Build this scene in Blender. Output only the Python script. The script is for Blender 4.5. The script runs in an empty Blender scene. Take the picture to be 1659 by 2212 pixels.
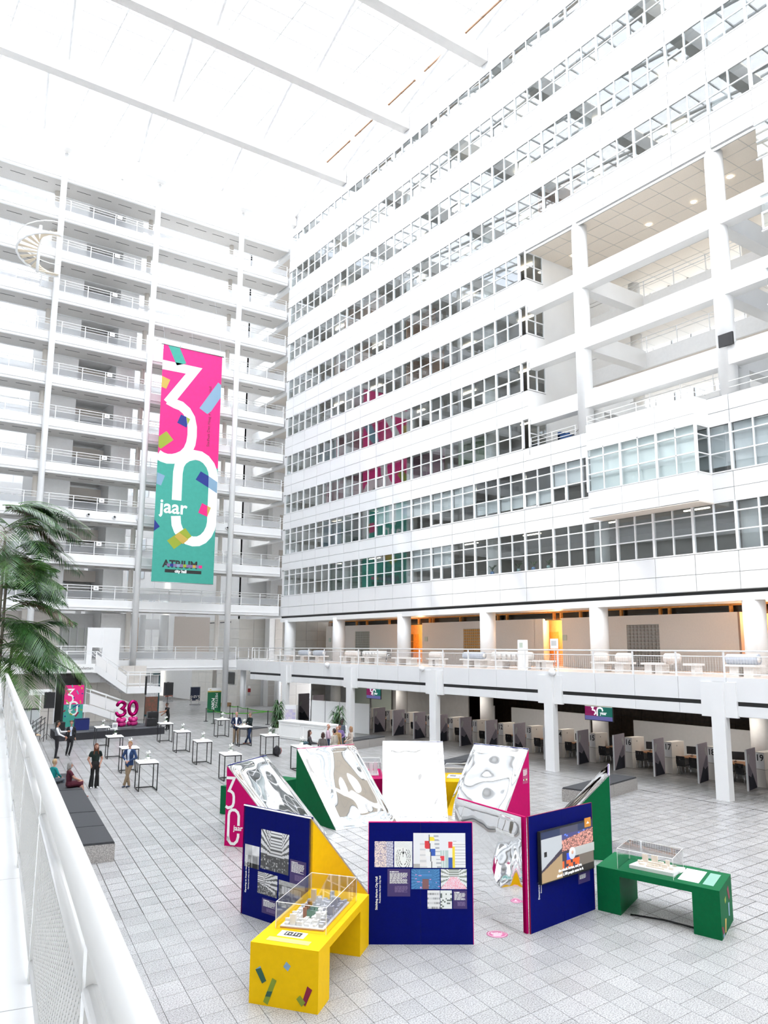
import bpy, bmesh, math, random
from mathutils import Vector, Matrix, noise
random.seed(7)
PI=math.pi
SC=bpy.context.scene; COL=SC.collection

# ---------------------------------------------------------------- camera
F_PX=1738.2; YAW,PITCH,ROLL=0.6125441,0.16717674,0.00522439; HC=5.6
def cam_axes():
    F=Vector((math.sin(YAW)*math.cos(PITCH),math.cos(YAW)*math.cos(PITCH),math.sin(PITCH)))
    R=F.cross(Vector((0,0,1))).normalized(); U=R.cross(F)
    c,s=math.cos(ROLL),math.sin(ROLL)
    return R*c+U*s, U*c-R*s, F
CR,CU,CF=cam_axes()
cam=bpy.data.cameras.new('camera'); cam.sensor_fit='VERTICAL'; cam.sensor_height=36
cam.lens=F_PX/2212*36; cam.clip_start=.05; cam.clip_end=500
camo=bpy.data.objects.new('camera',cam); COL.objects.link(camo)
M=Matrix((CR,CU,-CF)).transposed().to_4x4(); M.translation=(0,0,HC); camo.matrix_world=M
SC.camera=camo
# ---------------------------------------------------------------- sky, sun, exposure
SKY_STRENGTH=2.6; SUN_STRENGTH=2.0; EXPOSURE=1.28
w=bpy.data.worlds.new('sky'); SC.world=w; w.use_nodes=True
nt=w.node_tree; bg=nt.nodes['Background']; bg.inputs[1].default_value=SKY_STRENGTH
tc=nt.nodes.new('ShaderNodeTexCoord'); nz=nt.nodes.new('ShaderNodeTexNoise'); nz.inputs['Scale'].default_value=2.2; nz.inputs['Detail'].default_value=5
cr=nt.nodes.new('ShaderNodeValToRGB'); cr.color_ramp.elements[0].color=(.60,.73,.95,1); cr.color_ramp.elements[1].color=(1,.93,.83,1)
cr.color_ramp.elements[0].position=.42; cr.color_ramp.elements[1].position=.62
nt.links.new(tc.outputs['Generated'],nz.inputs['Vector']); nt.links.new(nz.outputs[0],cr.inputs[0]); nt.links.new(cr.outputs[0],bg.inputs[0])
sun=bpy.data.lights.new('sun','SUN'); sun.energy=SUN_STRENGTH; sun.angle=math.radians(1.5); sun.color=(1,.95,.86)
so=bpy.data.objects.new('sun',sun); COL.objects.link(so); so.location=(0,60,60)
so.rotation_euler=Vector((.52,-.42,-.75)).to_track_quat('-Z','Y').to_euler()
SC.view_settings.view_transform='Standard'; SC.view_settings.look='None'; SC.view_settings.gamma=1
SC.view_settings.use_curve_mapping=False; SC.view_settings.exposure=EXPOSURE

# ---------------------------------------------------------------- materials
MATS={}
def mat(name,col,rough=.5,metal=0,nscale=0,namt=.06,bump=0,emit=0,spec=.5,coord='Object',objvar=0):
    if name in MATS: return MATS[name]
    m=bpy.data.materials.new(name); m.use_nodes=True; t=m.node_tree; b=t.nodes['Principled BSDF']
    b.inputs['Roughness'].default_value=rough; b.inputs['Metallic'].default_value=metal
    b.inputs['Specular IOR Level'].default_value=spec
    b.inputs['Base Color'].default_value=(*col,1)
    src=None
    if nscale:
        c=t.nodes.new('ShaderNodeTexCoord'); n=t.nodes.new('ShaderNodeTexNoise'); n.inputs['Scale'].default_value=nscale; n.inputs['Detail'].default_value=4
        t.links.new(c.outputs[coord],n.inputs['Vector'])
        r=t.nodes.new('ShaderNodeValToRGB'); r.color_ramp.elements[0].position=.3; r.color_ramp.elements[1].position=.7
        r.color_ramp.elements[0].color=(*[max(0,x*(1-namt)) for x in col],1); r.color_ramp.elements[1].color=(*[min(1,x*(1+namt)) for x in col],1)
        t.links.new(n.outputs[0],r.inputs[0]); src=r.outputs[0]
        if bump:
            bp=t.nodes.new('ShaderNodeBump'); bp.inputs['Strength'].default_value=bump; bp.inputs['Distance'].default_value=.01
            t.links.new(n.outputs[0],bp.inputs['Height']); t.links.new(bp.outputs[0],b.inputs['Normal'])
    if objvar:
        oi=t.nodes.new('ShaderNodeObjectInfo'); mr=t.nodes.new('ShaderNodeMapRange'); mr.inputs[3].default_value=1-objvar; mr.inputs[4].default_value=1+objvar*.4
        mx=t.nodes.new('ShaderNodeVectorMath'); mx.operation='SCALE'; t.links.new(oi.outputs['Random'],mr.inputs[0]); t.links.new(mr.outputs[0],mx.inputs['Scale'])
        if src: t.links.new(src,mx.inputs[0])
        else: mx.inputs[0].default_value=col
        src=mx.outputs[0]
    if src: t.links.new(src,b.inputs['Base Color'])
    if emit:
        b.inputs['Emission Color'].default_value=(*col,1); b.inputs['Emission Strength'].default_value=emit
        if src: t.links.new(src,b.inputs['Emission Color'])
    MATS[name]=m; return m
def srgb(r,g,b):
    f=lambda x:(x/255/12.92 if x<=10 else ((x/255+.055)/1.055)**2.4)
    return (f(r)*.62,f(g)*.62,f(b)*.62)
def glassmat(name,tint=(1,1,1),fac=.12,rough=.0,diffuse=0):
    m=bpy.data.materials.new(name); m.use_nodes=True; t=m.node_tree; t.nodes.clear()
    o=t.nodes.new('ShaderNodeOutputMaterial'); tr=t.nodes.new('ShaderNodeBsdfTransparent'); tr.inputs[0].default_value=(*tint,1)
    gl=t.nodes.new('ShaderNodeBsdfGlossy'); gl.inputs['Roughness'].default_value=rough
    lw=t.nodes.new('ShaderNodeLayerWeight'); lw.inputs[0].default_value=.5; fr=t.nodes.new('ShaderNodeMath'); fr.operation='POWER'; fr.inputs[1].default_value=4; t.links.new(lw.outputs['Facing'],fr.inputs[0])
    ad=t.nodes.new('ShaderNodeMath'); ad.operation='MULTIPLY_ADD'; ad.inputs[1].default_value=.8; ad.inputs[2].default_value=fac; ad.use_clamp=True
    mx=t.nodes.new('ShaderNodeMixShader'); t.links.new(fr.outputs[0],ad.inputs[0]); t.links.new(ad.outputs[0],mx.inputs[0])
    a=tr.outputs[0]
    if diffuse:
        df=t.nodes.new('ShaderNodeBsdfTranslucent'); df.inputs[0].default_value=(.95,.97,1,1); m2=t.nodes.new('ShaderNodeMixShader'); m2.inputs[0].default_value=diffuse
        t.links.new(a,m2.inputs[1]); t.links.new(df.outputs[0],m2.inputs[2]); a=m2.outputs[0]
    t.links.new(a,mx.inputs[1]); t.links.new(gl.outputs[0],mx.inputs[2]); t.links.new(mx.outputs[0],o.inputs[0]); MATS[name]=m; return m
W=mat('white_enamel',(.84,.84,.83),.35,nscale=1.5,namt=.012)
WP=mat('white_panel',(.82,.82,.815),.3,nscale=.7,namt=.015,objvar=.025)
WF=mat('white_frame',(.88,.88,.88),.35)
WPL=mat('white_plaster',(.86,.855,.84),.6,nscale=6,namt=.02,bump=.05)
CEILM=mat('ceiling_board',(.78,.72,.65),.8,nscale=30,namt=.03)
WARMC=mat('lamp_tinted_ceiling',(.86,.77,.66),.8,nscale=30,namt=.03)  # warm glow of the terrace lamps painted into the base colour
SOFF=mat('soffit_board',(.56,.54,.51),.8,nscale=20,namt=.05)
BEIGE=mat('beige_plaster',(.72,.64,.57),.7,nscale=12,namt=.03,bump=.05)
TILEW=mat('beige_wall_tile',(.74,.71,.65),.35,nscale=2,namt=.03,objvar=.04)
BLOCK=mat('grey_block',(.60,.56,.51),.7,nscale=14,namt=.05)
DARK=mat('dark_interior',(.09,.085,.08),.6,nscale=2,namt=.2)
DKW=mat('dark_brown_panel',(.07,.045,.03),.4,nscale=5,namt=.3,objvar=.2)
BLACK=mat('black_slot',(.012,.012,.012),.5)
BLK=mat('black_metal',(.02,.02,.021),.4,metal=.3)
BLKP=mat('black_plastic',(.018,.018,.02),.45)
BLKC=mat('black_cloth',(.025,.025,.03),.85,nscale=60,namt=.3,bump=.2)
PAD=mat('charcoal_pad',(.045,.046,.05),.8,nscale=80,namt=.35,bump=.3)
CHROME=mat('chrome',(.75,.75,.76),.15,metal=1)
STEEL=mat('grey_steel',(.42,.42,.43),.35,metal=.8)
ORANGE=mat('orange_timber',(.75,.33,.07),.45,nscale=8,namt=.15)
WOODC=mat('oak_desk',(.36,.17,.075),.4,nscale=6,namt=.2)
GREYIN=mat('grey_interior_wall',(.50,.495,.48),.7,nscale=2,namt=.06)
BLIND=mat('grey_blind',(.62,.63,.64),.7,nscale=4,namt=.04)
GREEN=mat('green_board',srgb(0,124,72),.6,nscale=9,namt=.05,spec=.15)
YELLOW=mat('yellow_board',(.86,.52,.0),.6,nscale=9,namt=.03,spec=.15)
PINK=mat('pink_board',srgb(238,0,122),.6,nscale=9,namt=.04,spec=.15)
BLUEB=mat('navy_board',srgb(0,18,125),.65,nscale=9,namt=.08,spec=.1)
LILAC=mat('lilac_board',srgb(165,140,195),.5)
LBLUE=mat('light_blue_print',srgb(165,205,235),.5)
LIME=mat('lime_print',srgb(190,210,60),.5)
OLIVE=mat('olive_print',srgb(165,185,45),.5)
DGREEN=mat('dark_green_print',srgb(55,110,85),.5)
PYEL=mat('yellow_print',srgb(248,210,95),.5)
PBLUE=mat('blue_print',srgb(35,60,165),.5)
CRIM=mat('crimson_print',srgb(165,0,65),.5)
WHITE=mat('white_print',(.92,.92,.9),.5)
BLACKP=mat('black_print',(.02,.02,.02),.5)
TEAL=mat('teal_print',(.05,.37,.29),.6,nscale=3,namt=.05)
HOTP=mat('hot_pink_print',(.85,.015,.22),.6,nscale=3,namt=.05)
PURP=mat('purple_print',srgb(85,65,135),.5)
GLASS=glassmat('window_glass',(.93,.96,.96),.11)
CLEAR=glassmat('clear_acrylic',(.985,.985,.985),.02)
ROOFG=glassmat('roof_glass',(.98,.99,1),.0,diffuse=.35)
MIRROR=mat('mirror_foil',(.93,.935,.94),.03,metal=1)

# ---------------------------------------------------------------- mesh builder
class MB:
    def __init__(s): s.v=[];s.f=[];s.m=[];s.mats=[];s.sm=[]
    def mi(s,m):
        if m not in s.mats: s.mats.append(m)
        return s.mats.index(m)
    def add(s,vs,fs,m,smooth=False):
        o=len(s.v); s.v+= [tuple(v) for v in vs]; k=s.mi(m)
        for f in fs: s.f.append([i+o for i in f]); s.m.append(k); s.sm.append(smooth)
    def box(s,a,b,m,rz=0,c=(0,0)):
        x0,y0,z0=a;x1,y1,z1=b
        vs=[(x,y,z) for z in(z0,z1) for x,y in((x0,y0),(x1,y0),(x1,y1),(x0,y1))]
        if rz: cs,sn=math.cos(rz),math.sin(rz); vs=[(c[0]+(x-c[0])*cs-(y-c[1])*sn,c[1]+(x-c[0])*sn+(y-c[1])*cs,z) for x,y,z in vs]
        s.add(vs,[(0,3,2,1),(4,5,6,7),(0,1,5,4),(1,2,6,5),(2,3,7,6),(3,0,4,7)],m); return s
    def prism(s,poly,z0,z1,m):
        n=len(poly); vs=[(x,y,z0) for x,y in poly]+[(x,y,z1) for x,y in poly]
        ar=sum(poly[i][0]*poly[(i+1)%n][1]-poly[(i+1)%n][0]*poly[i][1] for i in range(n))
        fs=[tuple(range(n))[::-1],tuple(range(n,2*n))]+[(i,(i+1)%n,n+(i+1)%n,n+i) for i in range(n)]
        if ar<0: fs=[f[::-1] for f in fs]
        s.add(vs,fs,m); return s
    def hexa(s,p,m):  # 8 pts: bottom 4 ccw, top 4
        s.add(p,[(0,3,2,1),(4,5,6,7),(0,1,5,4),(1,2,6,5),(2,3,7,6),(3,0,4,7)],m); return s
    def tube(s,pts,r,m,n=8,closed=False,r2=None,smooth=True):
        pts=[Vector(p) for p in pts]; N=len(pts); rings=[]; up=None
        for i,p in enumerate(pts):
            if closed: d=(pts[(i+1)%N]-pts[i-1])
            else: d=(pts[min(i+1,N-1)]-pts[max(i-1,0)])
            d.normalize()
            if up is None: up=Vector((0,0,1)) if abs(d.z)<.9 else Vector((1,0,0))
            a=d.cross(up).normalized(); up=a.cross(d).normalized()
            rr=r if r2 is None else r+(r2-r)*i/max(1,N-1)
            rings.append([p+(a*math.cos(2*PI*k/n)+up*math.sin(2*PI*k/n))*rr for k in range(n)])
        vs=[v for q in rings for v in q]; fs=[]
        for i in range(N if closed else N-1):
            j=(i+1)%N
            for k in range(n): fs.append((i*n+k,i*n+(k+1)%n,j*n+(k+1)%n,j*n+k))
        if not closed: fs.append(tuple(range(n))[::-1]); fs.append(tuple((N-1)*n+k for k in range(n)))
        s.add(vs,fs,m,smooth and n>4); return s
    def cyl(s,x,y,z0,z1,r,m,n=16): return s.tube([(x,y,z0),(x,y,z1)],r,m,n)
    def sph(s,c,r,m,nu=12,nv=8,sc=(1,1,1)):
        vs=[(c[0],c[1],c[2]-r*sc[2])]; 
        for j in range(1,nv):
            t=-PI/2+PI*j/nv
            for i in range(nu): a=2*PI*i/nu; vs.append((c[0]+r*sc[0]*math.cos(t)*math.cos(a),c[1]+r*sc[1]*math.cos(t)*math.sin(a),c[2]+r*sc[2]*math.sin(t)))
        vs.append((c[0],c[1],c[2]+r*sc[2])); L=len(vs)-1; fs=[]
        for i in range(nu): fs.append((0,1+(i+1)%nu,1+i)); fs.append((L,L-nu+i,L-nu+(i+1)%nu))
        for j in range(nv-2):
            for i in range(nu): a=1+j*nu; fs.append((a+i,a+(i+1)%nu,a+nu+(i+1)%nu,a+nu+i))
        s.add(vs,fs,m,True); return s
    def quad(s,p,m): s.add(p,[tuple(range(len(p)))],m); return s
    def mesh(s,name):
        me=bpy.data.meshes.new(name); me.from_pydata(s.v,[],s.f)
        for m in s.mats: me.materials.append(m)
        me.polygons.foreach_set('material_index',s.m); me.polygons.foreach_set('use_smooth',s.sm); me.update(); return me
    def obj(s,name,parent=None,loc=(0,0,0),rz=0,**kw): return link(name,s.mesh(name),parent,loc,rz,**kw)
def link(name,me,parent=None,loc=(0,0,0),rz=0,label=None,cat=None,group=None,kind=None):
    o=bpy.data.objects.new(name,me); COL.objects.link(o); o.location=loc; o.rotation_euler[2]=rz
    if parent: o.parent=parent
    if label:o['label']=label
    if cat:o['category']=cat
    if group:o['group']=group
    if kind:o['kind']=kind
    return o
def thing(name,label,cat,loc=(0,0,0),rz=0,group=None): return link(name,None,None,loc,rz,label,cat,group)
def struct(name,me=None,loc=(0,0,0),label=None): return link(name,me,None,loc,0,label,None,None,'structure')
def dup(root,loc,rz=None,label=None,group=None,parent=None):
    r=root.copy(); COL.objects.link(r); r.location=loc
    if parent is not None: r.parent=parent
    if rz is not None: r.rotation_euler[2]=rz
    if label: r['label']=label
    if group: r['group']=group
    for c in list(root.children):
        d=c.copy(); COL.objects.link(d); d.parent=r
        for g in list(c.children):
            e=g.copy(); COL.objects.link(e); e.parent=d
    return r
_tc={}
def text_mesh(s,size=1,ext=.004,m=None,align='LEFT',bold=0):
    cu=bpy.data.curves.new('txt','FONT'); cu.body=s; cu.size=size; cu.extrude=ext; cu.align_x=align; cu.offset=bold; cu.resolution_u=3
    o=bpy.data.objects.new('txt',cu); COL.objects.link(o)
    bpy.context.view_layer.update(); dg=bpy.context.evaluated_depsgraph_get()
    me=bpy.data.meshes.new_from_object(o.evaluated_get(dg)); bpy.data.objects.remove(o)
    me.materials.clear(); me.materials.append(m or BLACKP); return me
def put(me,name,parent,origin,ux,uy,**kw):
    """link a mesh drawn in its own xy plane onto the plane origin + x*ux + y*uy"""
    ux=Vector(ux).normalized();uy=Vector(uy).normalized();uz=ux.cross(uy)
    o=link(name,me,parent,**kw); Mx=Matrix((ux,uy,uz)).transposed().to_4x4(); Mx.translation=Vector(origin)
    if parent is not None and parent.parent is not None: Mx=parent.matrix_basis.inverted()@Mx     # a sub-part: coordinates are those of the thing
    o.matrix_basis=Mx; return o
def flat(polys,m,th=.003,z=0):
    b=MB()
    for p in polys: b.prism(p,z,z+th,m)
    return b
def rib(pts,wd,m,b=None,th=.003,z=0):
    b=b or MB(); P=[Vector(p) for p in pts]; L=[];R=[]
    for i,p in enumerate(P):
        d0=(P[i]-P[i-1]).normalized() if i else (P[1]-P[0]).normalized(); d1=(P[i+1]-P[i]).normalized() if i<len(P)-1 else d0
        t=(d0+d1).normalized(); n=Vector((-t.y,t.x)); k=1/max(.5,n.dot(Vector((-d1.y,d1.x))))
        L.append(p+n*wd/2*k);R.append(p-n*wd/2*k)
    for i in range(len(P)-1): b.prism([tuple(R[i]),tuple(R[i+1]),tuple(L[i+1]),tuple(L[i])],z,z+th+.0004*(i%3),m)
    return b
# colour-attribute picture: a real flat mesh whose faces carry the printed colours
def pic_mat(name,emit=0):
    if name in MATS: return MATS[name]
    m=bpy.data.materials.new(name); m.use_nodes=True; t=m.node_tree; b=t.nodes['Principled BSDF']; a=t.nodes.new('ShaderNodeVertexColor'); a.layer_name='Col'
    t.links.new(a.outputs[0],b.inputs['Base Color']); b.inputs['Roughness'].default_value=.5
    if emit: t.links.new(a.outputs[0],b.inputs['Emission Color']); b.inputs['Emission Strength'].default_value=emit
    MATS[name]=m; return m
def picture(w,h,nx,ny,fn,emit=0):
    vs=[(w*i/nx,h*j/ny,0) for j in range(ny+1) for i in range(nx+1)]
    fs=[(j*(nx+1)+i,j*(nx+1)+i+1,(j+1)*(nx+1)+i+1,(j+1)*(nx+1)+i) for j in range(ny) for i in range(nx)]
    me=bpy.data.meshes.new('picture'); me.from_pydata(vs,[],fs); at=me.color_attributes.new('Col','FLOAT_COLOR','CORNER'); d=[]
    for j in range(ny):
        for i in range(nx):
            c=fn((i+.5)/nx,(j+.5)/ny); c=(c,c,c) if isinstance(c,(int,float)) else c
            d+=[*c,1]*4
    at.data.foreach_set('color',d); me.materials.append(pic_mat('print_picture_lit' if emit else 'print_picture',emit)); return me
U2=(.1699,.9855)   # direction of the left wing
# ================================================================ FLOOR
XF=34.6
def tile_mat(joined=False):
    m=bpy.data.materials.new('granite_tile'); m.use_nodes=True; t=m.node_tree; b=t.nodes['Principled BSDF']
    c=t.nodes.new('ShaderNodeTexCoord'); g=t.nodes.new('ShaderNodeNewGeometry')
    v=t.nodes.new('ShaderNodeTexNoise'); v.inputs['Scale'].default_value=42; v.inputs['Detail'].default_value=3; v.inputs['Roughness'].default_value=.8
    r=t.nodes.new('ShaderNodeValToRGB'); e=r.color_ramp.elements; e[0].position=.36; e[0].color=(.20,.195,.19,1); e[1].position=.56; e[1].color=(.555,.55,.54,1)
    n2=t.nodes.new('ShaderNodeTexNoise'); n2.inputs['Scale'].default_value=.9; n2.inputs['Detail'].default_value=3
    r2=t.nodes.new('ShaderNodeMapRange'); r2.inputs[1].default_value=.3; r2.inputs[2].default_value=.7; r2.inputs[3].default_value=.9; r2.inputs[4].default_value=1.04
    sc=t.nodes.new('ShaderNodeVectorMath'); sc.operation='SCALE'; s2=t.nodes.new('ShaderNodeVectorMath'); s2.operation='SCALE'
    at=t.nodes.new('ShaderNodeVertexColor'); at.layer_name='Tone'
    t.links.new(g.outputs['Position'],v.inputs['Vector']); t.links.new(g.outputs['Position'],n2.inputs['Vector'])
    t.links.new(v.outputs[0],r.inputs[0]); t.links.new(n2.outputs[0],r2.inputs[0]); t.links.new(r.outputs[0],sc.inputs[0]); t.links.new(r2.outputs[0],sc.inputs['Scale'])
    t.links.new(sc.outputs[0],s2.inputs[0]); s2.inputs['Scale'].default_value=1
    oi=t.nodes.new('ShaderNodeObjectInfo'); mr=t.nodes.new('ShaderNodeMapRange'); mr.inputs[3].default_value=.9; mr.inputs[4].default_value=1.04
    if joined: t.links.new(at.outputs[0],mr.inputs[0])
    else: t.links.new(oi.outputs['Random'],mr.inputs[0])
    t.links.new(mr.outputs[0],s2.inputs['Scale'])
    t.links.new(s2.outputs[0],b.inputs['Base Color']); b.inputs['Roughness'].default_value=.27; b.inputs['Specular IOR Level'].default_value=.4
    return m
GRAN=tile_mat(); GRANJ=tile_mat(True); JOINT=mat('dark_joint',(.15,.14,.13),.8,nscale=3,namt=.2)
GRANB=mat('speckled_granite',(.36,.34,.32),.6,nscale=38,namt=.5)
base=MB(); base.box((-14,-22,-.5),(46,118,-.012),JOINT); floor=struct('floor',base.mesh('floor'),label='pale grey granite tiled atrium floor')
V1=Vector(U2); V2=Vector((.997,.077)); PU,PV=.4757,.531
# tile lattice: origin on the long joint measured in the photograph
O=Vector((5.82,14.69)); g=.0045
def tile_poly(i,j):
    rng=random.Random(i*7919); off=rng.choice([0,0,.0,.5,.33])*PV*0+ (rng.random()*.0)
    a=O+V2*(i*PU*1.019)+V1*(j*PV+(PV*.5 if (i//3)%4==1 else 0)+off)
    e2=V2*(PU*1.019)-V2*g*2; e1=V1*PV-V1*g*2; a=a+V2*g+V1*g
    return [a,a+e2,a+e2+e1,a+e1]
def inside(p): return -9<p.x-.17*p.y and -18<p.y<84 and p.x<45
cells=[]
for i in range(-42,86):
    for j in range(-64,134):
        q=tile_poly(i,j); c=(q[0]+q[2])/2
        if not inside(c): continue
        v=Vector((c.x,c.y,-HC)); d=v.dot(CF); vis=False
        if d>.3:
            u_=829.5+F_PX*v.dot(CR)/d; v_=1106-F_PX*v.dot(CU)/d; vis=-30<u_<1690 and 1380<v_<2240
        cells.append((not vis,c.length,i,j,q))
cells.sort(key=lambda c:(c[0],c[1]))
tm=MB(); q=[Vector((0,0)),V2*(PU*1.019-2*g),V2*(PU*1.019-2*g)+V1*(PV-2*g),V1*(PV-2*g)]; tm.prism([tuple(p) for p in q],-.012,0,GRAN); tmesh=tm.mesh('tile')
near=0; rest=MB()
for nv,dd,i,j,q in cells:
    # the nearest cells stand under the gallery and are hidden by it: start at 9 m
    if near<300 and not nv and dd>9.0: link('tile',tmesh,floor,(q[0].x,q[0].y,0)); near+=1
    else:
        cc=(q[0]+q[2])/2; e=min(.02,.0018+cc.length*.00024); q=[p+(cc-p).normalized()*e for p in q]
        rest.quad([(p.x,p.y,0) for p in q],GRANJ)
me=rest.mesh('tile'); at=me.color_attributes.new('Tone','FLOAT_COLOR','CORNER'); rt=random.Random(5); d=[]
for p in me.polygons: k=rt.random(); d+=[k,k,k,1]*4
at.data.foreach_set('color',d); link('tile',me,floor,kind='stuff')
b=MB(); b.box((28.0,-18,-.012),(28.04,64,.0015),BLACK); b.obj('drain_slot',floor,rz=0)

# ================================================================ RIGHT BUILDING (facade plane X = 34.6)
WR=struct('wall_right',label='white panelled office facade with rows of windows')
BAY=2.275; Y0=20.78; YEND=65.45
rows=[(10.2,12.45,3),(13.95,16.2,3),(17.69,19.42,2),(21.35,23.1,2),(25.0,26.78,2),(28.66,30.44,2),(32.4,34.12,2),(36.1,37.84,2),(39.82,41.5,2),(44.3,45.1,1)]
RECESS=(18.22,33.9)
def frame_mesh(kind,w=BAY,sash=False):
    b=MB(); H={3:2.25,2:1.75,1:.8}[kind]; T=.07
    b.box((-.02,.0,-.06),(.10,w,.0),WF); b.box((-.02,0,H),(.10,w,H+.05),WF)     # sill, head
    b.box((-.03,-.06,0),(.12,.06,H),WF); b.box((-.01,w/2-.035,0),(.1,w/2+.035,H),WF)
    zs={3:(.91,1.8),2:(.875,),1:()}[kind]
    for z in zs: b.box((0,.06,z-.03),(.09,w/2-.035,z+.03),WF); b.box((0,w/2+.035,z-.03),(.09,w-.06,z+.03),WF)
    if sash:
        h=zs[0] if zs else H; y0,y1=w/2+.035,w-.06
        for a in ((y0,0,y0+.07,h),(y1-.07,0,y1,h),(y0,0,y1,.07),(y0,h-.09,y1,h-.03)): b.box((-.045,a[0],a[1]),(.02,a[2],a[3]),WF)
    return b.mesh('window')
FR={(k,s):frame_mesh(k,sash=s) for k in (1,2,3) for s in (0,1)}
PM={}
def pane_mesh(h):
    k=round(h,2)
    if k not in PM: b=MB(); b.box((.03,0,0),(.042,BAY/2-.095,h),GLASS); PM[k]=b.mesh('pane')
    return PM[k]
def window(y,z,kind,parent,x=XF,sash=0,skip=None):
    o=link('window',FR[(kind,sash)],parent,(x,y,z)); H={3:2.25,2:1.75,1:.8}[kind]
    zs=[0]+list({3:(.91,1.8),2:(.875,),1:()}[kind])+[H]
    for a,c in zip(zs,zs[1:]):
        for yy in (.06,BAY/2+.035): link('pane',pane_mesh(c-a-.05),o,(0,yy,a+.025))
    return o
panels=[]
def band(y0,y1,z0,z1,x=XF,split=.45,first=Y0):
    """cladding between two window rows, two panels high, joints recessed 12 mm"""
    zz=z0+(z1-z0)*split; g=.015
    k=math.floor((y0-first)/BAY)
    while first+k*BAY<y1-.01:
        a=max(y0,first+k*BAY); c=min(y1,first+(k+1)*BAY); k+=1
        if c-a<.15: continue
        for p,q in ((z0,zz),(zz,z1)): panels.append((x,a+g,c-g,p+g,q-g))
def rng_y(r): return (8.0,YEND)
SIGY=8.0
prev=8.35
for r,(z0,z1,k) in enumerate(rows):
    top=z0-.06
    segs=[(SIGY,YEND)]
    if prev<30 and 2<=r<=6:                       # rows beside the open terraces
        if r==2: segs=[(SIGY,YEND)]
        elif r<=5: segs=[(RECESS[1],YEND),(SIGY,RECESS[0])]
        else: segs=[(SIGY,YEND)]
    for a,c in segs: band(a,c,prev,top)
    prev=z1+.05
band(SIGY,YEND,45.15,48.2)
band(RECESS[1],YEND,0,0) if 0 else None
panels.sort(key=lambda p:math.hypot(p[1]-14,(p[3]-8)*.6))
pm={}; rest=MB()
for n,(x,a,c,z0,z1) in enumerate(panels):
    if n<300:
        key=(round(c-a,2),round(z1-z0,2))
        if key not in pm: b=MB(); b.box((0,0,0),(.05,key[0],key[1]),WP); pm[key]=b.mesh('cladding_panel')
        link('cladding_panel',pm[key],WR,(x,a,z0))
    else: rest.box((x,a,z0),(x+.05,c,z1),WP)
rest.obj('cladding_panel',WR,kind='stuff')
# backing wall behind the cladding joints
JG=mat('joint_grey',(.30,.30,.29),.8)
b=MB(); prev=8.35
for r,(z0,z1,k) in enumerate(rows):
    segs=[(SIGY,YEND)] if not 3<=r<=5 else [(RECESS[1],YEND),(SIGY,RECESS[0])]
    for a,c in segs: b.box((XF+.03,a,prev-.02),(XF+.35,c,z0-.03),JG)
    prev=z1+.02
b.box((XF+.03,SIGY,45.1),(XF+.6,YEND,48.3),WF); b.box((XF+.06,64.95,8.37),(XF+.3,YEND-.03,48.2),W)
b.obj('backing_wall',WR)
nwin=0
for r,(z0,z1,k) in enumerate(rows):
    rng=random.Random(r)
    for n in range(-6,20):
        y=Y0+n*BAY
        if 2<=r<=5 and RECESS[0]-BAY+.3<y<RECESS[1]-.3: continue
        if r==1 and 21.6<y<28.6-BAY+.6: continue
        if y>64 : continue
        window(y,z0,k,WR,sash=rng.random()<.28); nwin+=1
    b=MB(); H=z1-z0; b.box((-.02,0,-.06),(.1,1.0,0),WF); b.box((-.02,0,H),(.1,1.0,H+.05),WF); b.box((-.03,-.06,0),(.12,.06,H),WF)
    for z in ({3:(.91,1.8),2:(.875,),1:()}[k]): b.box((0,.06,z-.03),(.09,1.0,z+.03),WF)
    o=b.obj('window',WR,(XF,Y0+19*BAY,z0)); b=MB(); b.box((.03,.06,0),(.042,1.0,H),GLASS); b.obj('pane',o)
# floors, ceilings and rooms behind the glass
b=MB()
for r in range(10):
    zf=rows[r][0]-.55
    lo=SIGY
    segs=[(SIGY,YEND-.1)] if not 3<=r<=6 else [(RECESS[1]+.05,YEND-.1),(SIGY,RECESS[0]-.05)]
    for a,c in segs: b.box((XF+.36,a,zf-.35),(44,c,zf),GREYIN)
b.box((XF+.36,SIGY,47.9),(44,YEND-.1,48.2),GREYIN)
b.obj('floor_slab',WR)
b=MB(); b.box((44,SIGY,8),(44.2,17.9,48),GREYIN); b.box((44,RECESS[1]+.1,8),(44.2,YEND,48),GREYIN); b.box((44,17.9,8),(44.2,RECESS[1]+.1,17),GREYIN); b.box((44,17.9,30.7),(44.2,RECESS[1]+.1,48),GREYIN)
b.box((XF+.4,YEND-.25,8),(44,YEND-.02,48),WPL); b.obj('rear_wall',WR)
for r in range(10):                          # round columns just inside the glass
    zf=rows[r][0]-.55
    for k in range(6):
        y=20.9+8.9*k
        if 3<=r<=5 and y<33: continue
        b=MB(); b.cyl(36.0,y,zf,zf+3.4,.42,W,14)
        b.obj('inner_column',WR)
ROOMC=dict(rosy=srgb(200,90,120),mint=srgb(95,150,130),green=srgb(80,140,70),amber=srgb(205,150,110),sky=srgb(130,175,195),violet=srgb(150,60,110))
def room(r,y0,y1,c,depth=1.6):
    zf=rows[r][0]-.5; m=mat('room_'+c,ROOMC[c],.7); b=MB(); b.box((XF+depth,y0,zf),(XF+depth+.1,y1,zf+2.9),m); b.box((XF+.5,y1,zf),(XF+depth,y1+.08,zf+2.9),m); b.obj('partition_wall',WR)
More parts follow.
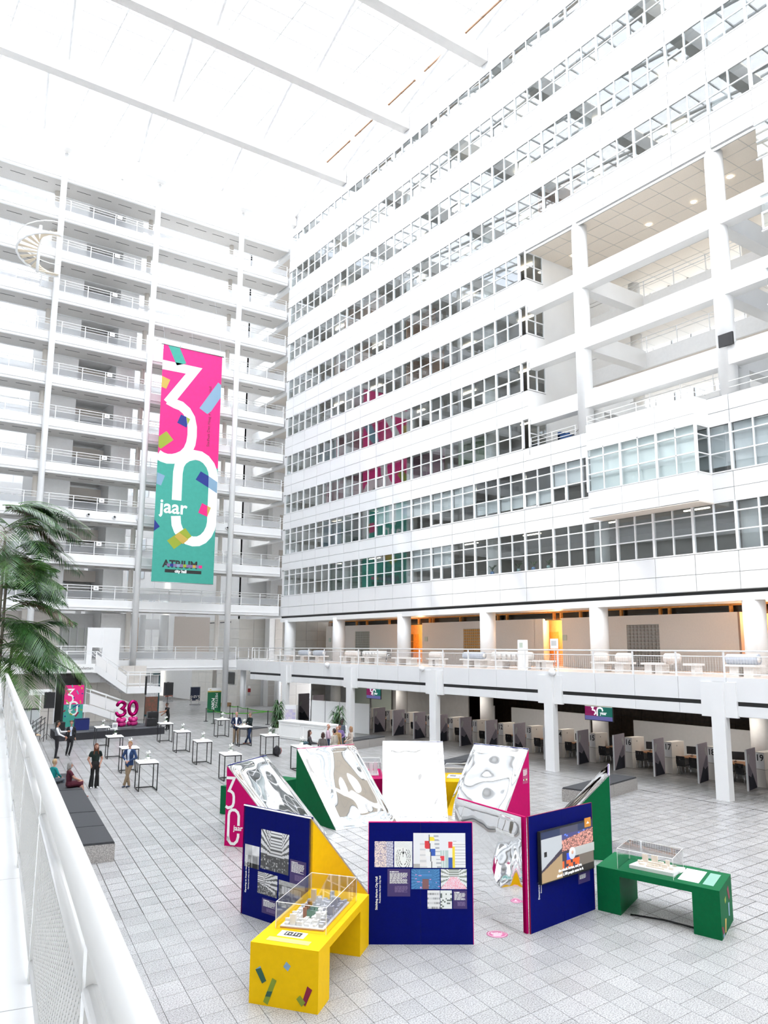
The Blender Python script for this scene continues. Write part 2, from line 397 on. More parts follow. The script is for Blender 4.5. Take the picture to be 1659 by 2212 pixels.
for a in ((5,45,47,'amber'),(6,52,56,'amber'),(5,53.5,57.5,'amber'),(4,44,47,'amber'),(3,53,57,'rosy'),(3,50,52,'mint'),(3,58.5,59.8,'sky'),(2,54,58.5,'rosy'),(2,49.5,52,'rosy'),(2,44,46.5,'violet'),(2,38.6,41,'green'),(1,53.5,59,'sky'),(1,50,52.5,'mint'),(1,54,56,'mint'),(0,51.5,58,'mint'),(6,30,33,'amber'),(7,38,40,'sky')): room(*a)
for r,n0,n1,hh in ((1,0,0,2.0),(1,-3,-1,2.25),(1,4,12,1.25),(1,5,7,2.1),(0,9,10,1.5)):
    for n in range(n0,n1+1):
        y=Y0+n*BAY; z1=rows[r][1]; b=MB(); b.box((XF+.16,y+.08,z1-hh),(XF+.18,y+BAY-.08,z1),BLIND); b.obj('roller_blind',WR)
for r in range(10):                          # ceiling strip lamps in the offices
    for y in range(24,64,6):
        if 3<=r<=5 and y<35: continue
        b=MB(); z=rows[r][0]+2.72; b.box((37.5,y,z-.06),(37.62,y+1.5,z),mat('lamp_glow',(1,.88,.7),emit=4)); b.obj('strip_lamp',WR)
# end return of the facade beside the terraces (plane Y = 33.9)
b=MB(); yy=RECESS[1]
for r in range(2,6):
    z0,z1,k=rows[r]; zt=rows[r+1][0]-.06 if r<5 else 30.5
    b.box((XF+1.55,yy-.05,z0-.06),(41,yy,z1+.05),W)
    if r<5: b.box((XF,yy-.05,z1+.05),(41,yy,zt),W)
b.box((XF,yy-.05,17.2),(41,yy,17.63),W); b.obj('return_wall',WR)
for r in range(2,6):
    z0,z1,k=rows[r]; b=MB(); H=z1-z0
    for x in (0,.76,1.5): b.box((x-.03,-.1,0),(x+.04,0,H),WF)
    for z in (0,H/2,H): b.box((0,-.09,z-.03),(1.5,0,z+.03),WF)
    o=b.obj('window',WR,(XF,yy,z0))
    for x in (.04,.8):
        for z in (.03,H/2+.03): b=MB(); b.box((0,-.05,0),(.7,-.04,H/2-.06),GLASS); b.obj('pane',o,(x,0,z))
# bottom edge of the facade with its dark slot
b=MB(); b.box((XF-.02,SIGY,7.82),(XF+.4,YEND,8.17),W); b.box((XF+.12,SIGY,8.17),(XF+.4,YEND,8.36),BLACK); b.obj('fascia_edge',WR)
b=MB(); b.box((XF+.3,SIGY,7.95),(44,YEND,8.2),WPL); b.obj('soffit',WR)

# ---- open terraces: round columns, beams, galleries, ceilings
YC=(29.8,20.95); GX=40.4
b=MB(); b.box((XF+.05,RECESS[0],30.45),(46.5,RECESS[1],30.6),WARMC)
for i in range(1,12): b.box((XF+.05,RECESS[0]+i*1.31,30.44),(46.5,RECESS[0]+i*1.31+.02,30.452),SOFF)
for i in range(1,9): b.box((XF+i*1.3,RECESS[0],30.44),(XF+i*1.3+.02,RECESS[1],30.452),SOFF)
b.obj('terrace_ceiling',WR)
b=MB(); b.box((XF+.06,RECESS[0],30.3),(XF+.12,RECESS[1],30.6),W); b.obj('fascia_edge',WR)
for y in YC: b=MB(); b.cyl(XF+.45,y,17,30.5,.45,W,24); b.obj('round_column',WR)
for z0,z1 in ((26.35,27.4),(22.65,23.75),(19.1,20.1)):
    b=MB(); b.box((XF+.1,RECESS[0]-.3,z0),(XF+.8,RECESS[1]-.05,z1),W); b.obj('beam',WR)
    for y in YC: b=MB(); b.box((XF+.8,y-.35,z0),(GX,y+.35,z1),W); b.obj('beam',WR)
    zt=z1-.1
    b=MB(); b.box((GX,RECESS[0]-2,z0),(GX+.15,RECESS[1],zt),WPL); b.box((GX+.15,RECESS[0]-2,z0+.02),(46,RECESS[1],zt-.02),CEILM); 
    for i in range(13): b.box((GX+.15,16.5+i*1.35,z0+.012),(46,16.515+i*1.35,z0+.022),SOFF)
    b.obj('gallery_slab',WR)
    b=MB()
    for zz in (zt+1.05,zt+.8): b.tube([(GX+.08,RECESS[0]-2,zz),(GX+.08,RECESS[1],zz)],.025,W)
    for i in range(9): b.box((GX+.05,16.5+i*2.15,zt),(GX+.1,16.55+i*2.15,zt+1.05),W)
    b.obj('railing',WR)
    for y in (24.0,18.6,32.2): b=MB(); b.cyl(43.2,y,zt,zt+2.65,.38,W,16); b.obj('inner_column',WR)
b=MB(); b.box((XF+.06,SIGY+10.2,16.6),(46,RECESS[1],17.15),GREYIN); b.obj('floor_slab',WR)
b=MB(); b.box((XF+.07,SIGY+10.22,16.3),(XF+.2,RECESS[1],17.61),W); b.obj('parapet',WR)
b=MB()
for zz in (18.25,18.02,17.8): b.tube([(XF+.08,30.2,zz),(XF+.08,RECESS[1],zz)],.022,W)
for y in (30.3,32.1,33.8): b.tube([(XF+.08,y,17.6),(XF+.08,y,18.25)],.022,W)
for zz in (18.25,17.95): b.tube([(XF+.08,RECESS[0],zz),(XF+.08,22.3,zz)],.022,W)
b.obj('railing',WR)
DL=mat('downlight_glow',(1,.86,.66),emit=14)
for i,(x,y) in enumerate([(37.5,32.4),(38.2,27.2),(38.2,24.2),(37.6,21.6),(37.6,19.4),(40.5,29.0),(40.5,25.0),(41.5,20.2)]):
    b=MB(); b.cyl(x,y,30.42,30.445,.13,DL,12); b.obj('downlight',WR)
for z0 in (26.35,22.65,19.1):
    for y in (31.0,26.5,22.6,18.8): b=MB(); b.cyl(41.9,y,z0-.02,z0+.015,.11,DL,12); b.obj('downlight',WR)
# glazing at the far side of the terraces, looking out on the bright street
b=MB(); BR=mat('bright_street_glazing',(.75,.83,.92),emit=.9)
b.box((46.3,14,16.5),(46.4,36,30.6),BR); b.obj('rear_glazing',WR)
for i in range(14): b=MB(); b.box((46.15,15+i*1.5,17),(46.3,15.12+i*1.5,30.5),STEEL if i%3 else WF); b.obj('glazing_bar',WR)
b=MB(); b.box((40.9,14,16.5),(46.3,14.1,30.6),WPL); b.box((40.9,RECESS[1],16.5),(46.3,RECESS[1]+.1,30.6),WPL); b.obj('return_wall',WR)
# ---- projecting bay of the second window row
BX=33.4; by0,by1=21.85,28.45
b=MB(); b.box((BX,by0,12.44),(XF+.02,by1,12.5),CEILM)
def clad(b,x,y0,y1,z0,z1,n):
    for i in range(n): a=y0+(y1-y0)*i/n; c=y0+(y1-y0)*(i+1)/n; b.box((x,a+.01,z0+.01),(x+.05,c-.01,z1-.01),WP)
BY=link('projecting_bay',b.mesh('soffit'),WR)
for i in range(3):
    for z0,z1 in ((12.46,12.98),(12.98,13.9),(16.25,16.72),(16.72,17.62)):
        a=by0+(by1-by0)*i/3; b=MB(); b.box((BX,a+.012,z0+.012),(BX+.05,a+(by1-by0)/3-.012,z1-.012),WP); b.obj('cladding_panel',BY)
b=MB(); b.box((BX+.04,by0+.02,12.5),(XF,by1-.02,13.88),W); b.box((BX+.04,by0+.02,16.27),(XF,by1-.02,17.6),W); b.obj('core',BY)
ws=(by1-by0)/6
for i in range(3):
    b=MB(); y=by0+i*2*ws
    b.box((-.02,-.06,0),(.1,.06,2.35),WF); b.box((0,ws-.03,0),(.09,ws+.03,2.35),WF)
    for z in (0,.95,1.85,2.32): b.box((0,0,z-.03),(.09,2*ws,z+.03),WF)
    if i==2: b.box((-.02,2*ws-.06,0),(.1,2*ws+.06,2.35),WF)
    o=b.obj('window',WR,(BX,y,13.9))
    for yy in (.06,ws+.03):
        for z,h in ((.03,.89),(.98,.84),(1.88,.41)): b=MB(); b.box((.03,0,0),(.042,ws-.09,h),GLASS); b.obj('pane',o,(0,yy,z))
b=MB(); b.box((.2,0,0),(.22,by1-by0-.1,2.3),mat('white_blind',(.82,.86,.85),.7)); b.obj('roller_blind',WR,(BX,by0+.05,13.92))
b=MB()
for z in (0,.95,1.85,2.32): b.box((BX+.1,by0,13.9+z-.03),(XF,by0+.06,13.9+z+.03),WF)
b.box((XF-.12,by0-.01,13.9),(XF,by0+.07,16.25),WF); o=b.obj('window',WR)
b=MB(); b.box((BX+.1,by0+.03,13.93),(XF-.12,by0+.045,16.2),GLASS); b.obj('pane',o)
b=MB()
for zz in (18.1,17.85): b.tube([(XF,by1,zz),(BX+.1,by1,zz),(BX+.1,by0+.1,zz),(XF,by0+.1,zz)],.022,W)
for i in range(5): b.tube([(BX+.1,by0+.1+i*1.62,17.6),(BX+.1,by0+.1+i*1.62,18.1)],.022,W)
b.obj('railing',WR)

# ================================================================ GALLERY (first floor) and its lower columns
GE=28.8; GZ=4.5; YG0,YG1=-6,59.4
G=struct('trim_1',label='white first floor gallery with panelled edge running along the right side')
b=MB(); b.box((GE+.35,YG0,3.5),(44,YG1,GZ),mat('gallery_floor',(.55,.47,.41),.5,nscale=3,namt=.05)); b.obj('gallery_slab',G)
ly=[18.5,27.25,35.97,44.64,53.37,9.75,1.0]
b=MB(); b.box((30.4,59.4,3.66),(44,68.2,GZ),W); b.box((34.0,59.4,3.1),(44,60.6,3.66),W); b.obj('gallery_slab',G)
b=MB(); b.cyl(30.9,65.0,0,3.66,.24,W,16); b.obj('round_column',G)
b=MB()
for zz,r in ((5.54,.03),(5.33,.02),(4.68,.02)): b.tube([(28.9,59.3,zz),(30.5,59.3,zz),(30.5,65.3,zz)],r,W,8)
for x,y in ((28.9,59.3),(30.5,59.3),(30.5,61.3),(30.5,63.3),(30.5,65.3)): b.box((x-.03,y-.03,GZ),(x+.03,y+.03,5.54),W)
b.obj('handrail',G)
k=0; y=18.16-2.13*11
while y<YG1:
    y2=min(y+2.13,YG1)
    b=MB(); b.box((GE,y+.01,3.66),(GE+.08,y2-.01,GZ+.04),WP); b.obj('cladding_panel',G)
    b=MB(); b.box((GE+.03,y+.008,3.12),(GE+.1,y2-.008,3.5),WP); b.obj('cladding_panel',G)
    y=y2
b=MB(); b.box((GE+.06,YG0,3.1),(GE+.4,YG1,GZ+.02),W); b.obj('backing_wall',G)
b=MB(); b.box((GE+.045,YG0,3.5),(GE+.07,YG1,3.66),BLACK); b.obj('shadow_slot',G)
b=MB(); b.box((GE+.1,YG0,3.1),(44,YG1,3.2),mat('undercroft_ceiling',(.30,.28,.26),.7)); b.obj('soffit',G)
for y in ly:
    b=MB(); b.box((GE-.16,y-.28,0),(GE+.16,y+.28,4.36),W); b.box((GE-.06,y-.75,3.05),(GE+.1,y+.75,4.36),W)
    o=b.obj('square_column',G)
rail=MB(); y=18.27-2.135*11; ys=[]
while y<59.4: ys.append(y); y+=2.135
for zz,r in ((5.54,.03),(5.33,.02),(4.68,.02)): rail.tube([(GE+.1,ys[0],zz),(GE+.1,ys[-1],zz)],r,W,8)
rail.obj('handrail',G)
pmh=MB(); pmh.box((-.03,-.03,0),(.03,.03,1.0),W); pmm=pmh.mesh('post')
for y in ys: link('post',pmm,G,(GE+.1,y,GZ))
b=MB()                                   # wire mesh infill
for a,c in zip(ys,ys[1:]):
    if a<10: continue
    n=18 if a<40 else 9
    for i in range(1,n): yy=a+(c-a)*i/n; b.box((GE+.097,yy-.003,4.69),(GE+.103,yy+.003,5.32),W)
    for i in range(1,7): zz=4.69+.63*i/7; b.box((GE+.097,a,zz-.003),(GE+.103,c,zz+.003),W)
b.obj('mesh_infill',G,kind='stuff')
for y in (20.45,29.4,38.3,47.2,56.1,64.3,11.5): b=MB(); b.cyl(XF+.4,y,GZ,8.0,.5,W,24); b.obj('round_column',G)
for y,z in ((47.4,4.45),(37.0,4.45),(27.0,4.5)):
    b=MB(); b.sph((GE-.12,y,z),.17,WF,12,8); b.obj('dome_lamp',G)
# first floor rooms (walls at X = 38.5, 7.5 m high at the top edge)
RW=struct('wall_4',label='beige first floor room fronts set back behind the gallery')
WX=38.5; BW=mat('cream_plaster',(.80,.73,.66),.6,nscale=10,namt=.02,bump=.05)
def wall_hole(b,y0,y1,h0,h1,m):
    b.box((WX,y0,GZ),(WX+.2,h0,7.5),m); b.box((WX,h1,GZ),(WX+.2,y1,7.5),m); b.box((WX,h0,6.98),(WX+.2,h1,7.5),m); b.box((WX,h0,GZ),(WX+.2,h1,4.6),m)
b=MB()
wall_hole(b,51.43,63.9,56.82,59.03,BW); wall_hole(b,37.68,49.59,42.72,44.75,BW); wall_hole(b,23.42,35.29,28.15,30.35,BW); b.box((WX,9,GZ),(WX+.2,21.0,7.5),BW)
b.hexa([(WX,36.9,GZ),(WX,37.7,GZ),(WX+1.6,38.6,GZ),(WX+1.6,37.9,GZ),(WX,36.9,7.5),(WX,37.7,7.5),(WX+1.6,38.6,7.5),(WX+1.6,37.9,7.5)],BW)
b.box((WX,23.3,GZ),(WX+2.5,23.42,7.5),mat('brown_plaster',(.36,.24,.18),.7)); b.obj('room_wall',RW)
def glass_blocks(y0,y1,name):
    o=link('glass_block_window',None,RW); n=9; m=12
    gm=mat('glass_block_'+name,{'a':(.34,.34,.29),'b':(.55,.30,.10),'c':(.30,.27,.24)}[name],.12,nscale=4,namt=.5)
    b=MB(); dy=(y1-y0)/n; dz=2.36/m; b.box((0,.015,.015),(.1,dy-.015,dz-.015),gm); me=b.mesh('glass_block')
    for i in range(n):
        for j in range(m): link('glass_block',me,o,(WX+.02,y0+i*dy,4.6+j*dz))
    b=MB(); b.box((WX+.06,y0,4.6),(WX+.1,y1,6.98),mat('mortar',(.5,.5,.46),.7)); b.obj('mortar_grid',o)
glass_blocks(56.82,59.03,'a'); glass_blocks(42.72,44.75,'b'); glass_blocks(28.15,30.35,'c')
ORL=mat('apricot_wall',(.80,.44,.18),.6,nscale=5,namt=.1)
for y0,y1 in ((49.65,51.4),(35.35,36.85),(21.1,23.25)):
    b=MB(); sh=1.9*(y0+y1)/2/WX; b.box((WX+1.9,y0-.3,GZ),(WX+2.0,y1+3.4,7.6),ORL); b.obj('alcove_wall',RW)
    d=link('door_panel',None,RW); b=MB(); b.box((WX+1.8,y0+sh+.2,GZ),(WX+1.88,y0+sh+.95,6.7),ORANGE); b.obj('leaf',d)
    b=MB(); b.box((WX+1.82,y0+sh+1.0,GZ),(WX+1.88,y0+sh+1.3,6.7),mat('side_light',(.25,.14,.07),.15)); b.obj('side_pane',d)
    for zz in (5.3,6.1,6.7): b=MB(); b.box((WX+1.8,y0+sh+1.0,zz),(WX+1.88,y0+sh+1.3,zz+.05),ORANGE); b.obj('glazing_bar',d)
    b=MB(); b.box((WX+1.77,y0+sh+.3,5.5),(WX+1.8,y0+sh+.42,5.53),BLACK); b.obj('handle',d)
    L=bpy.data.lights.new('alcove_lamp','POINT'); L.energy=110; L.color=(1,.62,.3); L.shadow_soft_size=.15; lo=link('alcove_lamp',L,RW,(WX+.8,(y0+y1)/2+.2,7.2))
# dark clerestory with orange timber posts above the rooms
b=MB(); b.box((WX+.6,9,7.4),(WX+.65,63.9,8.0),mat('dark_clerestory',(.03,.03,.027),.08)); b.obj('clerestory_glass',RW)
b=MB(); b.box((WX+.3,9,7.86),(WX+.5,63.9,8.0),ORANGE); b.obj('timber_rail',RW)
for y in (59.3,57.7,54.4,53.0,50.4,49.0,48.6,45.4,41.4,40.5,36.2,35.6,34.0,30.9,28.2,27.6,23.9,22.1): b=MB(); b.box((WX+.3,y,7.45),(WX+.46,y+.14,7.9),ORANGE); b.obj('timber_post',RW)
# tiled end of the gallery
BRT=mat('brown_tile',(.34,.25,.20),.4)
for i in range(6):
    for j in range(4): b=MB(); z=GZ+j*.87; x=35.4+i*1.2; b.box((x+.012,66.3,z+.012),(x+1.188,66.36,z+.858),TILEW if i<4 else BRT); b.obj('wall_tile',RW)
b=MB(); b.box((35.4,66.35,GZ),(47,66.5,8.2),BLOCK); b.box((WX+2.6,22,GZ),(WX+2.7,66.4,8.2),mat('back_corridor',(.30,.22,.16),.7)); b.obj('end_wall',RW)
# ================================================================ UNDERCROFT BACK WALLS
UW=struct('wall_5',label='grey partition and dark brown panels behind the numbered service counters')
b=MB(); b.box((36.5,3,0),(36.6,28.6,1.85),WPL); b.box((36.5,31.6,0),(36.6,37.9,1.95),WPL); b.box((36.5,39.5,0),(36.6,62,2.2) if 0 else (36.6,40.6,1.95),WPL); b.box((36.5,42.0,0),(36.6,62,3.1),GREYIN); b.obj('partition_wall',UW)
n=0
for i in range(30):
    for z0,z1 in ((.0,1.6),(1.62,3.1)):
        b=MB(); b.box((41,3+i*1.5,z0),(41.05,4.48+i*1.5,z1),DKW); b.obj('wall_panel',UW)
b=MB(); b.box((41.06,0,0),(41.2,64,3.1),BLACK); b.obj('backing_wall',UW)
for i in range(5):
    for j in range(3): b=MB(); z=j*1.04; x=35.2+i*1.2; b.box((x+.012,60.6,z+.012),(x+1.188,60.66,z+1.03),TILEW); b.obj('wall_tile',UW)
b=MB(); b.box((35.2,60.65,0),(41.2,60.8,3.1),BLOCK); b.obj('backing_wall',UW)
for y in (14,23,32,41,50):
    L=bpy.data.lights.new('undercroft_fill','AREA'); L.shape='RECTANGLE'; L.size=.4; L.size_y=7; L.energy=38; L.color=(1,.93,.85); lo=link('undercroft_fill',L,UW,(33.6,y,3.06))  # fill lights added to brighten the dark counter area
    b=MB(); b.box((33.4,y-3.5,3.075),(33.8,y+3.5,3.09),mat('fill_cover',(.9,.88,.82),.5)); b.obj('fill_cover',UW)  # invented cover board to go with each added fill light
for y in (20.45,29.4,38.3,47.2,56.1): b=MB(); b.cyl(XF+.2,y,0,3.1,.42,WPL,20); b.obj('round_column',UW)
for y in (24.4,33.4,16.0): b=MB(); b.box((38.5,y,0),(38.66,y+.16,3.1),WPL); b.obj('mullion',UW)
for y0,y1 in ((50.6,53.2),(53.5,56.2)): b=MB(); b.box((36.3,y0,0),(36.35,y1,3.05),mat('pale_green_glass',(.45,.50,.44),.1)); b.obj('frosted_pane',UW)

# ================================================================ SIDE CORRIDOR AND TILED WALL BEYOND THE FACADE
CW=struct('wall_6',label='beige tiled wall and open corridor ends beyond the office facade')
XT=33.9
def tiles(b,plane,a0,a1,z0,z1,na,nz,c,m,par,name='wall_tile'):
    for i in range(na):
        for j in range(nz):
            p=a0+(a1-a0)*i/na; q=a0+(a1-a0)*(i+1)/na; r=z0+(z1-z0)*j/nz; s=z0+(z1-z0)*(j+1)/nz; t=MB()
            if plane=='x': t.box((c,p+.012,r+.012),(c+.06,q-.012,s-.012),m)
            else: t.box((p+.012,c,r+.012),(q-.012,c+.06,s-.012),m)
            t.obj(name,par)
tiles(None,'x',72.6,84.0,0,4.0,6,4,XT,TILEW,CW); tiles(None,'x',72.6,86.5,4.5,8.3,7,4,XT,TILEW,CW)
tiles(None,'y',33.9,36.4,0,4.0,1,4,72.55,TILEW,CW); tiles(None,'y',36.4,41,0,4,3,4,71.0,BLOCK,CW)
tiles(None,'y',33.9,37,4.5,8.3,2,4,72.55,TILEW,CW); tiles(None,'y',37,41,4.5,8.3,2,4,71.0,BLOCK,CW)
b=MB(); b.box((XT+.05,72.62,0),(XT+.5,110,48),WPL); b.box((36.4,71.05,0),(41,72,48),WPL); b.box((XT+.05,72.6,0),(41,73,48),WPL); b.obj('backing_wall',CW)
for k in range(11):
    z=8.4+3.53*k
    b=MB(); b.box((XF,YEND,z-.15),(XF+.45,74,z+.85),W); b.box((XF+.45,YEND,z+.5),(41,72.5,z+.85),WPL); b.box((XF+.4,YEND,z+.46),(41,72.5,z+.5),CEILM); b.obj('corridor_slab',CW)
    b=MB(); x=XF+.1
    for zz in (z+1.93,z+1.72,z+1.5): b.tube([(x,YEND+.1,zz),(x,YEND+1.6,zz)],.025,W,6)
    for yy in (YEND+.15,YEND+1.55): b.tube([(x,yy,z+.85),(x,yy,z+1.93)],.03,W,6)
    b.obj('railing',CW)
    b=MB(); b.box((37.2,71.0,z+.85),(41,71.05,z+3.2),BLOCK if k<4 else WPL); b.box((40.9,YEND,z+.85),(41,71,z+3.3),BLOCK); b.obj('corridor_wall',CW)
    if k<10:
        for n in range(4):
            b=MB(); b.box((-.02,0,0),(.03,2.2,1.6),WF); o=b.obj('window',CW,(XT-.03,92+n*4.6,z+2.2)); b=MB(); b.box((-.035,.08,.06),(-.02,2.12,1.54),mat('pale_pane',(.72,.78,.82),.08)); b.obj('pane',o)
b=MB(); b.box((34.2,86,0),(34.3,90,3.2),mat('dark_glazing',(.10,.10,.09),.1)); b.box((34.0,92.4,0),(34.1,95.4,3.4),mat('dark_glazing',(.1,.1,.09),.1)); b.obj('entrance_glazing',CW)
for y in (86,87.3,88.6,90,92.4,93.4,94.4,95.4): b=MB(); b.box((34.0,y-.06,0),(34.22,y+.06,3.4),WF); b.obj('door_frame',CW)
b=MB(); b.box((15,109,0),(46,109.3,48),WPL); b.obj('end_wall',CW)
b=MB(); b.cyl(37.2,70.6,0,4,.3,WPL,16); b.obj('round_column',CW)
for y,z in ((73.2,3.92),(76.8,3.92),(80.4,3.92),(74.5,8.0),(78.4,8.0)): b=MB(); b.box((XT-.03,y,z),(XT+.01,y+2.6,z+.09),BLACK); b.obj('shadow_slot',CW)

# ================================================================ LEFT WING AND REAR (out of frame, bounce and reflections)
LW=struct('wall_left',label='white facade of the left wing'); b=MB()
def lw(s,off,z): return (-7.0+.1724*s+off*.985,s-off*.17,z)
for z0,z1,m in [(0,10.2,W)]+[(rows[i][1],rows[i+1][0] if i<9 else 49,W) for i in range(10)]+[(r[0],r[1],GREYIN) for r in rows]:
    o=0 if m is W else -.25
    b.hexa([lw(-20,o-.4,z0),lw(-20,o,z0),lw(110,o,z0),lw(110,o-.4,z0),lw(-20,o-.4,z1),lw(-20,o,z1),lw(110,o,z1),lw(110,o-.4,z1)],m)
b.obj('facade_band',LW)
BWL=struct('wall_back',label='white wall behind the viewer'); b=MB(); b.box((-12,-20,0),(46,-19.6,49),WPL); b.box((34.7,-20,0),(35,8,49),W); b.obj('rear_wall',BWL)

# ================================================================ ROOF
CE=struct('ceiling',label='glazed atrium roof carried on deep white beams')
BY_=[0.2,9.3,18.5,27.7,36.9,46.0,55.2,64.2,73.3,82.4,91.5,100.6,-9]
for y in BY_: b=MB(); b.box((-9+.17*y if y>0 else -11,y,45.95),(34.55,y+.8,47.25),mat('beam_paint',(.73,.71,.68),.5,nscale=2,namt=.02)); b.obj('roof_beam',CE)
ZG=47.3; PW=3.06
for y in BY_:
    x0=BY_ and max(-9+.17*y,-10)
    b=MB()
    for i in range(13): 
        x=34.5-i*PW
        if x>x0: b.box((x-.05,y+.8,ZG-.14),(x+.05,y+9.1,ZG),W)
    for j in range(1,5): b.box((x0,y+.8+j*1.67-.04,ZG-.12),(34.6,y+.8+j*1.67+.04,ZG),W)
    b.obj('glazing_bar',CE)
    b=MB()
    for i in range(6):                       # tie rods running obliquely between the beams
        x=33.3-i*7.7-.17*(64-y)*.25
        if x>x0: b.tube([(x,y+.7,46.9),(x+1.5,y+8.9,46.9)],.13,W,8)
    b.obj('tie_rod',CE)
b=MB(); b.box((0,0,0),(PW-.06,1.6,.02),ROOFG); pmr=b.mesh('roof_pane'); n=0; rest=MB()
for y in BY_:
    for i in range(13):
        for j in range(5):
            x=34.5-(i+1)*PW+.03; yy=y+.8+j*1.67+.03
            if x<-9+.17*max(y,0)-2: continue
            if 18<=y<=65 and n<300: link('roof_pane',pmr,CE,(x,yy,ZG)); n+=1
            else: rest.box((x,yy,ZG),(x+PW-.06,yy+1.6,ZG+.02),ROOFG)
rest.obj('roof_pane',CE,kind='stuff')
for x in (9.4,17.1,25.0):
    b=MB(); b.tube([(x,64.9,46.1),(x+3.6,68.2,46.0)],.05,W,6); b.tube([(x,64.9,46.1),(x-3.6,68.2,46.0)],.05,W,6); b.obj('brace',CE)
for y in (37.3,42.6,46.6,51.5,28,33): b=MB(); b.box((32.5,y,ZG-.16),(32.62,y+4.2,ZG-.05),mat('brown_gap',(.25,.13,.06),.6)); b.obj('roof_slot',CE)
# ================================================================ FOOTBRIDGES AND CORES ACROSS THE END (Y 65.4 - 68.2)
ORD2=['lowest','second','third','fourth','fifth','sixth','seventh','eighth','ninth','tenth','eleventh']
ORD=['topmost','second','third','fourth','fifth','sixth','seventh','eighth','ninth','tenth','lowest']
bx0,bx1=3.0,34.4
def bridge_mesh_parts(root,x0,x1,first=False):
    b=MB(); b.box((x0,65.55,.45),(x1,68.1,.8),W); b.box((x0,65.4,0),(x1,65.6,.85),W); b.box((x0,68.0,0),(x1,68.2,.85),W)
    b.box((x0,65.34,.2),(x1,65.4,.26),WF); b.box((x0,65.6,.02),(x1,68.0,.06),SOFF); b.obj('deck',root)
    sb=MB(); sb.box((0,66.5,0),(1.15,66.54,.019),BLACK); sm_=sb.mesh('light_slot')
    for i in range(18):
        x=x0+1.2+i*1.75
        if x<x1-1.4: link('light_slot',sm_,root,(x,0,0))
    b=MB()
    for z,r in ((1.93,.03),(1.72,.02),(1.5,.02),(.95,.02)): b.tube([(x0,65.5,z),(x1,65.5,z)],r,W,6)
    for z,r in ((1.93,.03),(1.5,.02)): b.tube([(x0,68.1,z),(x1,68.1,z)],r,W,6)
    b.obj('handrail',root)
    n=int((x1-x0)/1.8)
    pb=MB(); pb.box((-.03,-.03,.8),(.03,.03,1.93),W); pme=pb.mesh('post')
    for i in range(n+1): link('post',pme,root,(x0+.05+(x1-x0-.1)*i/n,65.5,0))
    b=MB(); b.box((x0,65.495,.95),(x1,65.505,1.5),glassmat('fine_screen',(.93,.93,.93),.0,.5,.35)); b.obj('screen_panel',root)
proto=None
for k in range(11):
    z=8.4+3.53*(10-k); lab='white footbridge across the atrium end, %s of eleven'%(ORD[k]+(' from the top' if 0<k<10 else ''))
    if proto is None:
        proto=thing('footbridge',lab,'footbridge',(0,0,z),0,'stacked footbridges'); bridge_mesh_parts(proto,bx0,bx1)
    else: dup(proto,(0,0,z),None,lab)
o=thing('footbridge','white first floor footbridge with mesh railing above the stage, joining the right gallery','footbridge',(0,0,3.66),0,'stacked footbridges')
bridge_mesh_parts(o,bx0,30.4)
names=['left slender white column from floor to roof in front of the footbridges','slender white column just left of the tall pink banner','slender white column just right of the tall banner']
for x,lab in zip((13.35,21.28,29.3),names):
    o=thing('slender_column',lab,'column',(x,65.15,0),0,'tall columns before the footbridges')
    b=MB(); b.cyl(0,0,0,45.9,.24,W,16); b.obj('shaft',o)
    b=MB(); b.cyl(0,0,0,.06,.3,W,16); b.obj('base_plate',o)
for x,lab in zip((13.4,21.5,29.4),('left','middle','right')):
    o=thing('rear_column','beige-white rear column behind the footbridges, %s one of three'%lab,'column',(x,67.6,0),0,'rear columns'); b=MB()
    b.cyl(0,0,0,44,.2,mat('cream_paint',(.82,.77,.70),.5),14); b.obj('shaft',o); b=MB(); b.cyl(0,0,0,.05,.27,W,14); b.obj('base_plate',o)
# cores
LC=struct('wall_8',label='tall white service cores with dark lobby openings behind the footbridges')
for x0,x1,lab in ((13.5,16.25,'left'),(19.4,21.05,'right')):
    o=link('service_core',None,LC)
    b=MB(); b.box((x0,68.25,3.7),(x1,73,45),WPL); b.obj('shaft_wall',o)
    b=MB(); b.box((x0,68.2,0),(x1,73,3.66),BEIGE if lab=='left' else WPL); b.obj('base_wall',o)
o=LC
for k in range(11):
    z=8.4+3.53*k+.85; b=MB()
    b.box((16.25,72,z),(19.4,72.1,z+2.7),WPL if k>8 else GREYIN); b.box((16.25,70.5,z+1.75),(19.4,71.2,z+2.7),CEILM); b.obj('lobby_wall',o)
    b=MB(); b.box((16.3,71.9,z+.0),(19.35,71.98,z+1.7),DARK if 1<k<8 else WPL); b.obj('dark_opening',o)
    b=MB(); b.box((16.25,68.22,z-.4),(19.4,73,z),WPL); b.obj('lobby_floor',o)
    fs_=thing('floor_sign','small white sign on the railing of the %s footbridge from the bottom'%ORD2[k],'sign',(17.9,65.4,z+.72),0,'signs on the footbridge railings'); b=MB(); b.box((0,0,0),(.4,.04,.33),WHITE); b.obj('plate',fs_); b=MB(); b.box((.12,-.004,.1),(.28,0,.23),GREYIN); b.obj('printed_digit',fs_)
# beyond: brighter second hall wall pieces
o=struct('wall_9',label='pale rear facade bands seen far behind the footbridges')
for k in range(12):
    z=4+3.53*k; b=MB(); b.box((2,92,z),(33.8,92.4,z+1.2),W); b.obj('facade_band',o)
    b=MB()
    for i in range(17): b.box((2+i*2,92.05,z+1.2),(2.12+i*2,92.2,z+3.53),WF)
    b.obj('window_bars',o,kind='stuff')
for x in (7,23.2,26.5): b=MB(); b.cyl(x,90,0,45,.3,W,12); b.obj('column_shaft',o)
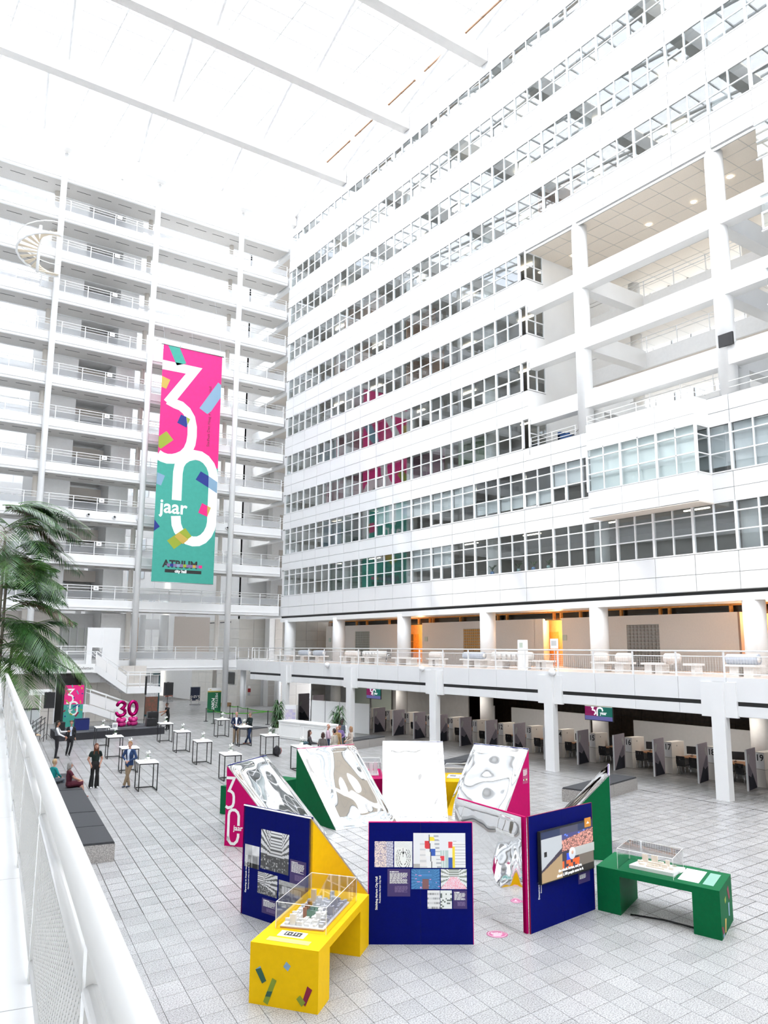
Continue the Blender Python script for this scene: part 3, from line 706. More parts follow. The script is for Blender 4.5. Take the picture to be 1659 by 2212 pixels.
# spiral stair
o=thing('spiral_stair','cream spiral stair at upper left beside the footbridges','stair',(11.6,63.8,34.4))
b=MB(); b.cyl(0,0,0,3.9,.12,W,12); b.obj('newel_post',o)
tb=MB(); tb.prism([(.1,-.03),(1.55,-.22),(1.6,0),(1.55,.22),(.1,.05)],0,.06,mat('cream_tread',(.80,.70,.55),.5)); tme=tb.mesh('tread')
for i in range(17): link('tread',tme,o,(0,0,.15+i*.21),i*2*PI/16)
b=MB(); b.tube([(1.6*math.cos(i*2*PI/16),1.6*math.sin(i*2*PI/16),1.1+i*.21) for i in range(17)],.04,W,6); b.tube([(1.6*math.cos(i*2*PI/16),1.6*math.sin(i*2*PI/16),.1+i*.21) for i in range(17)],.09,W,6); b.obj('handrail',o)
# round cameras under the fifth-from-bottom bridge
for i,x in enumerate((14.9,17.0,19.05,21.0,26.9,28.9)):
    o=thing('round_spotlight','round white spotlight with dark lens on a footbridge edge, number %s from the left'%['first','second','third','fourth','fifth','sixth'][i],'spotlight',(x+.1,65.32,15.95),0,'round spotlights on the footbridge')
    b=MB(); b.tube([(0,.06,0),(0,-.12,0)],.14,WF,14); b.obj('housing',o); b=MB(); b.tube([(0,-.125,0),(0,-.13,0)],.085,BLACK,12); b.obj('lens',o)
# ---- ground floor walls behind the stage
SW=struct('wall_7',label='beige block walls and stair enclosure behind the stage')
def blocks(x0,x1,z0,z1,y,m=BLOCK,w=.8,h=.4):
    nx=max(1,round((x1-x0)/w)); nz=max(1,round((z1-z0)/h)); dx=(x1-x0)/nx; dz=(z1-z0)/nz
    b=MB(); b.box((.006,0,.006),(dx-.006,.05,dz-.006),m); me=b.mesh('block')
    for i in range(nx):
        for j in range(nz): link('block',me,SW,(x0+i*dx,y,z0+j*dz))
    b=MB(); b.box((x0,y+.045,z0),(x1,y+.3,z1),m); b.obj('backing_wall',SW)
PLB=mat('pale_block',(.66,.62,.57),.7,nscale=14,namt=.04)
blocks(12.3,15.05,0,4.1,63.3,PLB,.9,.45); blocks(17.3,22.0,0,4.1,63.9,PLB,.95,.45)
b=MB(); b.box((15.05,64.6,0),(17.3,64.7,4.1),mat('dark_door_glass',(.03,.03,.028),.15)); b.obj('door_leaf',SW); b=MB(); b.box((15.05,63.3,0),(15.12,64.6,4.1),WF); b.box((17.23,63.3,0),(17.3,64.6,4.1),WF); b.box((15.05,63.3,4.0),(17.3,64.6,4.1),WF); b.obj('door_frame',SW)
blocks(11.0,16.2,4.6,8.3,68.1,PLB,1.0,.5)
b=MB(); b.box((19.4,68.0,4.6),(22.2,68.1,8.3),WPL); b.box((16.2,70.5,4.6),(19.4,70.6,8.3),mat('pale_lobby',(.78,.80,.76),.4)); b.obj('lobby_wall',SW)
for i in range(5): b=MB(); b.box((16.3+i*.62,70.35,4.6),(16.38+i*.62,70.45,7.4),WF); b.obj('glazing_bar',SW)
b=MB(); b.box((16.2,70.4,7.1),(19.4,70.5,8.3),WPL); b.obj('lobby_lintel',SW)
b=MB(); b.box((26.8,71.0,4.6),(30.2,71.1,8.3),BEIGE); b.box((22.5,76,4.6),(25.5,76.1,8.3),mat('peach_wall',(.74,.56,.42),.6)); b.obj('beige_wall',SW)
for x in (24.0,26.0,27.6): b=MB(); b.cyl(x,71.5,4.5,8.4,.42 if x!=24. else .3,W,16); b.obj('round_column',SW)
for x,y in ((21.9,72),(31.2,92)): b=MB(); b.cyl(x,y,0,3.66,.4,WPL,16); b.obj('round_column',SW)
# glazed entrance far behind
b=MB(); b.box((23,98,0),(33,98.1,3.8),mat('bright_entrance',(.80,.84,.80),emit=.6)); b.obj('entrance_glazing',SW)
for i in range(8): b=MB(); b.box((23.5+i*1.25,97.8,0),(23.6+i*1.25,98,3.8),STEEL); b.obj('glazing_bar',SW)
b=MB(); b.box((26.6,97.6,1.6),(28.0,97.7,3.6),mat('dark_panel',(.05,.045,.03),.4)); b.obj('dark_sign_panel',SW)
# ---- stair with sign, white screen wall
ST=thing('staircase','white staircase with mesh balustrade descending from the landing behind the stage','stair',(0,0,0))
b=MB(); b.box((15.3,61.6,3.66),(17.6,65.4,4.15),W); b.obj('upper_landing',ST)
def flight(x0,z0,x1,z1,y0,y1):
    n=12; b=MB()
    b.hexa([(x0,y0,z0-.45),(x1,y0,z1-.45),(x1,y0+.06,z1-.45),(x0,y0+.06,z0-.45),(x0,y0,z0+.05),(x1,y0,z1+.05),(x1,y0+.06,z1+.05),(x0,y0+.06,z0+.05)],W)
    b.hexa([(x0,y1-.06,z0-.45),(x1,y1-.06,z1-.45),(x1,y1,z1-.45),(x0,y1,z0-.45),(x0,y1-.06,z0+.05),(x1,y1-.06,z1+.05),(x1,y1,z1+.05),(x0,y1,z0+.05)],W)
    b.obj('stringer',ST)
    for i in range(n):
        a=x0+(x1-x0)*i/n; c=x0+(x1-x0)*(i+1)/n; z=z0+(z1-z0)*(i+1)/n; b=MB(); b.box((a,y0+.06,z-.05),(c,y1-.06,z),WPL); b.box((a,y0+.06,z-.3),(a+.03,y1-.06,z),WPL); b.obj('step',ST)
    b=MB()
    for yy in (y0+.03,y1-.03): b.tube([(x0,yy,z0+1.1),(x1,yy,z1+1.1)],.03,W,6); b.tube([(x0,yy,z0+.85),(x1,yy,z1+.85)],.02,W,6)
    for i in range(4): a=x0+(x1-x0)*i/3; z=z0+(z1-z0)*i/3; b.tube([(a,y0+.03,z),(a,y0+.03,z+1.1)],.025,W,6)
    b.obj('handrail',ST)
    b=MB(); b.hexa([(x0,y0+.02,z0+.1),(x1,y0+.02,z1+.1),(x1,y0+.03,z1+.1),(x0,y0+.03,z0+.1),(x0,y0+.02,z0+.85),(x1,y0+.02,z1+.85),(x1,y0+.03,z1+.85),(x0,y0+.03,z0+.85)],mat('white_mesh_panel',(.86,.85,.83),.6)); b.obj('mesh_panel',ST)
flight(17.5,4.15,19.85,2.55,61.9,63.3)
b=MB(); b.box((19.85,61.7,2.1),(22.5,63.6,2.55),W); b.obj('middle_landing',ST)
b=MB()
for yy in (61.75,63.5):
    for z in (3.65,3.45,2.75): b.tube([(19.85,yy,z),(22.4,yy,z)],.025,W,6)
for x in (19.9,20.8,21.6,22.4): b.tube([(x,61.75,2.55),(x,61.75,3.65)],.025,W,6)
b.obj('landing_rail',ST)
flight(16.3,1.55,19.6,.35,58.6,59.9)
b=MB(); b.box((15.2,58.6,1.1),(16.3,59.9,1.55),W); b.box((15.6,59.2,0),(15.8,59.6,1.1),W); b.obj('lower_landing',ST)
b=MB(); b.box((15.3,61.65,4.3),(15.35,65.3,5.2),W); 
for z in (5.25,5.05): b.tube([(12,61.7,z),(17.5,61.7,z)],.025,W,6)
for x in (12.5,13.8,15.3,17.4): b.tube([(x,61.7,4.15),(x,61.7,5.25)],.025,W,6)
b.box((8,61.6,3.66),(15.3,65.4,4.15),W)
b.obj('landing_balustrade',ST)
o=thing('screen_wall','tall white screen wall with a square opening rising behind the stair','screen wall',(17.1,63.2,2.9))
b=MB(); b.box((0,0,2.6),(2.45,.12,4.1),W); b.box((0,0,0),(2.45,.12,1.4),W); b.box((0,0,1.4),(.4,.12,2.6),W); b.box((1.15,0,1.4),(2.45,.12,2.6),W); b.obj('panel',o)
b=MB(); b.box((1.15,-.015,0),(1.17,0,4.1),WF); b.obj('panel_joint',o)
o=thing('toilet_sign','white overhead sign reading Toiletten with an arrow, on the stair landing','sign',(15.35,61.5,3.72))
b=MB(); b.box((0,0,0),(1.95,.08,.6),WHITE); b.obj('sign_board',o)
put(text_mesh('Toiletten',.30,.003,BLACKP),'lettering',o,(.72,-.004,.2),(1,0,0),(0,0,1))
b=MB(); b.tube([(.22,-.01,.17),(.58,-.01,.42)],.018,BLACKP,4); b.tube([(.3,-.01,.13),(.2,-.01,.15),(.24,-.01,.26)],.018,BLACKP,4); b.obj('arrow',o)
o=thing('toilet_sign','small white free-standing sign reading Toiletten behind the foreground railing','sign',(11.55,55.0,0))
b=MB(); b.box((0,0,2.55),(1.35,.05,2.9),WHITE); b.obj('sign_board',o); b=MB(); b.tube([(.7,.02,0),(.7,.02,2.55)],.035,W,8); b.obj('post',o)
put(text_mesh('Toiletten',.24,.003,mat('grey_print',(.35,.35,.35))),'lettering',o,(.18,-.004,2.64),(1,0,0),(0,0,1))
# ================================================================ "30" ARTWORK (units: panel width = 1, v downwards from the top)
P3t=[(-.003,.34),(.525,.34),(.115,.955)]
P3=[(.115,.90),(.24,.945),(.332,.963),(.43,1.03),(.50,1.13),(.535,1.27),(.54,1.419),(.525,1.55),(.48,1.67),(.409,1.757),(.32,1.81),(.24,1.84),(.15,1.85),(.07,1.835),(0,1.80)]
P0a=[(.335,2.489),(.335,2.047),(.354,1.92),(.40,1.835),(.48,1.77),(.596,1.725),(.70,1.73),(.79,1.775),(.87,1.86),(.915,1.96),(.93,2.06),(.93,2.789),(.915,2.88),(.87,2.98),(.80,3.06),(.72,3.105),(.63,3.115),(.54,3.095),(.46,3.04),(.39,2.96),(.35,2.87),(.335,2.738)]
CONF=[(TEAL,'rail',[(.076,.006),(.265,.002),(.385,.243),(.231,.308)]),(LBLUE,'x',[(.2,.26),(.342,.262),(.231,.308)]),(PYEL,'x',[(0,.529),(.135,.569),(.077,.729),(0,.708)]),
(LBLUE,'x',[(.945,.451),(1,.485),(1,.697),(.844,.959),(.78,1.02),(.641,.944)]),(PBLUE,'x',[(.339,1.102),(.426,1.125),(.453,1.251),(.441,1.302),(.283,1.246)]),(LIME,'x',[(.426,1.125),(.495,1.152),(.458,1.251)]),
(LIME,'x',[(.117,1.412),(.235,1.536),(.041,1.707),(0,1.676),(0,1.516)]),(LBLUE,'x',[(.005,2.085),(.13,2.123),(.075,2.287),(0,2.264)]),(PBLUE,'x',[(.711,1.979),(.847,2.039),(.85,2.226),(.632,2.122)]),
(LBLUE,'x',[(.847,2.039),(1,2.12),(1,2.303),(.85,2.226)]),(HOTP,'x',[(.755,2.49),(.847,2.525),(.852,2.701),(.699,2.65)]),(PYEL,'x',[(.847,2.525),(.907,2.55),(.852,2.701)]),(PBLUE,'x',[(0,2.823),(.089,2.927),(0,3.003)]),(LIME,'x',[(.496,2.913),(.607,3.037),(.331,3.258),(.214,3.133)]),(PYEL,'x',[(.40,2.99),(.555,3.09),(.47,3.17),(.33,3.06)])]
def artwork(root,origin,ux,wd,s,wdt=.155,conf=True,only=None):
    """white 3 and 0, word jaar; origin = top left of the panel, s = metres per unit"""
    uy=Vector((0,0,1)); ux=Vector(ux)
    b=MB(); f=lambda P:[(x*s,-y*s) for x,y in P]
    rib(f(P3t),wdt*s,WHITE,b,.0046); rib(f(P3),wdt*s,WHITE,b,.004); rib(f(P0a),wdt*s,WHITE,b,.0052)
    put(b.mesh('printed_numeral'),'printed_numeral',root,origin,ux,uy)
    put(text_mesh('jaar',.30*s,.003,WHITE,bold=.006*s),'lettering',root,Vector(origin)+ux*(.07*s)-uy*(2.70*s),ux,uy)
    if conf:
        for m in {c[0] for c in CONF}:
            for mm,_,p in CONF:
                if mm is m: b=MB(); b.prism(f(p),.004,.0075 if m is not PYEL else .009,m); put(b.mesh('printed_confetti'),'printed_confetti',root,origin,ux,uy)
def half_panel(root,origin,ux,s,h,split,name='cloth',th=.012,top=HOTP,bot=TEAL):
    ux=Vector(ux); b=MB(); b.box((0,-h*s,-th),(s,-split*s,0),bot); b.box((0,-split*s,-th),(s,0,0),top)
    return put(b.mesh(name),name,root,origin,ux,(0,0,1))
o=thing('banner','tall pink and teal hanging banner with a white 30 jaar, hung before the footbridges','banner',(21.85,63.5,10.75)); S=5.3
cl=half_panel(o,(0,0,20.0),(1,0,0),S,3.774,1.895)
b=MB(); n=18                         # the upper curve of the 0 closes off pink at the right, teal begins inside it
artwork(cl,(0,-.002,20.0),(1,0,0),None,S)
b=MB(); b.prism([( (.335+.078)*S,-1.90*S)]+[((.63+.215*math.cos(a))*S,-(2.02-.215*math.sin(a))*S) for a in [PI*(1-i/10) for i in range(11)]]+[((.845)*S,-2.1*S),((.413)*S,-2.1*S)],.0,.0035,TEAL)
put(b.mesh('printed_field'),'printed_field',cl,(0,-.002,20.0),(1,0,0),(0,0,1))
put(text_mesh('Stadhuis Den Haag x Atrium City Hall',.066*S,.003,BLACKP),'lettering',cl,(.835*S,-.003,20.0-1.56*S),(0,0,1),(-1,0,0))
put(text_mesh('ATRIUM',.155*S,.003,BLACKP,bold=.006*S),'lettering',cl,(.165*S,-.003,20.0-3.54*S),(1,0,0),(0,0,1))
b=MB(); b.box((.203*S,-3.623*S,0),(.793*S,-3.573*S,.004),BLACKP)
put(b.mesh('printed_bar'),'printed_bar',cl,(0,-.003,20.0),(1,0,0),(0,0,1))
b=MB()
for i,m in enumerate((LILAC,PBLUE,LILAC,LBLUE,LILAC,LIME,LILAC,LILAC,PYEL,LILAC,HOTP)): b.box(((.23+i*.052)*S,-3.53*S,.004),((.23+(i+1)*.052)*S,-3.485*S,.008),m)
put(b.mesh('printed_stripe'),'printed_stripe',cl,(0,-.003,20.0),(1,0,0),(0,0,1))
put(text_mesh('city hall',.062*S,.004,WHITE,bold=.003*S),'lettering',cl,(.36*S,-.009,20.0-3.617*S),(1,0,0),(0,0,1))
b=MB(); b.tube([(-.15,0,20.02),(5.45,0,20.02)],.05,STEEL,8); b.obj('top_rod',o); b=MB(); b.tube([(.1,0,0),(5.2,0,0)],.03,STEEL,8); b.obj('bottom_rod',o)
b=MB(); 
for x in (.1,2.65,5.2): b.tube([(x,0,20.02),(x,1.95,25.92)],.008,STEEL,4)
b.obj('suspension_wire',o)

# ================================================================ PRINTED PICTURES
R=random.Random(3)
def fract(x): return x-math.floor(x)
def hsh(a,b): return fract(math.sin(a*127.1+b*311.7)*43758.5453)
def nse(u,v,s): return noise.noise(Vector((u*s,v*s,3.3)))*.5+.5
def bands(u,v,x0,y0,k=22,lo=.12,hi=.8):     # atrium floors running to a vanishing point
    a=(v-y0)/max(abs(u-x0),.2); return hi if fract(a*k/9+.2)>.42 else lo
def pic_atrium(u,v): 
    if v<.34: return .08+.5*(hsh(int(u*30),int(v*30))>.8)*hsh(int(u*40),7)
    return bands(u,v,.55,.36)*(.7+.5*v)
def pic_court(u,v):
    if v<.38*(1.3-u): return .1+.35*(hsh(int(u*26),int(v*24))>.75)
    if v<.25: return .05+.6*(abs(u-.8)<.12)
    return bands(u,v,.1,.55,30)
def pic_hall(u,v): return min(1,max(0,.35+.5*nse(u,v,3)-.3*(hsh(int(u*9),2)>.6)*(v<.55)+.5*(v>.6)*(u>.5)*.6-.4*(v<.2)))
def pic_city(u,v):
    if v>.82: return .3+.3*nse(u,v,14)
    if .5<v<.8 and .12<u<.85: return .62 if fract(u*9)>.18 else .3
    return .12+.45*(hsh(int(u*16),int(v*13))>.62)*nse(u,v,6)
def pic_fair(u,v):
    if u>.62: return (.75,.74,.85) if fract((u-v*.35)*14)>.4 else (.18,.17,.25)
    h=hsh(int(u*34),int(v*34)); return (.75+.2*h,.62+.2*h,.62+.1*h) if h>.35 else (.35,.3,.42)
def pic_spider(u,v):
    c=(.92,.93,.9)
    if v>.75 or (u>.6 and v>.35): c=(.78,.8,.8) if fract((v-u*.3)*16)>.5 else c
    d=min(abs(math.hypot((u-.5)*1.0,(v-.35)*.8)-r*.16+.0) for r in (1.3,1.9,2.4))
    if v<.68 and d<.012 and fract(math.atan2(v-.35,u-.5)*2.2)<.85 and abs(u-.5)>.06: return (.03,.03,.03)
    if math.hypot((u-.5)*1.4,v-.55)<.06 or (abs(u-.49)<.02 and .4<v<.74): return (.02,.02,.02)
    return c
def pic_tower(u,v):
    if .26<u+.06*v<.45 and v<.98:
        g=(u+.06*v-.26)/.19
        r=int(v*9)
        if abs(g-.5)<.04: return (.05,.05,.05)
        if g<.5: return [(.92,.92,.9),(.9,.9,.9),(.9,.9,.9),(.93,.93,.9),(.9,.9,.9),(.8,.05,.06),(.8,.05,.06),(.9,.9,.9),(.9,.9,.9),(.9,.9,.9)][r]
        return [(.9,.9,.88),(.9,.9,.88),(.9,.9,.88),(.04,.12,.5),(.04,.12,.5),(.93,.93,.9),(.93,.93,.9),(.98,.8,.05),(.93,.93,.9),(.9,.9,.9)][r]
    if .45<=u+.06*v<.54: return (.88,.88,.86) if fract(v*9)>.35 else (.45,.47,.5)
    if .12<u<.26 and v<.7: return (.88,.86,.84) if fract(v*6)>.3 else (.7,.7,.7)
    if .67<u<.75 and v<.76: return (.85,.06,.08) if v>.56 else ((.92,.92,.9) if v>.3 else (.04,.12,.45))
    if .75<=u<.79 and v<.62-.2*(u-.75): return (.98,.75,.05)
    if u>=.76 and v<.78-.25*(u-.76): return (.92,.92,.91) if fract(v*12)>.25 else (.6,.6,.62)
    if .52<u<.60 and .2<v<.34: return (.85,.06,.08)
    if .5<u<.68 and v<.5: return (.55,.68,.64) if fract(u*40)>.3 else (.85,.88,.86)
    if v<.12: return (.5,.48,.46)
    return (.87,.88,.9)
def pic_night(u,v):
    b=.12+.5*bands(u,v,.52,.45,26,.1,.9); 
    if abs(u-.5)<.12 and v<.5: return (.25,.12,.12)
    return (.02+.1*b,.12+.25*b,.3+.45*b) if hsh(int(u*20),int(v*20))<.95 else (.8,.3,.6)
def pic_pink(u,v):
    if v<.62 and abs(u-.5)<.1+.65*(.65-v): h=hsh(int(u*40),int(v*30)); return (.95,.35+.5*h,.45+.45*h)
    return (.85,.86,.84) if bands(u,v,.5,.62,16)>.5 else (.3,.33,.28)
def pic_rows(u,v): return .85 if fract(v*4)>.42 else .3+.4*(hsh(int(u*22),int(v*4))>.5)
def pic_front(u,v): return (.85,.88,.85) if hsh(int(u*7),int(v*12))>.28 or v>.85 else (.15,.18,.16)
def pic_doc(u,v):
    if v>.86: return (.02,.03,.08) if u<.35 or u>.7 else (.06,.06,.1)
    if .38<u and v>.52-.1*(u-.4):
        if v<.8-.2*(.7-u): h=hsh(int(u*70),int(v*46)); return (.75*h+.05,.32*h+.03,.25*h+.03)
        return (.06,.06,.18) if hsh(int(u*30),int(v*30))<.9 else (.1,.2,.9)
    if u<.38 and v>.25+u*.9: return (.42,.44,.46) if not(.05<u<.1 and .5<v<.6) else (.02,.02,.02)
    if u<.38 and v<.2+u*.75: return (.36,.25,.14)
    if abs(u-.57)<.022 and .36<v<.62: return (.85,.04,.03)
    if .47<u<.56 and .32<v<.46: return (.03,.08,.65)
    if v<.13: return (.03,.025,.025)
    if .28<u<.72 and .16<v<.32 and hsh(int(u*24),int(v*16))>.55: return (.8,.12,.03)
    return (.05,.04,.06) if u<.7 else (.16,.13,.11)
def paragraph(root,org,ux,w,h,lines,m,name='text_lines',lh=None):
    b=MB(); lh=lh or h/lines; 
    for i in range(lines):
        l=w*(1 if i%7!=6 else .7)*(.93+.07*hsh(i,3)); x=0; k=0
        while x<l: wl=.025+.05*hsh(i,k); b.box((x,-i*lh-lh*.55,0),(min(l,x+wl),-i*lh,.002),m); x+=wl+.009; k+=1
    return put(b.mesh(name),name,root,org,ux,(0,0,1))
class Panel:
    """vertical board from P0 (left) to P1 (right) seen from outside"""
    def __init__(s,root,P0,P1,h,m,th=.08,edge=None,core=True):
        s.root=root; s.P0=Vector((*P0,0)); s.P1=Vector((*P1,0)); s.ux=(s.P1-s.P0).normalized(); s.w=(s.P1-s.P0).length; s.n=Vector((s.ux.y,-s.ux.x,0)); s.h=h
        if core:
            b=MB(); b.box((0,0,-th),(s.w/2-.002,h,0),m); b.box((s.w/2+.002,0,-th),(s.w,h,0),m); b.box((s.w/2-.003,.01,-th),(s.w/2+.003,h-.01,-.006),BLACK)
            s.root=put(b.mesh('board'),'board',root,s.P0,s.ux,(0,0,1))
        if edge:
            b=MB(); b.box((s.w,0,-th),(s.w+.012,h+.006,.0),edge); b.box((-.012,0,-th),(0,h+.006,0),edge); b.box((0,h,-th),(s.w,h+.008,-.004),edge); b.box((.01,.01,-th-.01),(s.w-.01,h-.01,-th),edge); put(b.mesh('edge_strip'),'edge_strip',root,s.P0,s.ux,(0,0,1))
    def at(s,u,v,off=.003): return s.P0+s.ux*(u*s.w)+Vector((0,0,s.h*(1-v)))+s.n*off
    def pic(s,u0,v0,u1,v1,fn,nx=40,ny=32,name='printed_photo'): 
        return put(picture((u1-u0)*s.w,(v1-v0)*s.h,nx,ny,fn),name,s.root,s.at(u0,v1,.004),s.ux,(0,0,1))
    def rect(s,u0,v0,u1,v1,m,name='text_card',off=.003):
        b=MB(); b.box((0,0,0),((u1-u0)*s.w,(v1-v0)*s.h,.003),m); return put(b.mesh(name),name,s.root,s.at(u0,v1,off),s.ux,(0,0,1))
    def card(s,u0,v0,u1,v1,lines=12):
        s.rect(u0,v0,u1,v1,PURP); w=(u1-u0)*s.w; h=(v1-v0)*s.h
        paragraph(s.root,s.at(u0+(u1-u0)*.1,v0+(v1-v0)*.08,.007),s.ux,w*.4,.03,1,WHITE,'card_title')
        paragraph(s.root,s.at(u0+(u1-u0)*.1,v0+(v1-v0)*.14,.007),s.ux,w*.8,h*.4,lines,WHITE)
        paragraph(s.root,s.at(u0+(u1-u0)*.32,v0+(v1-v0)*.62,.007),s.ux,w*.58,h*.24,max(4,lines*2//3),LILAC)
    def vtext(s,t,size,u,v,bold=0): put(text_mesh(t,size,.002,WHITE,bold=bold),'lettering',s.root,s.at(u,v,.004),(0,0,1),-s.ux)
H=2.22
def wedge(root,P0,P1,d,colL,colR,outer=None,mirror=True,seed=0,core=True):
    """prism with vertical outer face P0-P1, top edge at H, sloping mirror coming down at depth d inside the ring"""
    P0=Vector((*P0,0));P1=Vector((*P1,0)); ux=(P1-P0).normalized(); n=Vector((-ux.y,ux.x,0)); up=Vector((0,0,H)); w=(P1-P0).length
    for P,m,sg in ((P0,colL,1),(P1,colR,-1)):
        t=ux*(.04*sg); a=[P,P+n*d,P+up]; bb=[p+t for p in a]; b=MB(); b.add([tuple(p) for p in a+bb],[(0,1,2),(5,4,3),(0,3,4,1),(1,4,5,2),(2,5,3,0)] if sg>0 else [(2,1,0),(3,4,5),(1,4,3,0),(2,5,4,1),(0,3,5,2)],m); b.obj('side_board',root)
    if outer: b=MB(); b.hexa([tuple(q) for q in (P0+ux*.001,P1-ux*.001,P1+n*.04-ux*.001,P0+n*.04+ux*.001,P0+up+ux*.001,P1+up-ux*.001,P1+up+n*.04-ux*.001,P0+up+n*.04+ux*.001)],outer); b.obj('outer_board',root)
    if mirror:
        nx,ny=44,44; L=math.hypot(d,H); s_=(n*d-up).normalized(); nn=ux.cross(s_).normalized(); nn=nn if nn.z>0 else -nn; vs=[];fs=[]
        for j in range(ny+1):
            for i in range(nx+1):
                a,c=i/nx,j/ny; e=(min(a,1-a,.12)/.12)*(min(c,1-c,.12)/.12); e=e*e*(3-2*e)
                q=noise.noise(Vector((a*2.1+seed*7,c*2.3,seed)))*.034+noise.noise(Vector((a*4.5+seed*3,c*3.8,seed+5)))*.005
                vs.append(tuple(P0+up+ux*(a*w)+s_*(c*L)+nn*(.012+e*(q+.045))))
        fs=[(j*(nx+1)+i,j*(nx+1)+i+1,(j+1)*(nx+1)+i+1,(j+1)*(nx+1)+i) for j in range(ny) for i in range(nx)]
        b=MB(); b.add(vs,fs,MIRROR,True); b.obj('mirror_foil',root)
        b=MB(); q=[P0+up,P1+up,P1+n*d,P0+n*d]; b.hexa([tuple(p-nn*.02) for p in q]+[tuple(p+nn*.004) for p in q],WHITE); b.obj('backing_board',root)
# M1 : left navy panel with black and white photographs, yellow side
o=thing('exhibition_panel','navy exhibition panel with black-and-white photographs and a yellow triangular side','exhibition panel',(0,0,0),0,'wedge shaped exhibition panels')
P=Panel(o,(8.09,16.76),(8.60,14.73),H,BLUEB,.06); wedge(o,(8.09,16.76),(8.60,14.73),2.15,PINK,YELLOW,seed=1)
P.pic(.285,.19,.70,.545,pic_atrium,46,40); P.pic(.04,.36,.265,.565,pic_hall,26,24); P.pic(.25,.575,.545,.77,pic_court,36,28); P.pic(.565,.60,.935,.83,pic_city,40,28)
P.card(.72,.395,.945,.60,8); P.card(.325,.80,.55,.99-.06,8)
P.vtext('Opening en impuls voor de stad',.058,.075,.80,.0015); P.vtext('Opening and urban boost for the city',.040,.115,.765,.0007)
# M2 : centre navy panel
o=thing('exhibition_panel','navy exhibition panel with colour photographs of buildings and a spider sculpture, centre front','exhibition panel',(0,0,0),0,'wedge shaped exhibition panels')
P=Panel(o,(9.31,13.70),(10.97,12.56),H,BLUEB,.09,edge=PINK)
P.pic(.43,.085,.935,.375,pic_tower,64,44); P.pic(.055,.155,.235,.37,pic_fair,30,36); P.pic(.245,.155,.42,.37,pic_spider,40,46); P.pic(.41,.385,.685,.55,pic_night,36,26); P.pic(.695,.385,.945,.55,pic_pink,36,26)
P.pic(.565,.56,.685,.71,pic_rows,24,28); P.pic(.69,.56,.80,.71,pic_front,20,24); P.card(.18,.385,.40,.61,13); P.card(.81,.56,.945,.71,10)
P.vtext('Stichting Atrium City Hall',.058,.085,.72,.0015); P.vtext('Foundation Atrium City Hall',.043,.115,.665,.0008)
# M3 : right navy panel with screen
o=thing('exhibition_panel','navy exhibition panel carrying a television screen, in front of the green table','exhibition panel',(0,0,0),0,'wedge shaped exhibition panels')
P=Panel(o,(12.30,12.34),(14.58,12.66),H,BLUEB,.03,edge=CRIM)
P.vtext('Documentaire',.066,.135,.735,.0015); P.vtext('Documentary',.044,.165,.685,.0008)
P.rect(.735,.525,.93,.72,PURP,'information_card'); put(text_mesh('ATRIUM',.10,.002,BLACKP,bold=.003),'lettering',P.root,P.at(.755,.585,.008),P.ux,(0,0,1)); 
for i,m in enumerate((LBLUE,LIME,PYEL,HOTP)): P.rect(.765+i*.035,.57,.80+i*.035,.585,m,'printed_stripe',.009)
P.rect(.76,.60,.90,.617,BLACKP,'printed_bar'); put(text_mesh('city hall',.035,.002,WHITE),'lettering',P.root,P.at(.80,.615,.009),P.ux,(0,0,1)); paragraph(P.root,P.at(.755,.64,.008),P.ux,.24,.09,5,WHITE)
o=thing('television','wall mounted television on the navy panel showing a concert audience','television',tuple(P.at(0,0,0)))
Q=lambda u,v,off: P.at(u,v,off)-P.at(0,0,0)
b=MB(); b.box((0,0,0),(1.93,1.02,.07),BLKP); put(b.mesh('housing'),'housing',o,Q(.105,.60,.03),P.ux,(0,0,1))
put(picture(1.89,.98,120,70,pic_doc,.22),'screen_image',o,Q(.115,.59,.104),P.ux,(0,0,1))
b=MB(); b.box((0,0,0),(.8,.17,.004),mat('caption_card',(.5,.5,.48),emit=.1)); put(b.mesh('caption_card'),'caption_card',o,Q(.60,.43,.106),P.ux,(0,0,1))
b=MB(); b.tube([(0,0,0),(0,0,.006)],.12,mat('portrait_disc',(.5,.52,.58),emit=.4),20); b.tube([(0,.02,.005),(0,.02,.01)],.04,mat('portrait_skin',(.5,.3,.22),emit=.3),10); put(b.mesh('portrait_disc'),'portrait_disc',o,Q(.585,.40,.106),P.ux,(0,0,1))
b=MB(); b.box((0,0,0),(.24,.19,.004),mat('orange_logo',(.5,.2,.02),emit=.2)); b.prism([(.06,.07),(.18,.07),(.12,.12)],.004,.007,WHITE); put(b.mesh('corner_logo'),'corner_logo',o,Q(.80,.20,.106),P.ux,(0,0,1))
TL=mat('caption_white',(.9,.9,.9),emit=.2)
put(text_mesh('the whole Atrium, and yes,',.078,.002,TL,'CENTER',.002),'lettering',o,Q(.55,.535,.107),P.ux,(0,0,1)); put(text_mesh('about 1,100 people came to it.',.078,.002,TL,'CENTER',.002),'lettering',o,Q(.55,.575,.107),P.ux,(0,0,1))
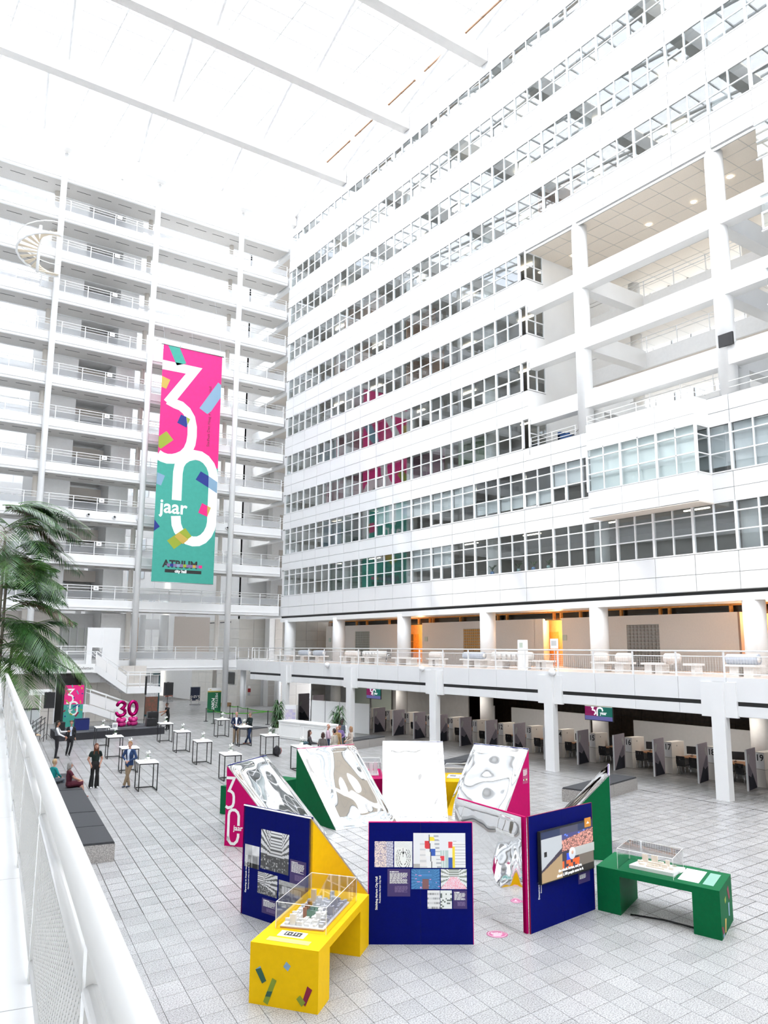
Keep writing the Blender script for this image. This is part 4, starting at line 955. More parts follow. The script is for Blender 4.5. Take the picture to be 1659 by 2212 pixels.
# M6 : vertical crumpled mirror panel
o=thing('mirror_screen','upright crumpled mirror panel between the centre and right navy panels, reflecting the floor','mirror',(0,0,0),0,'mirror faced exhibition wedges')
A=Vector((12.24,12.40,0)); B=Vector((12.50,14.80,0)); ux=(A-B).normalized(); nn=Vector((ux.y,-ux.x,0)); nn=nn if nn.x<0 else -nn; vs=[];nx,ny=40,40
for j in range(ny+1):
    for i in range(nx+1):
        a,c=i/nx,j/ny; e=(min(a,1-a,.1)/.1)*(min(c,1-c,.06)/.06)
        q=noise.noise(Vector((a*2.4,c*1.1,9)))*.03+noise.noise(Vector((a*5,c*2,4)))*.006 if c<.75 else noise.noise(Vector((a*2.4,c*1.1,9)))*.03+noise.noise(Vector((a*5,c*2,4)))*.006-(c-.75)**2*1.2+noise.noise(Vector((a*9,c*6,2)))*.006
        vs.append(tuple(B+ux*(a*2.4)+Vector((0,0,c*H))+nn*(.07+e*q)))
fs=[(j*(nx+1)+i,j*(nx+1)+i+1,(j+1)*(nx+1)+i+1,(j+1)*(nx+1)+i) for j in range(ny) for i in range(nx)]
b=MB(); b.add(vs,fs,MIRROR,True); b.obj('mirror_foil',o)
b=MB(); b.hexa([tuple(p-nn*t+Vector((0,0,z))) for z in (0,H) for p,t in ((B,0),(A,0),(A,.05),(B,.05))],PINK); b.obj('backing_board',o)
# mirror wedges round the ring
for lab,P0,P1,d,cl,crr,out,seed in (
 ('mirror wedge with a green side, its green base panel right of the small green bench','x','x',0,0,0,0,0),):
    pass
def mw(lab,P0,P1,d,cl,crr,out,seed):
    o=thing('mirror_wedge',lab,'mirror',(0,0,0),0,'mirror faced exhibition wedges'); wedge(o,P0,P1,d,cl,crr,out,seed=seed); return o
# orientation: outer face seen from outside runs left to right, the inside is to its left-hand normal
o9=mw('mirror wedge with a pink side printed with a white 30, left rear',(12.2,23.85),(10.26,22.46),2.15,GREEN,PINK,BLUEB,2)
mw('mirror wedge with a green triangular side, behind the black-and-white photo panel',(16.2,24.86),(13.86,24.80),2.5,GREEN,GREEN,PINK,3)
mw('upright-looking pale mirror wedge at the back centre, above the centre navy panel',(19.35,23.72),(17.55,24.98),2.15,YELLOW,PINK,BLUEB,4)
o5=mw('mirror wedge with a magenta right side, right of the yellow display bench',(20.50,20.48),(19.98,22.68),1.75,PINK,GREEN,BLUEB,6)
mw('narrow mirror wedge with a tall green side and lilac edge, behind the green table',(19.85,16.5),(18.16,15.11),2.15,YELLOW,GREEN,LILAC,8) if 0 else None
o=thing('mirror_wedge','mirror wedge seen edge-on with green side and lilac edge, behind the green table','mirror',(0,0,0),0,'mirror faced exhibition wedges')
wedge(o,(18.16,15.11),(19.85,16.5),2.15,GREEN,YELLOW,LILAC,seed=8)
# 30 print on the pink side of wedge 9
n9=Vector((12.2-10.26,23.85-22.46,0)).normalized(); s9=Vector((n9.y,-n9.x,0)); 
org=Vector((10.26,22.46,H))-n9*.004
b=MB(); S9=.60
f=lambda Pp:[(x*S9+.02,-(y*S9)-.15) for x,y in Pp]
g3=[p for p in P3 if 1][0:]; rib(f([(-.03,.34),(.40,.34),(.13,.93),(.25,.96),(.36,1.05),(.40,1.2),(.40,1.45),(.36,1.6),(.26,1.68),(.1,1.72),(-.03,1.65)]),.13*S9,WHITE,b,.003)
rib(f([(.16,3.2),(.16,2.05),(.2,1.88),(.32,1.8),(.5,1.8),(.64,1.9),(.7,2.05),(.7,2.5)]),.13*S9,WHITE,b,.003); rib(f([(.16,3.0),(.2,3.2),(.32,3.33),(.5,3.33),(.64,3.2),(.7,3.0),(.7,2.85)]),.13*S9,WHITE,b,.003)
put(b.mesh('printed_numeral'),'printed_numeral',o9,org,s9,(0,0,1)); put(text_mesh('jaar',.2,.003,WHITE,bold=.004),'lettering',o9,org+s9*.28-Vector((0,0,1.78)),s9,(0,0,1))
# card on the magenta side
s5=Vector((-(22.68-20.48),(19.98-20.50),0)).normalized(); q5=Vector((s5.y,-s5.x,0)); q5=q5 if q5.y<0 else -q5
b=MB(); b.box((0,0,0),(.32,.5,.003),mat('rose_card',srgb(225,90,150),.5)); put(b.mesh('information_card'),'information_card',o5,Vector((20.50,20.48,1.1))+s5*.42+q5*.003,-s5,(0,0,1)); paragraph(o5,Vector((20.50,20.48,1.55))+s5*.39+q5*.008,-s5,.25,.2,7,WHITE)
b=MB(); [b.box((i*.06,0,0),(i*.06+.05,.05,.003),(WHITE,BLACKP,PYEL,WHITE)[i]) for i in range(4)]; put(b.mesh('printed_logos'),'printed_logos',o5,Vector((20.50,20.48,1.2))+s5*.39+q5*.008,-s5,(0,0,1))
# ================================================================ DISPLAY TABLES
def table(name,lab,C,L,Wd,m,legs=(.58,.62),h=.91,th=.13):
    """C corner, L long vector, Wd width vector"""
    C=Vector((*C,0));L=Vector((*L,0));Wd=Vector((*Wd,0)); l=L.normalized()
    o=thing('display_table',lab,'table',tuple(C),0,'coloured display tables')
    def bx(a,c,z0,z1,nm,mm=m): b=MB(); q=[l*a,l*c,l*c+Wd,l*a+Wd]; q=q if L.cross(Wd).z>0 else q[::-1]; b.hexa([tuple(p+Vector((0,0,z0))) for p in q]+[tuple(p+Vector((0,0,z1))) for p in q],mm); b.obj(nm,o)
    bx(0,L.length,h-th,h,'table_top'); bx(0,legs[0],0,h-th,'leg'); bx(L.length-legs[1],L.length,0,h-th,'leg'); return o,l,Wd.normalized()
oy,ly_,wy=table('t','yellow display table with coloured confetti shapes, holding a grey city model under acrylic',(6.99,11.66),(2.31,2.01),(-.69,.99),YELLOW)
og,lg,wg=table('t','green display table at right, holding a white building model under acrylic',(14.60,12.60),(.52,-2.63),(1.32,.58),GREEN,(.54,.56))
om,lm,wm=table('t','magenta display table behind the ring, holding a model of purple towers',(16.75,25.3),(1.35,2.1),(.75,-.45),PINK,(.9,.5))
ok,lk,wk=table('t','yellow display table at the rear right of the ring, with a clear case',(18.75,23.3),(1.5,1.5),(.95,-.75),YELLOW,(.9,.5))
oq,lq,wq=table('t','green display table at the rear left, mostly hidden by the pink 30 wedge',(12.0,26.72),(2.7,.9),(.35,-1.0),GREEN,(.6,.6))
def vitrine(lab,org,l,w,ll,ww,h,z=.91):
    o=thing('display_case',lab,'display case',tuple(Vector((*org[:2],z))),0,'clear acrylic display cases'); l=Vector((l.x,l.y,0));w=Vector((w.x,w.y,0))
    def pl(a,b_,c,d,nm):
        bb=MB(); n=(b_-a).cross(d-a).normalized()*.012; bb.hexa([tuple(p) for p in (a,b_,c,d)]+[tuple(p+n) for p in (a,b_,c,d)],CLEAR); bb.obj(nm,o)
    U=Vector((0,0,h)); A=Vector((0,0,0)); B=l*ll; C=B+w*ww; D=w*ww
    pl(A,B,B+U,A+U,'side_pane'); pl(B,C,C+U,B+U,'side_pane'); pl(C,D,D+U,C+U,'side_pane'); pl(D,A,A+U,D+U,'side_pane'); pl(A+U,B+U,C+U,D+U,'top_pane')
    bb=MB(); EG=mat('acrylic_edge',(.93,.93,.90),.2)
    for a,c in ((A+U,B+U),(B+U,C+U),(C+U,D+U),(D+U,A+U),(A,A+U),(B,B+U),(C,C+U),(D,D+U)): bb.tube([a,c],.006,EG,4)
    bb.obj('case_edge',o); return o
# yellow table: case, model, photo card, caption, confetti
base=Vector((6.99,11.66,0))
c=base+ly_*.72+wy*.12
vitrine('clear acrylic case over the grey city model on the front yellow table',c,ly_,wy,1.85,.93,.42)
mo=thing('city_model','white and grey city district model with a green and copper block, under the front case','model',tuple(c+ly_*.12+wy*.08+Vector((0,0,.912))))
mo.rotation_euler[2]=math.atan2(ly_.y,ly_.x)
b=MB(); b.box((0,0,0),(1.55,.78,.02),mat('copper_edge',(.55,.27,.10),.5)); b.box((.003,.003,.02),(1.547,.777,.035),mat('model_ground',(.80,.81,.84),.6)); b.obj('base_board',mo)
MW=mat('model_white',(.82,.80,.76),.6); MG=mat('model_grey',(.50,.50,.53),.6); MT=mat('model_mint',srgb(120,165,140),.5); MCo=mat('model_copper',srgb(190,125,90),.5)
rr=random.Random(11)
for i in range(13):
    for j in range(6):
        x=.05+i*.115; y=.04+j*.122
        if .42<x<.82 and .30<y<.62: continue
        b=MB(); m=MG if x>.75 or y<.1 else MW; hh=.03+rr.random()*.05+(.12 if rr.random()<.07 else 0)
        if rr.random()<.35: b.box((0,0,0),(.09,.03,hh),m); b.box((0,.03,0),(.03,.10,hh),m); b.box((.03,.07,0),(.09,.10,hh*.8),m)
        else: b.box((0,0,0),(.05+rr.random()*.045,.05+rr.random()*.045,hh),m)
        b.obj('model_block',mo,(x+rr.random()*.01,y,.035))
for i in range(4):
    b=MB(); b.box((0,.10,0),(.035,.17,.20 if i%2 else .17),MCo); b.box((0,0,0),(.082,.10,.10 if i%2 else .13),MT); b.box((.04,.11,0),(.08,.16,.15),MT); b.box((.006,.01,.13),(.076,.09,.132),mat('model_dark',(.03,.08,.07))); b.obj('model_tower',mo,(.45+i*.085,.36,.035))
b=MB(); b.prism([(0,0),(.07,0),(.07,.05),(.02,.09)],0,.26,MG); b.obj('model_tower',mo,(1.18,.55,.035)); b=MB(); b.box((0,0,0),(.06,.07,.22),MG); b.obj('model_tower',mo,(.98,.08,.035))
def tabq(o,l,w,a0,w0,a1,w1,m,name,z=.911,th=.003): b=MB(); q=[l*a0+w*w0,l*a1+w*w0,l*a1+w*w1,l*a0+w*w1]; q=q if l.cross(w).z>0 else q[::-1]; b.hexa([(p.x,p.y,z) for p in q]+[(p.x,p.y,z+th) for p in q],m); return b.obj(name,o)
tabq(oy,ly_,wy,.40,.42,.66,.90,WHITE,'photo_card'); tabq(oy,ly_,wy,.46,.50,.62,.80,BLACKP,'printed_photo',.9145)
for i in range(5): tabq(oy,ly_,wy,.48+.02*(i%2),.53+i*.055,.56+.03*((i*7)%3),.55+i*.055,WHITE,'printed_figure',.918)
tabq(oy,ly_,wy,.16,.24,.33,1.0,mat('pale_yellow_print',srgb(255,238,150),.5),'caption_strip')
# confetti on the near end face of the yellow table (end face spans wy from C), u along -wy so left is at A
eA=Vector((6.30,12.65,0)); eu=(Vector((6.99,11.66,0))-eA).normalized(); ww_=1.207
def cf(poly,m,off=.002,o=oy,A=eA,u=eu,h0=.91,w_=ww_):
    pp=[((x)*w_,h0*(1-y)) for x,y in poly]; b=flat([pp],m,.002); put(b.mesh('printed_confetti'),'printed_confetti',o,A-Vector(o.location)+Vector((u.y,-u.x,0))*off,u,(0,0,1))
FX=lambda x,y:((x-105)/(925-105),(y-(1085+ (x-105)*.145))/(735-(0)))
def fc(pts,m,off=.002): cf([FX(*p) for p in pts],m,off)
fc([(175,1418),(235,1378),(243,1405)],LBLUE); fc([(175,1418),(243,1400),(312,1555),(262,1588)],DGREEN,.003); fc([(512,1385),(547,1325),(600,1378),(567,1440)],LBLUE)
fc([(383,1520),(435,1552),(335,1838),(280,1800)],OLIVE); fc([(325,1677),(388,1680),(365,1742),(303,1738)],DGREEN,.005); fc([(800,1612),(858,1655),(780,1848),(742,1800)],CRIM,.003); fc([(675,1762),(718,1718),(783,1802),(738,1850)],OLIVE,.006)
# green table
base=Vector((14.60,12.60,0)); c=base+lg*.50+wg*.22
vitrine('clear acrylic case over the white building model on the right green table',c-lg*.02-wg*.12,lg,wg,1.25,1.0,.42)
mo=thing('building_model','white low model of a building complex with cream blocks, on the right green table','model',tuple(c+lg*.18+wg*.12+Vector((0,0,.912)))); mo.rotation_euler[2]=math.atan2(lg.y,lg.x)
CRM=mat('model_cream',(.80,.70,.58),.6)
b=MB(); b.box((0,0,0),(.98,.62,.07),mat('model_white_base',(.85,.84,.82),.6)); b.obj('base_board',mo)
for x,y,dx,dy,hh in ((.1,.42,.13,.03,.16),(.3,.45,.14,.03,.17),(.62,.44,.09,.03,.12),(.15,.15,.1,.1,.04),(.28,.3,.3,.04,.06),(.3,.22,.26,.03,.04),(.34,.1,.4,.03,.03),(.62,.25,.12,.05,.07),(.8,.2,.1,.07,.05),(.78,.42,.08,.05,.05),(.5,.35,.1,.08,.08),(.05,.3,.12,.05,.05),(.45,.15,.05,.05,.06)): b=MB(); b.box((0,0,0),(dx,dy,hh),CRM); b.obj('model_block',mo,(x,y,.07))
tabq(og,lg,wg,1.78,.25,2.22,1.22,WHITE,'drawing_sheet'); tabq(og,lg,wg,2.30,.25,2.52,1.2,mat('mint_card',srgb(165,220,200),.5),'caption_card')
b=MB(); b.box((0,0,0),(.004,.004,.002),GREYIN); 
for i in range(9): tabq(og,lg,wg,1.9+.02*i,.5,1.905+.02*i,.95,GREYIN,'drawing_line',.9142,.001)
# confetti on the outer end of the green table
gE=base+lg*2.681; gu=wg; 
def gc(poly,m,off=.002): cf(poly,m,off,og,Vector((gE.x,gE.y,0)),gu,.91,1.44)
gc([(.58,.18),(.70,.14),(.80,.42),(.70,.45)],CRIM); gc([(.35,.30),(.45,.27),(.46,.37),(.38,.40)],LIME); gc([(.62,.48),(.72,.50),(.70,.78),(.62,.75)],LBLUE); gc([(.30,.68),(.42,.72),(.34,.97),(.26,.95)],PYEL); gc([(.02,.74),(.14,.78),(.22,.94),(.10,.92)],CRIM); gc([(.10,.93),(.2,.88),(.2,.99),(.1,.99)],LBLUE)
b=MB(); b.box((0,0,0),(.62,.70,.02),BLK,0); o=b.obj('cable_plate',None,(14.72,11.95,0.001),math.atan2(lg.y,lg.x),label='black steel floor plate under the inner leg of the green table',cat='floor plate') if 0 else None
o=thing('floor_cable','black cable duct running along the floor between the legs of the green table','cable',(14.9,11.85,0))
b=MB(); b.tube([(.0,.12,.015),(.3,-.5,.015),(.42,-1.35,.015)],.018,BLK,6); b.obj('duct',o)
# magenta + rear yellow cases and tower model
c=Vector((16.75,25.3,0))+lm*.6+wm*.1
vitrine('clear acrylic case over the purple tower model on the magenta table',c,lm,wm,1.3,.7,.5)
mo=thing('tower_model','model of slim purple and white towers on the magenta table','model',tuple(c+lm*.12+wm*.07+Vector((0,0,.912)))); mo.rotation_euler[2]=math.atan2(lm.y,lm.x)
b=MB(); b.box((0,-.56,0),(1.05,0,.04),WHITE); b.obj('base_board',mo); PT=mat('plum_tower',srgb(150,40,100),.4)
for i in range(4):
    for j in range(3): b=MB(); b.box((0,0,0),(.10,.10,.42-.07*j),PT); b.box((-.012,-.012,0),(0,.112,.43-.07*j),WHITE); b.box((.02,-.012,.1),(.08,-.002,.15),LBLUE); b.obj('model_tower',mo,(.12+i*.22,-.5+j*.17,.04))
c=Vector((18.75,23.3,0))+lk*.7+wk*.15
vitrine('clear acrylic case on the rear yellow table, right of the centre mirror',c,lk,wk,1.2,.85,.38)
o=thing('site_plan_model','flat grey site plan sheet lying in the case on the rear yellow table','model',tuple(c+Vector((0,0,.912)))); o.rotation_euler[2]=math.atan2(lk.y,lk.x)
b=MB(); b.box((.1,-.75,0),(1.0,-.1,.015),mat('plan_sheet',(.62,.64,.68),.6)); b.obj('sheet',o); b=MB(); b.box((.3,-.6,.015),(.8,-.55,.04),MW); b.box((.5,-.4,.015),(.7,-.2,.05),MG); b.obj('relief_block',o)
# floor stickers
for i,(x,y,r_,lab) in enumerate(((11.74,12.72,.21,'round pink Selfie sticker on the floor just right of the centre navy panel'),(11.05,14.2,.19,'round pink sticker on the floor behind the centre navy panel, nearer the mirror'),(10.35,15.3,.19,'round pink sticker on the floor farthest behind the centre navy panel'))):
    o=thing('floor_sticker',lab,'sticker',(x,y,.002),0,'round pink floor stickers'); b=MB(); b.tube([(0,0,0),(0,0,.003)],r_,mat('bubblegum_vinyl',srgb(250,130,185),.4),32); b.obj('disc',o)
    b=MB(); b.tube([(r_*.85*math.cos(a),r_*.85*math.sin(a),.004) for a in [2*PI*k/32 for k in range(32)]],.0035,WHITE,4,closed=True); b.obj('printed_ring',o)
    a=-.62; put(text_mesh('Selfie?',.095,.001,WHITE,'CENTER',.002),'lettering',o,(0.0,.01,.004),(math.cos(a),math.sin(a),0),(-math.sin(a),math.cos(a),0))
    b=MB(); [b.box((-.1+.02*(k%2),-.04-k*.025,0),(.1-.015*k,-.03-k*.025,.002),WHITE) for k in range(4)]; put(b.mesh('text_lines'),'text_lines',o,(0,0,.004),(math.cos(a),math.sin(a),0),(-math.sin(a),math.cos(a),0))
# ================================================================ FOREGROUND GALLERY AND RAILING
RZ=4.86; GF=3.83
def RP(s,off=0,z=RZ): return Vector((.31+.1713*s*1.0+off*.9855,s-off*.17,z))   # s = y along the rail line
fg=struct('trim_2',label='white gallery edge under the viewer at lower left')
b=MB(); b.hexa([tuple(RP(-2,-3.2,GF-.5)),tuple(RP(-2,.06,GF-.5)),tuple(RP(60,.06,GF-.5)),tuple(RP(60,-3.2,GF-.5)),tuple(RP(-2,-3.2,GF-.02)),tuple(RP(-2,.06,GF-.02)),tuple(RP(60,.06,GF-.02)),tuple(RP(60,-3.2,GF-.02))],W); b.obj('edge_beam',fg)
for i in range(14):
    a=-.35+i*2.46; c=a+2.45; b=MB(); b.hexa([tuple(RP(a,-2.4,GF-.02)),tuple(RP(a,.05,GF-.02)),tuple(RP(c,.05,GF-.02)),tuple(RP(c,-2.4,GF-.02)),tuple(RP(a,-2.4,GF)),tuple(RP(a,.05,GF)),tuple(RP(c,.05,GF)),tuple(RP(c,-2.4,GF))],W); b.obj('edge_slab',fg)
o=thing('railing','long white tubular railing with expanded metal mesh, running away at lower left','railing',(0,0,0))
RW_=mat('cream_enamel',(.66,.65,.62),.22,nscale=3,namt=.01)
b=MB(); b.tube([RP(.6),RP(52)],.043,RW_,20); b.obj('top_rail',o)
PS=[2.43,4.90,7.37,9.84,12.31,14.78,17.25,19.72,22.2,24.7,27.2,29.7,32.2,34.7]
for s in PS:
    b=MB(); p=RP(s); b.hexa([tuple(RP(s+a,c,z)) for z in (GF,RZ-.02) for a,c in ((-.035,-.035),(.035,-.035),(.035,.035),(-.035,.035))] if 0 else [tuple(RP(s+a,c,z)) for z in (GF,RZ-.02) for c,a in ((-.018,-.04),(.018,-.04),(.018,.04),(-.018,.04))],RW_); b.obj('post',o)
segs=[(.3,2.43)]+list(zip(PS,PS[1:]))
for a,c in segs:
    b=MB(); b.tube([RP(a+.03,0,RZ-.19),RP(c-.03,0,RZ-.19)],.026,RW_,12); b.obj('mid_rail',o)
    b=MB(); b.tube([RP(a+.03,0,GF+.10),RP(c-.03,0,GF+.10)],.022,RW_,10); b.obj('bottom_rail',o)
# expanded metal: one sheet with diamond openings, near bays as geometry
def mesh_sheet(a,c,px,pz):
    b=MB(); z0=GF+.13; z1=RZ-.23; nx=int((c-a)/px); nz=int((z1-z0)/pz); dx=(c-a)/nx; dz=(z1-z0)/nz; t=.22
    for i in range(nx):
        for j in range(nz):
            x=a+(i+(.5 if j%2 else 0))*dx; z=z0+j*dz
            if x+dx>c: continue
            # four slanted strands round one opening
            A=(x,z);B=(x+dx/2,z+dz);C=(x+dx,z)
            for P_,Q_ in ((A,B),(B,C)):
                w_=dz*t
                b.quad([tuple(RP(P_[0],-.006,P_[1]-w_)),tuple(RP(Q_[0],-.006,Q_[1]-w_)),tuple(RP(Q_[0],.008,Q_[1]+w_)),tuple(RP(P_[0],.008,P_[1]+w_))],RW_)
    return b
for k,(a,c) in enumerate(segs):
    if k<8: bb=mesh_sheet(a+.05,c-.05,.055 if k<3 else .08,.024 if k<3 else .036)
    else: bb=mesh_sheet(a+.05,c-.05,.14,.06)
    bb.obj('mesh_sheet',o,kind='stuff')

# ================================================================ GRANITE BENCHES
def bench(lab,P,ux,L,Wd=1.05,n=1,group='granite benches with charcoal pads'):
    a=math.atan2(ux[1],ux[0]); o=thing('granite_bench',lab,'bench',(P[0],P[1],0),a,group)
    for i in range(n):
        x0=L*i/n; x1=L*(i+1)/n; b=MB(); b.box((x0+.006,0,0),(x1-.006,Wd,.45),GRANB); b.obj('granite_block',o)
        b=MB(); b.box((x0+.01,.01,.45),(x1-.01,Wd-.01,.475),PAD); b.box((x0+.03,.03,.475),(x1-.03,Wd-.03,.50),PAD); b.obj('pad',o)
    return o
d=Vector(U2)
bench('granite bench with charcoal pad, nearest of the left row, its end block in view',(7.14,22.47),(d.x,d.y),4.4,1.05,2)
bench('granite bench with charcoal pad in the left row, middle one',(7.14+d.x*4.42,22.47+d.y*4.42),(d.x,d.y),4.3,1.05,1)
bench('granite bench with charcoal pad in the left row, under the two seated women',(7.14+d.x*8.74,22.47+d.y*8.74),(d.x,d.y),4.2,1.05,1)
bench('granite bench with charcoal pad standing alone at right, behind the green wedge',(23.72,20.75),(.969,.247),4.35,1.05,2)
bench('granite bench with charcoal pad behind the tilted right mirror wedge',(23.3,28.4),(.93,.37),4.6,1.05,2)
bench('granite bench with charcoal pad right of the talking group, near the white partition',(25.1,38.7),(.93,.30),3.1,1.05,2)
bench('granite bench with charcoal pad left of the potted plant, behind the two talking men',(23.1,47.6),(.93,.33),1.8,1.05,1)

# ================================================================ HIGH TABLES
def high_table_parts(o):
    b=MB(); b.box((0,0,1.05),(.78,1.0,1.085),WHITE); b.obj('table_top',o)
    fr=.018
    for y in (.03,.93):
        b=MB(); b.box((.02,y-fr,0),(.02+2*fr,y+fr,1.05),BLK); b.obj('leg',o); b=MB(); b.box((.72,y-fr,0),(.72+2*fr,y+fr,1.05),BLK); b.obj('leg',o)
    b=MB(); 
    for x in (.038,.738): b.box((x-fr,.03,0),(x+fr,.93,2*fr),BLK); b.box((x-fr,.03,1.01),(x+fr,.93,1.05),BLK)
    b.box((.02,.93-fr,0),(.75,.93+fr,2*fr),BLK); b.box((.02,.03-fr,1.01),(.75,.03+fr,1.05),BLK); b.obj('frame',o)
TB=[((13.63,47.44),'in the left row, rearmost'),((12.76,42.29),'in the left row, second from the stage'),((11.9,37.27),'just behind the blue blazer man'),((11.03,32.33),'that the blue blazer man leans on'),
((17.45,47.78),'before the right end of the stage'),((16.56,42.8),'in the middle row, second from the stage'),((15.72,37.97),'in the middle row, third from the stage'),((14.83,32.78),'just behind the pink 30 wedge'),
((21.45,48.59),'nearest the barrier posts'),((20.56,43.52),'between the two talking men'),((19.7,38.57),'with the black backpack under it'),((18.74,33.5),'where the large group stands')]
tp=None; vp=None; cp=None
LEAF=mat('leaf_green',(.03,.12,.03),.4); PETAL=mat('white_petal',(.9,.9,.87),.5); WAX=mat('ivory_wax',(.86,.78,.68),.5)
def vase_parts(o):
    b=MB(); b.box((-.05,-.05,0),(.05,.05,.13),PETAL); b.obj('vase',o)
    b=MB(); b.tube([(0,0,.12),(.01,.02,.25),(.05,.05,.34)],.006,LEAF,5); b.tube([(0,0,.12),(-.02,.0,.22),(-.06,.02,.30)],.006,LEAF,5); b.obj('stem',o)
    b=MB()
    for c in ((.05,.05,.36),(.08,.03,.31),(.02,.02,.30),(-.06,.02,.32),(-.03,.04,.26)): b.sph(c,.035,PETAL,8,5,(1,.7,.8))
    b.obj('blossom',o); b=MB(); b.prism([(.0,0),(.09,.03),(.13,.0),(.09,-.03)],.14,.15,LEAF); b.prism([(.0,0),(-.08,.05),(-.11,.03),(-.07,-.01)],.16,.17,LEAF); b.obj('leaf',o)
TROT=-.165
for i,((x,y),w_) in enumerate(TB):
    lab='white high table on a black frame, '+w_
    if not tp: tp=thing('high_table',lab,'table',(x,y,0),TROT,'white high standing tables'); high_table_parts(tp)
    else: dup(tp,(x,y,0),None,lab)
    cs,sn=math.cos(TROT),math.sin(TROT); L=lambda a,c:(x+a*cs-c*sn,y+a*sn+c*cs,1.086)
    lab='white orchid vase on the high table '+w_
    if not vp: vp=thing('orchid_vase',lab,'flowers',L(.45,.62),0,'orchids on the high tables'); vase_parts(vp)
    else: dup(vp,L(.45,.62),None,lab)
    b=MB(); b.cyl(0,0,0,.09,.04,WAX,12); b.cyl(0,0,.09,.098,.006,BLACK,5); link('candle',b.mesh('candle'),None,L(.33,.5),0,'short ivory candle on the high table '+w_,'candle','candles on the high tables')
    b=MB(); b.box((0,0,0),(.15,.21,.004),mat('leaflet_print',(.55,.56,.72),.5)); link('leaflet',b.mesh('leaflet'),None,L(.12,.6),.2,'pale blue leaflet on the high table '+w_,'leaflet','leaflets on the high tables')
o=thing('backpack','black backpack with red trim under a high table right of two talking men','backpack',(20.55,38.9,0))
b=MB(); b.sph((0,0,.24),.22,BLKC,14,10,(1.0,.75,1.15)); b.sph((0,-.1,.17),.15,BLKC,12,8,(1,.8,1)); b.obj('body',o); b=MB(); b.tube([(.2,-.05,.4),(.27,-.02,.25),(.2,-.05,.08)],.02,mat('red_webbing',(.3,.03,.03),.7),6); b.obj('strap',o); b=MB(); b.tube([(-.05,0,.48),(0,0,.54),(.06,0,.48)],.012,BLKC,5); b.obj('handle',o)
# ================================================================ SERVICE COUNTERS
DG=mat('heather_felt',srgb(190,180,190),.9,nscale=50,namt=.15); DG2=mat('grey_print',srgb(112,106,122),.9); DG3=mat('mid_grey_print',srgb(132,126,140),.9); DNV=mat('ink_print',srgb(38,42,58),.9)
CB=mat('cream_cabinet',(.74,.70,.64),.5,nscale=4,namt=.02)
ANG=.26
def divider_parts(o,h=1.6,flip=0):
    b=MB(); b.box((0,-.03,0),(1.2,.03,h),DG); fb=b.obj('felt_board',o); b=MB(); b.box((-.012,-.035,0),(0,.035,h),mat('pale_edge',(.66,.67,.68),.6)); b.obj('edge_strip',o)
    for s,y in ((1,-.031),(-1,.031)):
        b=MB(); X=(lambda x:x) if not flip else (lambda x:1.2-x)
        b.prism([(X(.22),0),(X(1.19),0),(X(1.19),.36),(X(.72),.62)],0,.003,DNV) if 0 else b.prism([(X(.1),.01),(X(1.05),.01),(X(1.15),.25) if 0 else (X(1.15),.01),(X(.62),.66),(X(.42),.50),(X(.1),.62)],0,.003,DNV)
        b.prism([(X(.1),.64),(X(.42),.52),(X(.62),.68),(X(.15),1.12),(X(.1),1.0)],0,.002,DG3); b.prism([(X(.1),1.02),(X(.25),1.12),(X(.36),1.34),(X(.22),1.45),(X(.1),1.25)],0,.0025,DG2)
        put(b.mesh('printed_shape'),'printed_shape',fb,(0,y,0) if s>0 else (1.2,y,0),(s,0,0),(0,0,1))
def counter_parts(o,num):
    b=MB(); b.box((0,0,0),(.95,.42,.70),CB); b.box((.01,.01,.712),(.94,.41,1.4),CB); b.box((.02,.02,.69),(.93,.40,.72),BLACK); b.box((-.004,.03,.74),(0,.39,1.37),WPL); b.obj('cabinet',o)
    put(text_mesh(num,.36,.003,BLACKP,'CENTER',.006),'numeral',o.children[0],(-.006,.21,1.06),(0,-1,0),(0,0,1))
    b=MB(); b.box((.38,-.004,1.2),(.41,0,1.26),BLACK); b.obj('lock_plate',o)
def desk_parts(o):
    b=MB(); b.box((0,-1.72,.71),(1.0,0,.75),WOODC); b.obj('desk_top',o); b=MB(); b.box((.9,-1.7,0),(.96,-.02,.71),GREYIN); b.box((.05,-.03,0),(.95,0,.71),GREYIN); b.obj('desk_leg',o)
def chair_parts(o):
    b=MB(); b.box((-.2,-.2,.43),(.22,.2,.46),BLKP); b.box((-.21,-.19,.40),(-.17,.19,.44),BLKP); b.obj('seat',o)
    b=MB(); 
    for a,c,z0,z1 in ((-.2,.2,.48,.68),(-.2,.2,.78,.84),(-.2,-.07,.68,.78),(-.035,.035,.68,.78),(.07,.2,.68,.78)): b.hexa([(-.23,a,z0),(-.20,a,z0),(-.20,c,z0),(-.23,c,z0),(-.25,a,z1),(-.22,a,z1),(-.22,c,z1),(-.25,c,z1)],BLKP)
    b.box((-.23,-.17,.44),(-.2,.17,.5),BLKP); b.obj('backrest',o)
    for x,y in ((-.17,-.17),(-.17,.17),(.18,-.17),(.18,.17)): b=MB(); b.tube([(x,y,.43),(x*1.25,y*1.15,0)],.012,CHROME,6); b.obj('leg',o)
def monitor_parts(o):
    b=MB(); b.box((-.02,-.27,.12),(.02,.27,.46),BLKP); b.obj('display_housing',o); b=MB(); b.tube([(.02,0,.28),(.12,.05,.2),(.2,.12,.02)],.015,STEEL,6); b.cyl(.2,.12,0,.02,.07,BLKP,12); b.obj('arm',o)
proto={}
def num_word(n): return {20:'twenty',19:'nineteen',18:'eighteen',17:'seventeen',16:'sixteen',15:'fifteen',14:'fourteen',13:'thirteen',12:'twelve',11:'eleven',10:'ten',9:'nine',8:'eight',7:'seven',6:'six',5:'five',4:'four',3:'three',2:'two'}[n]
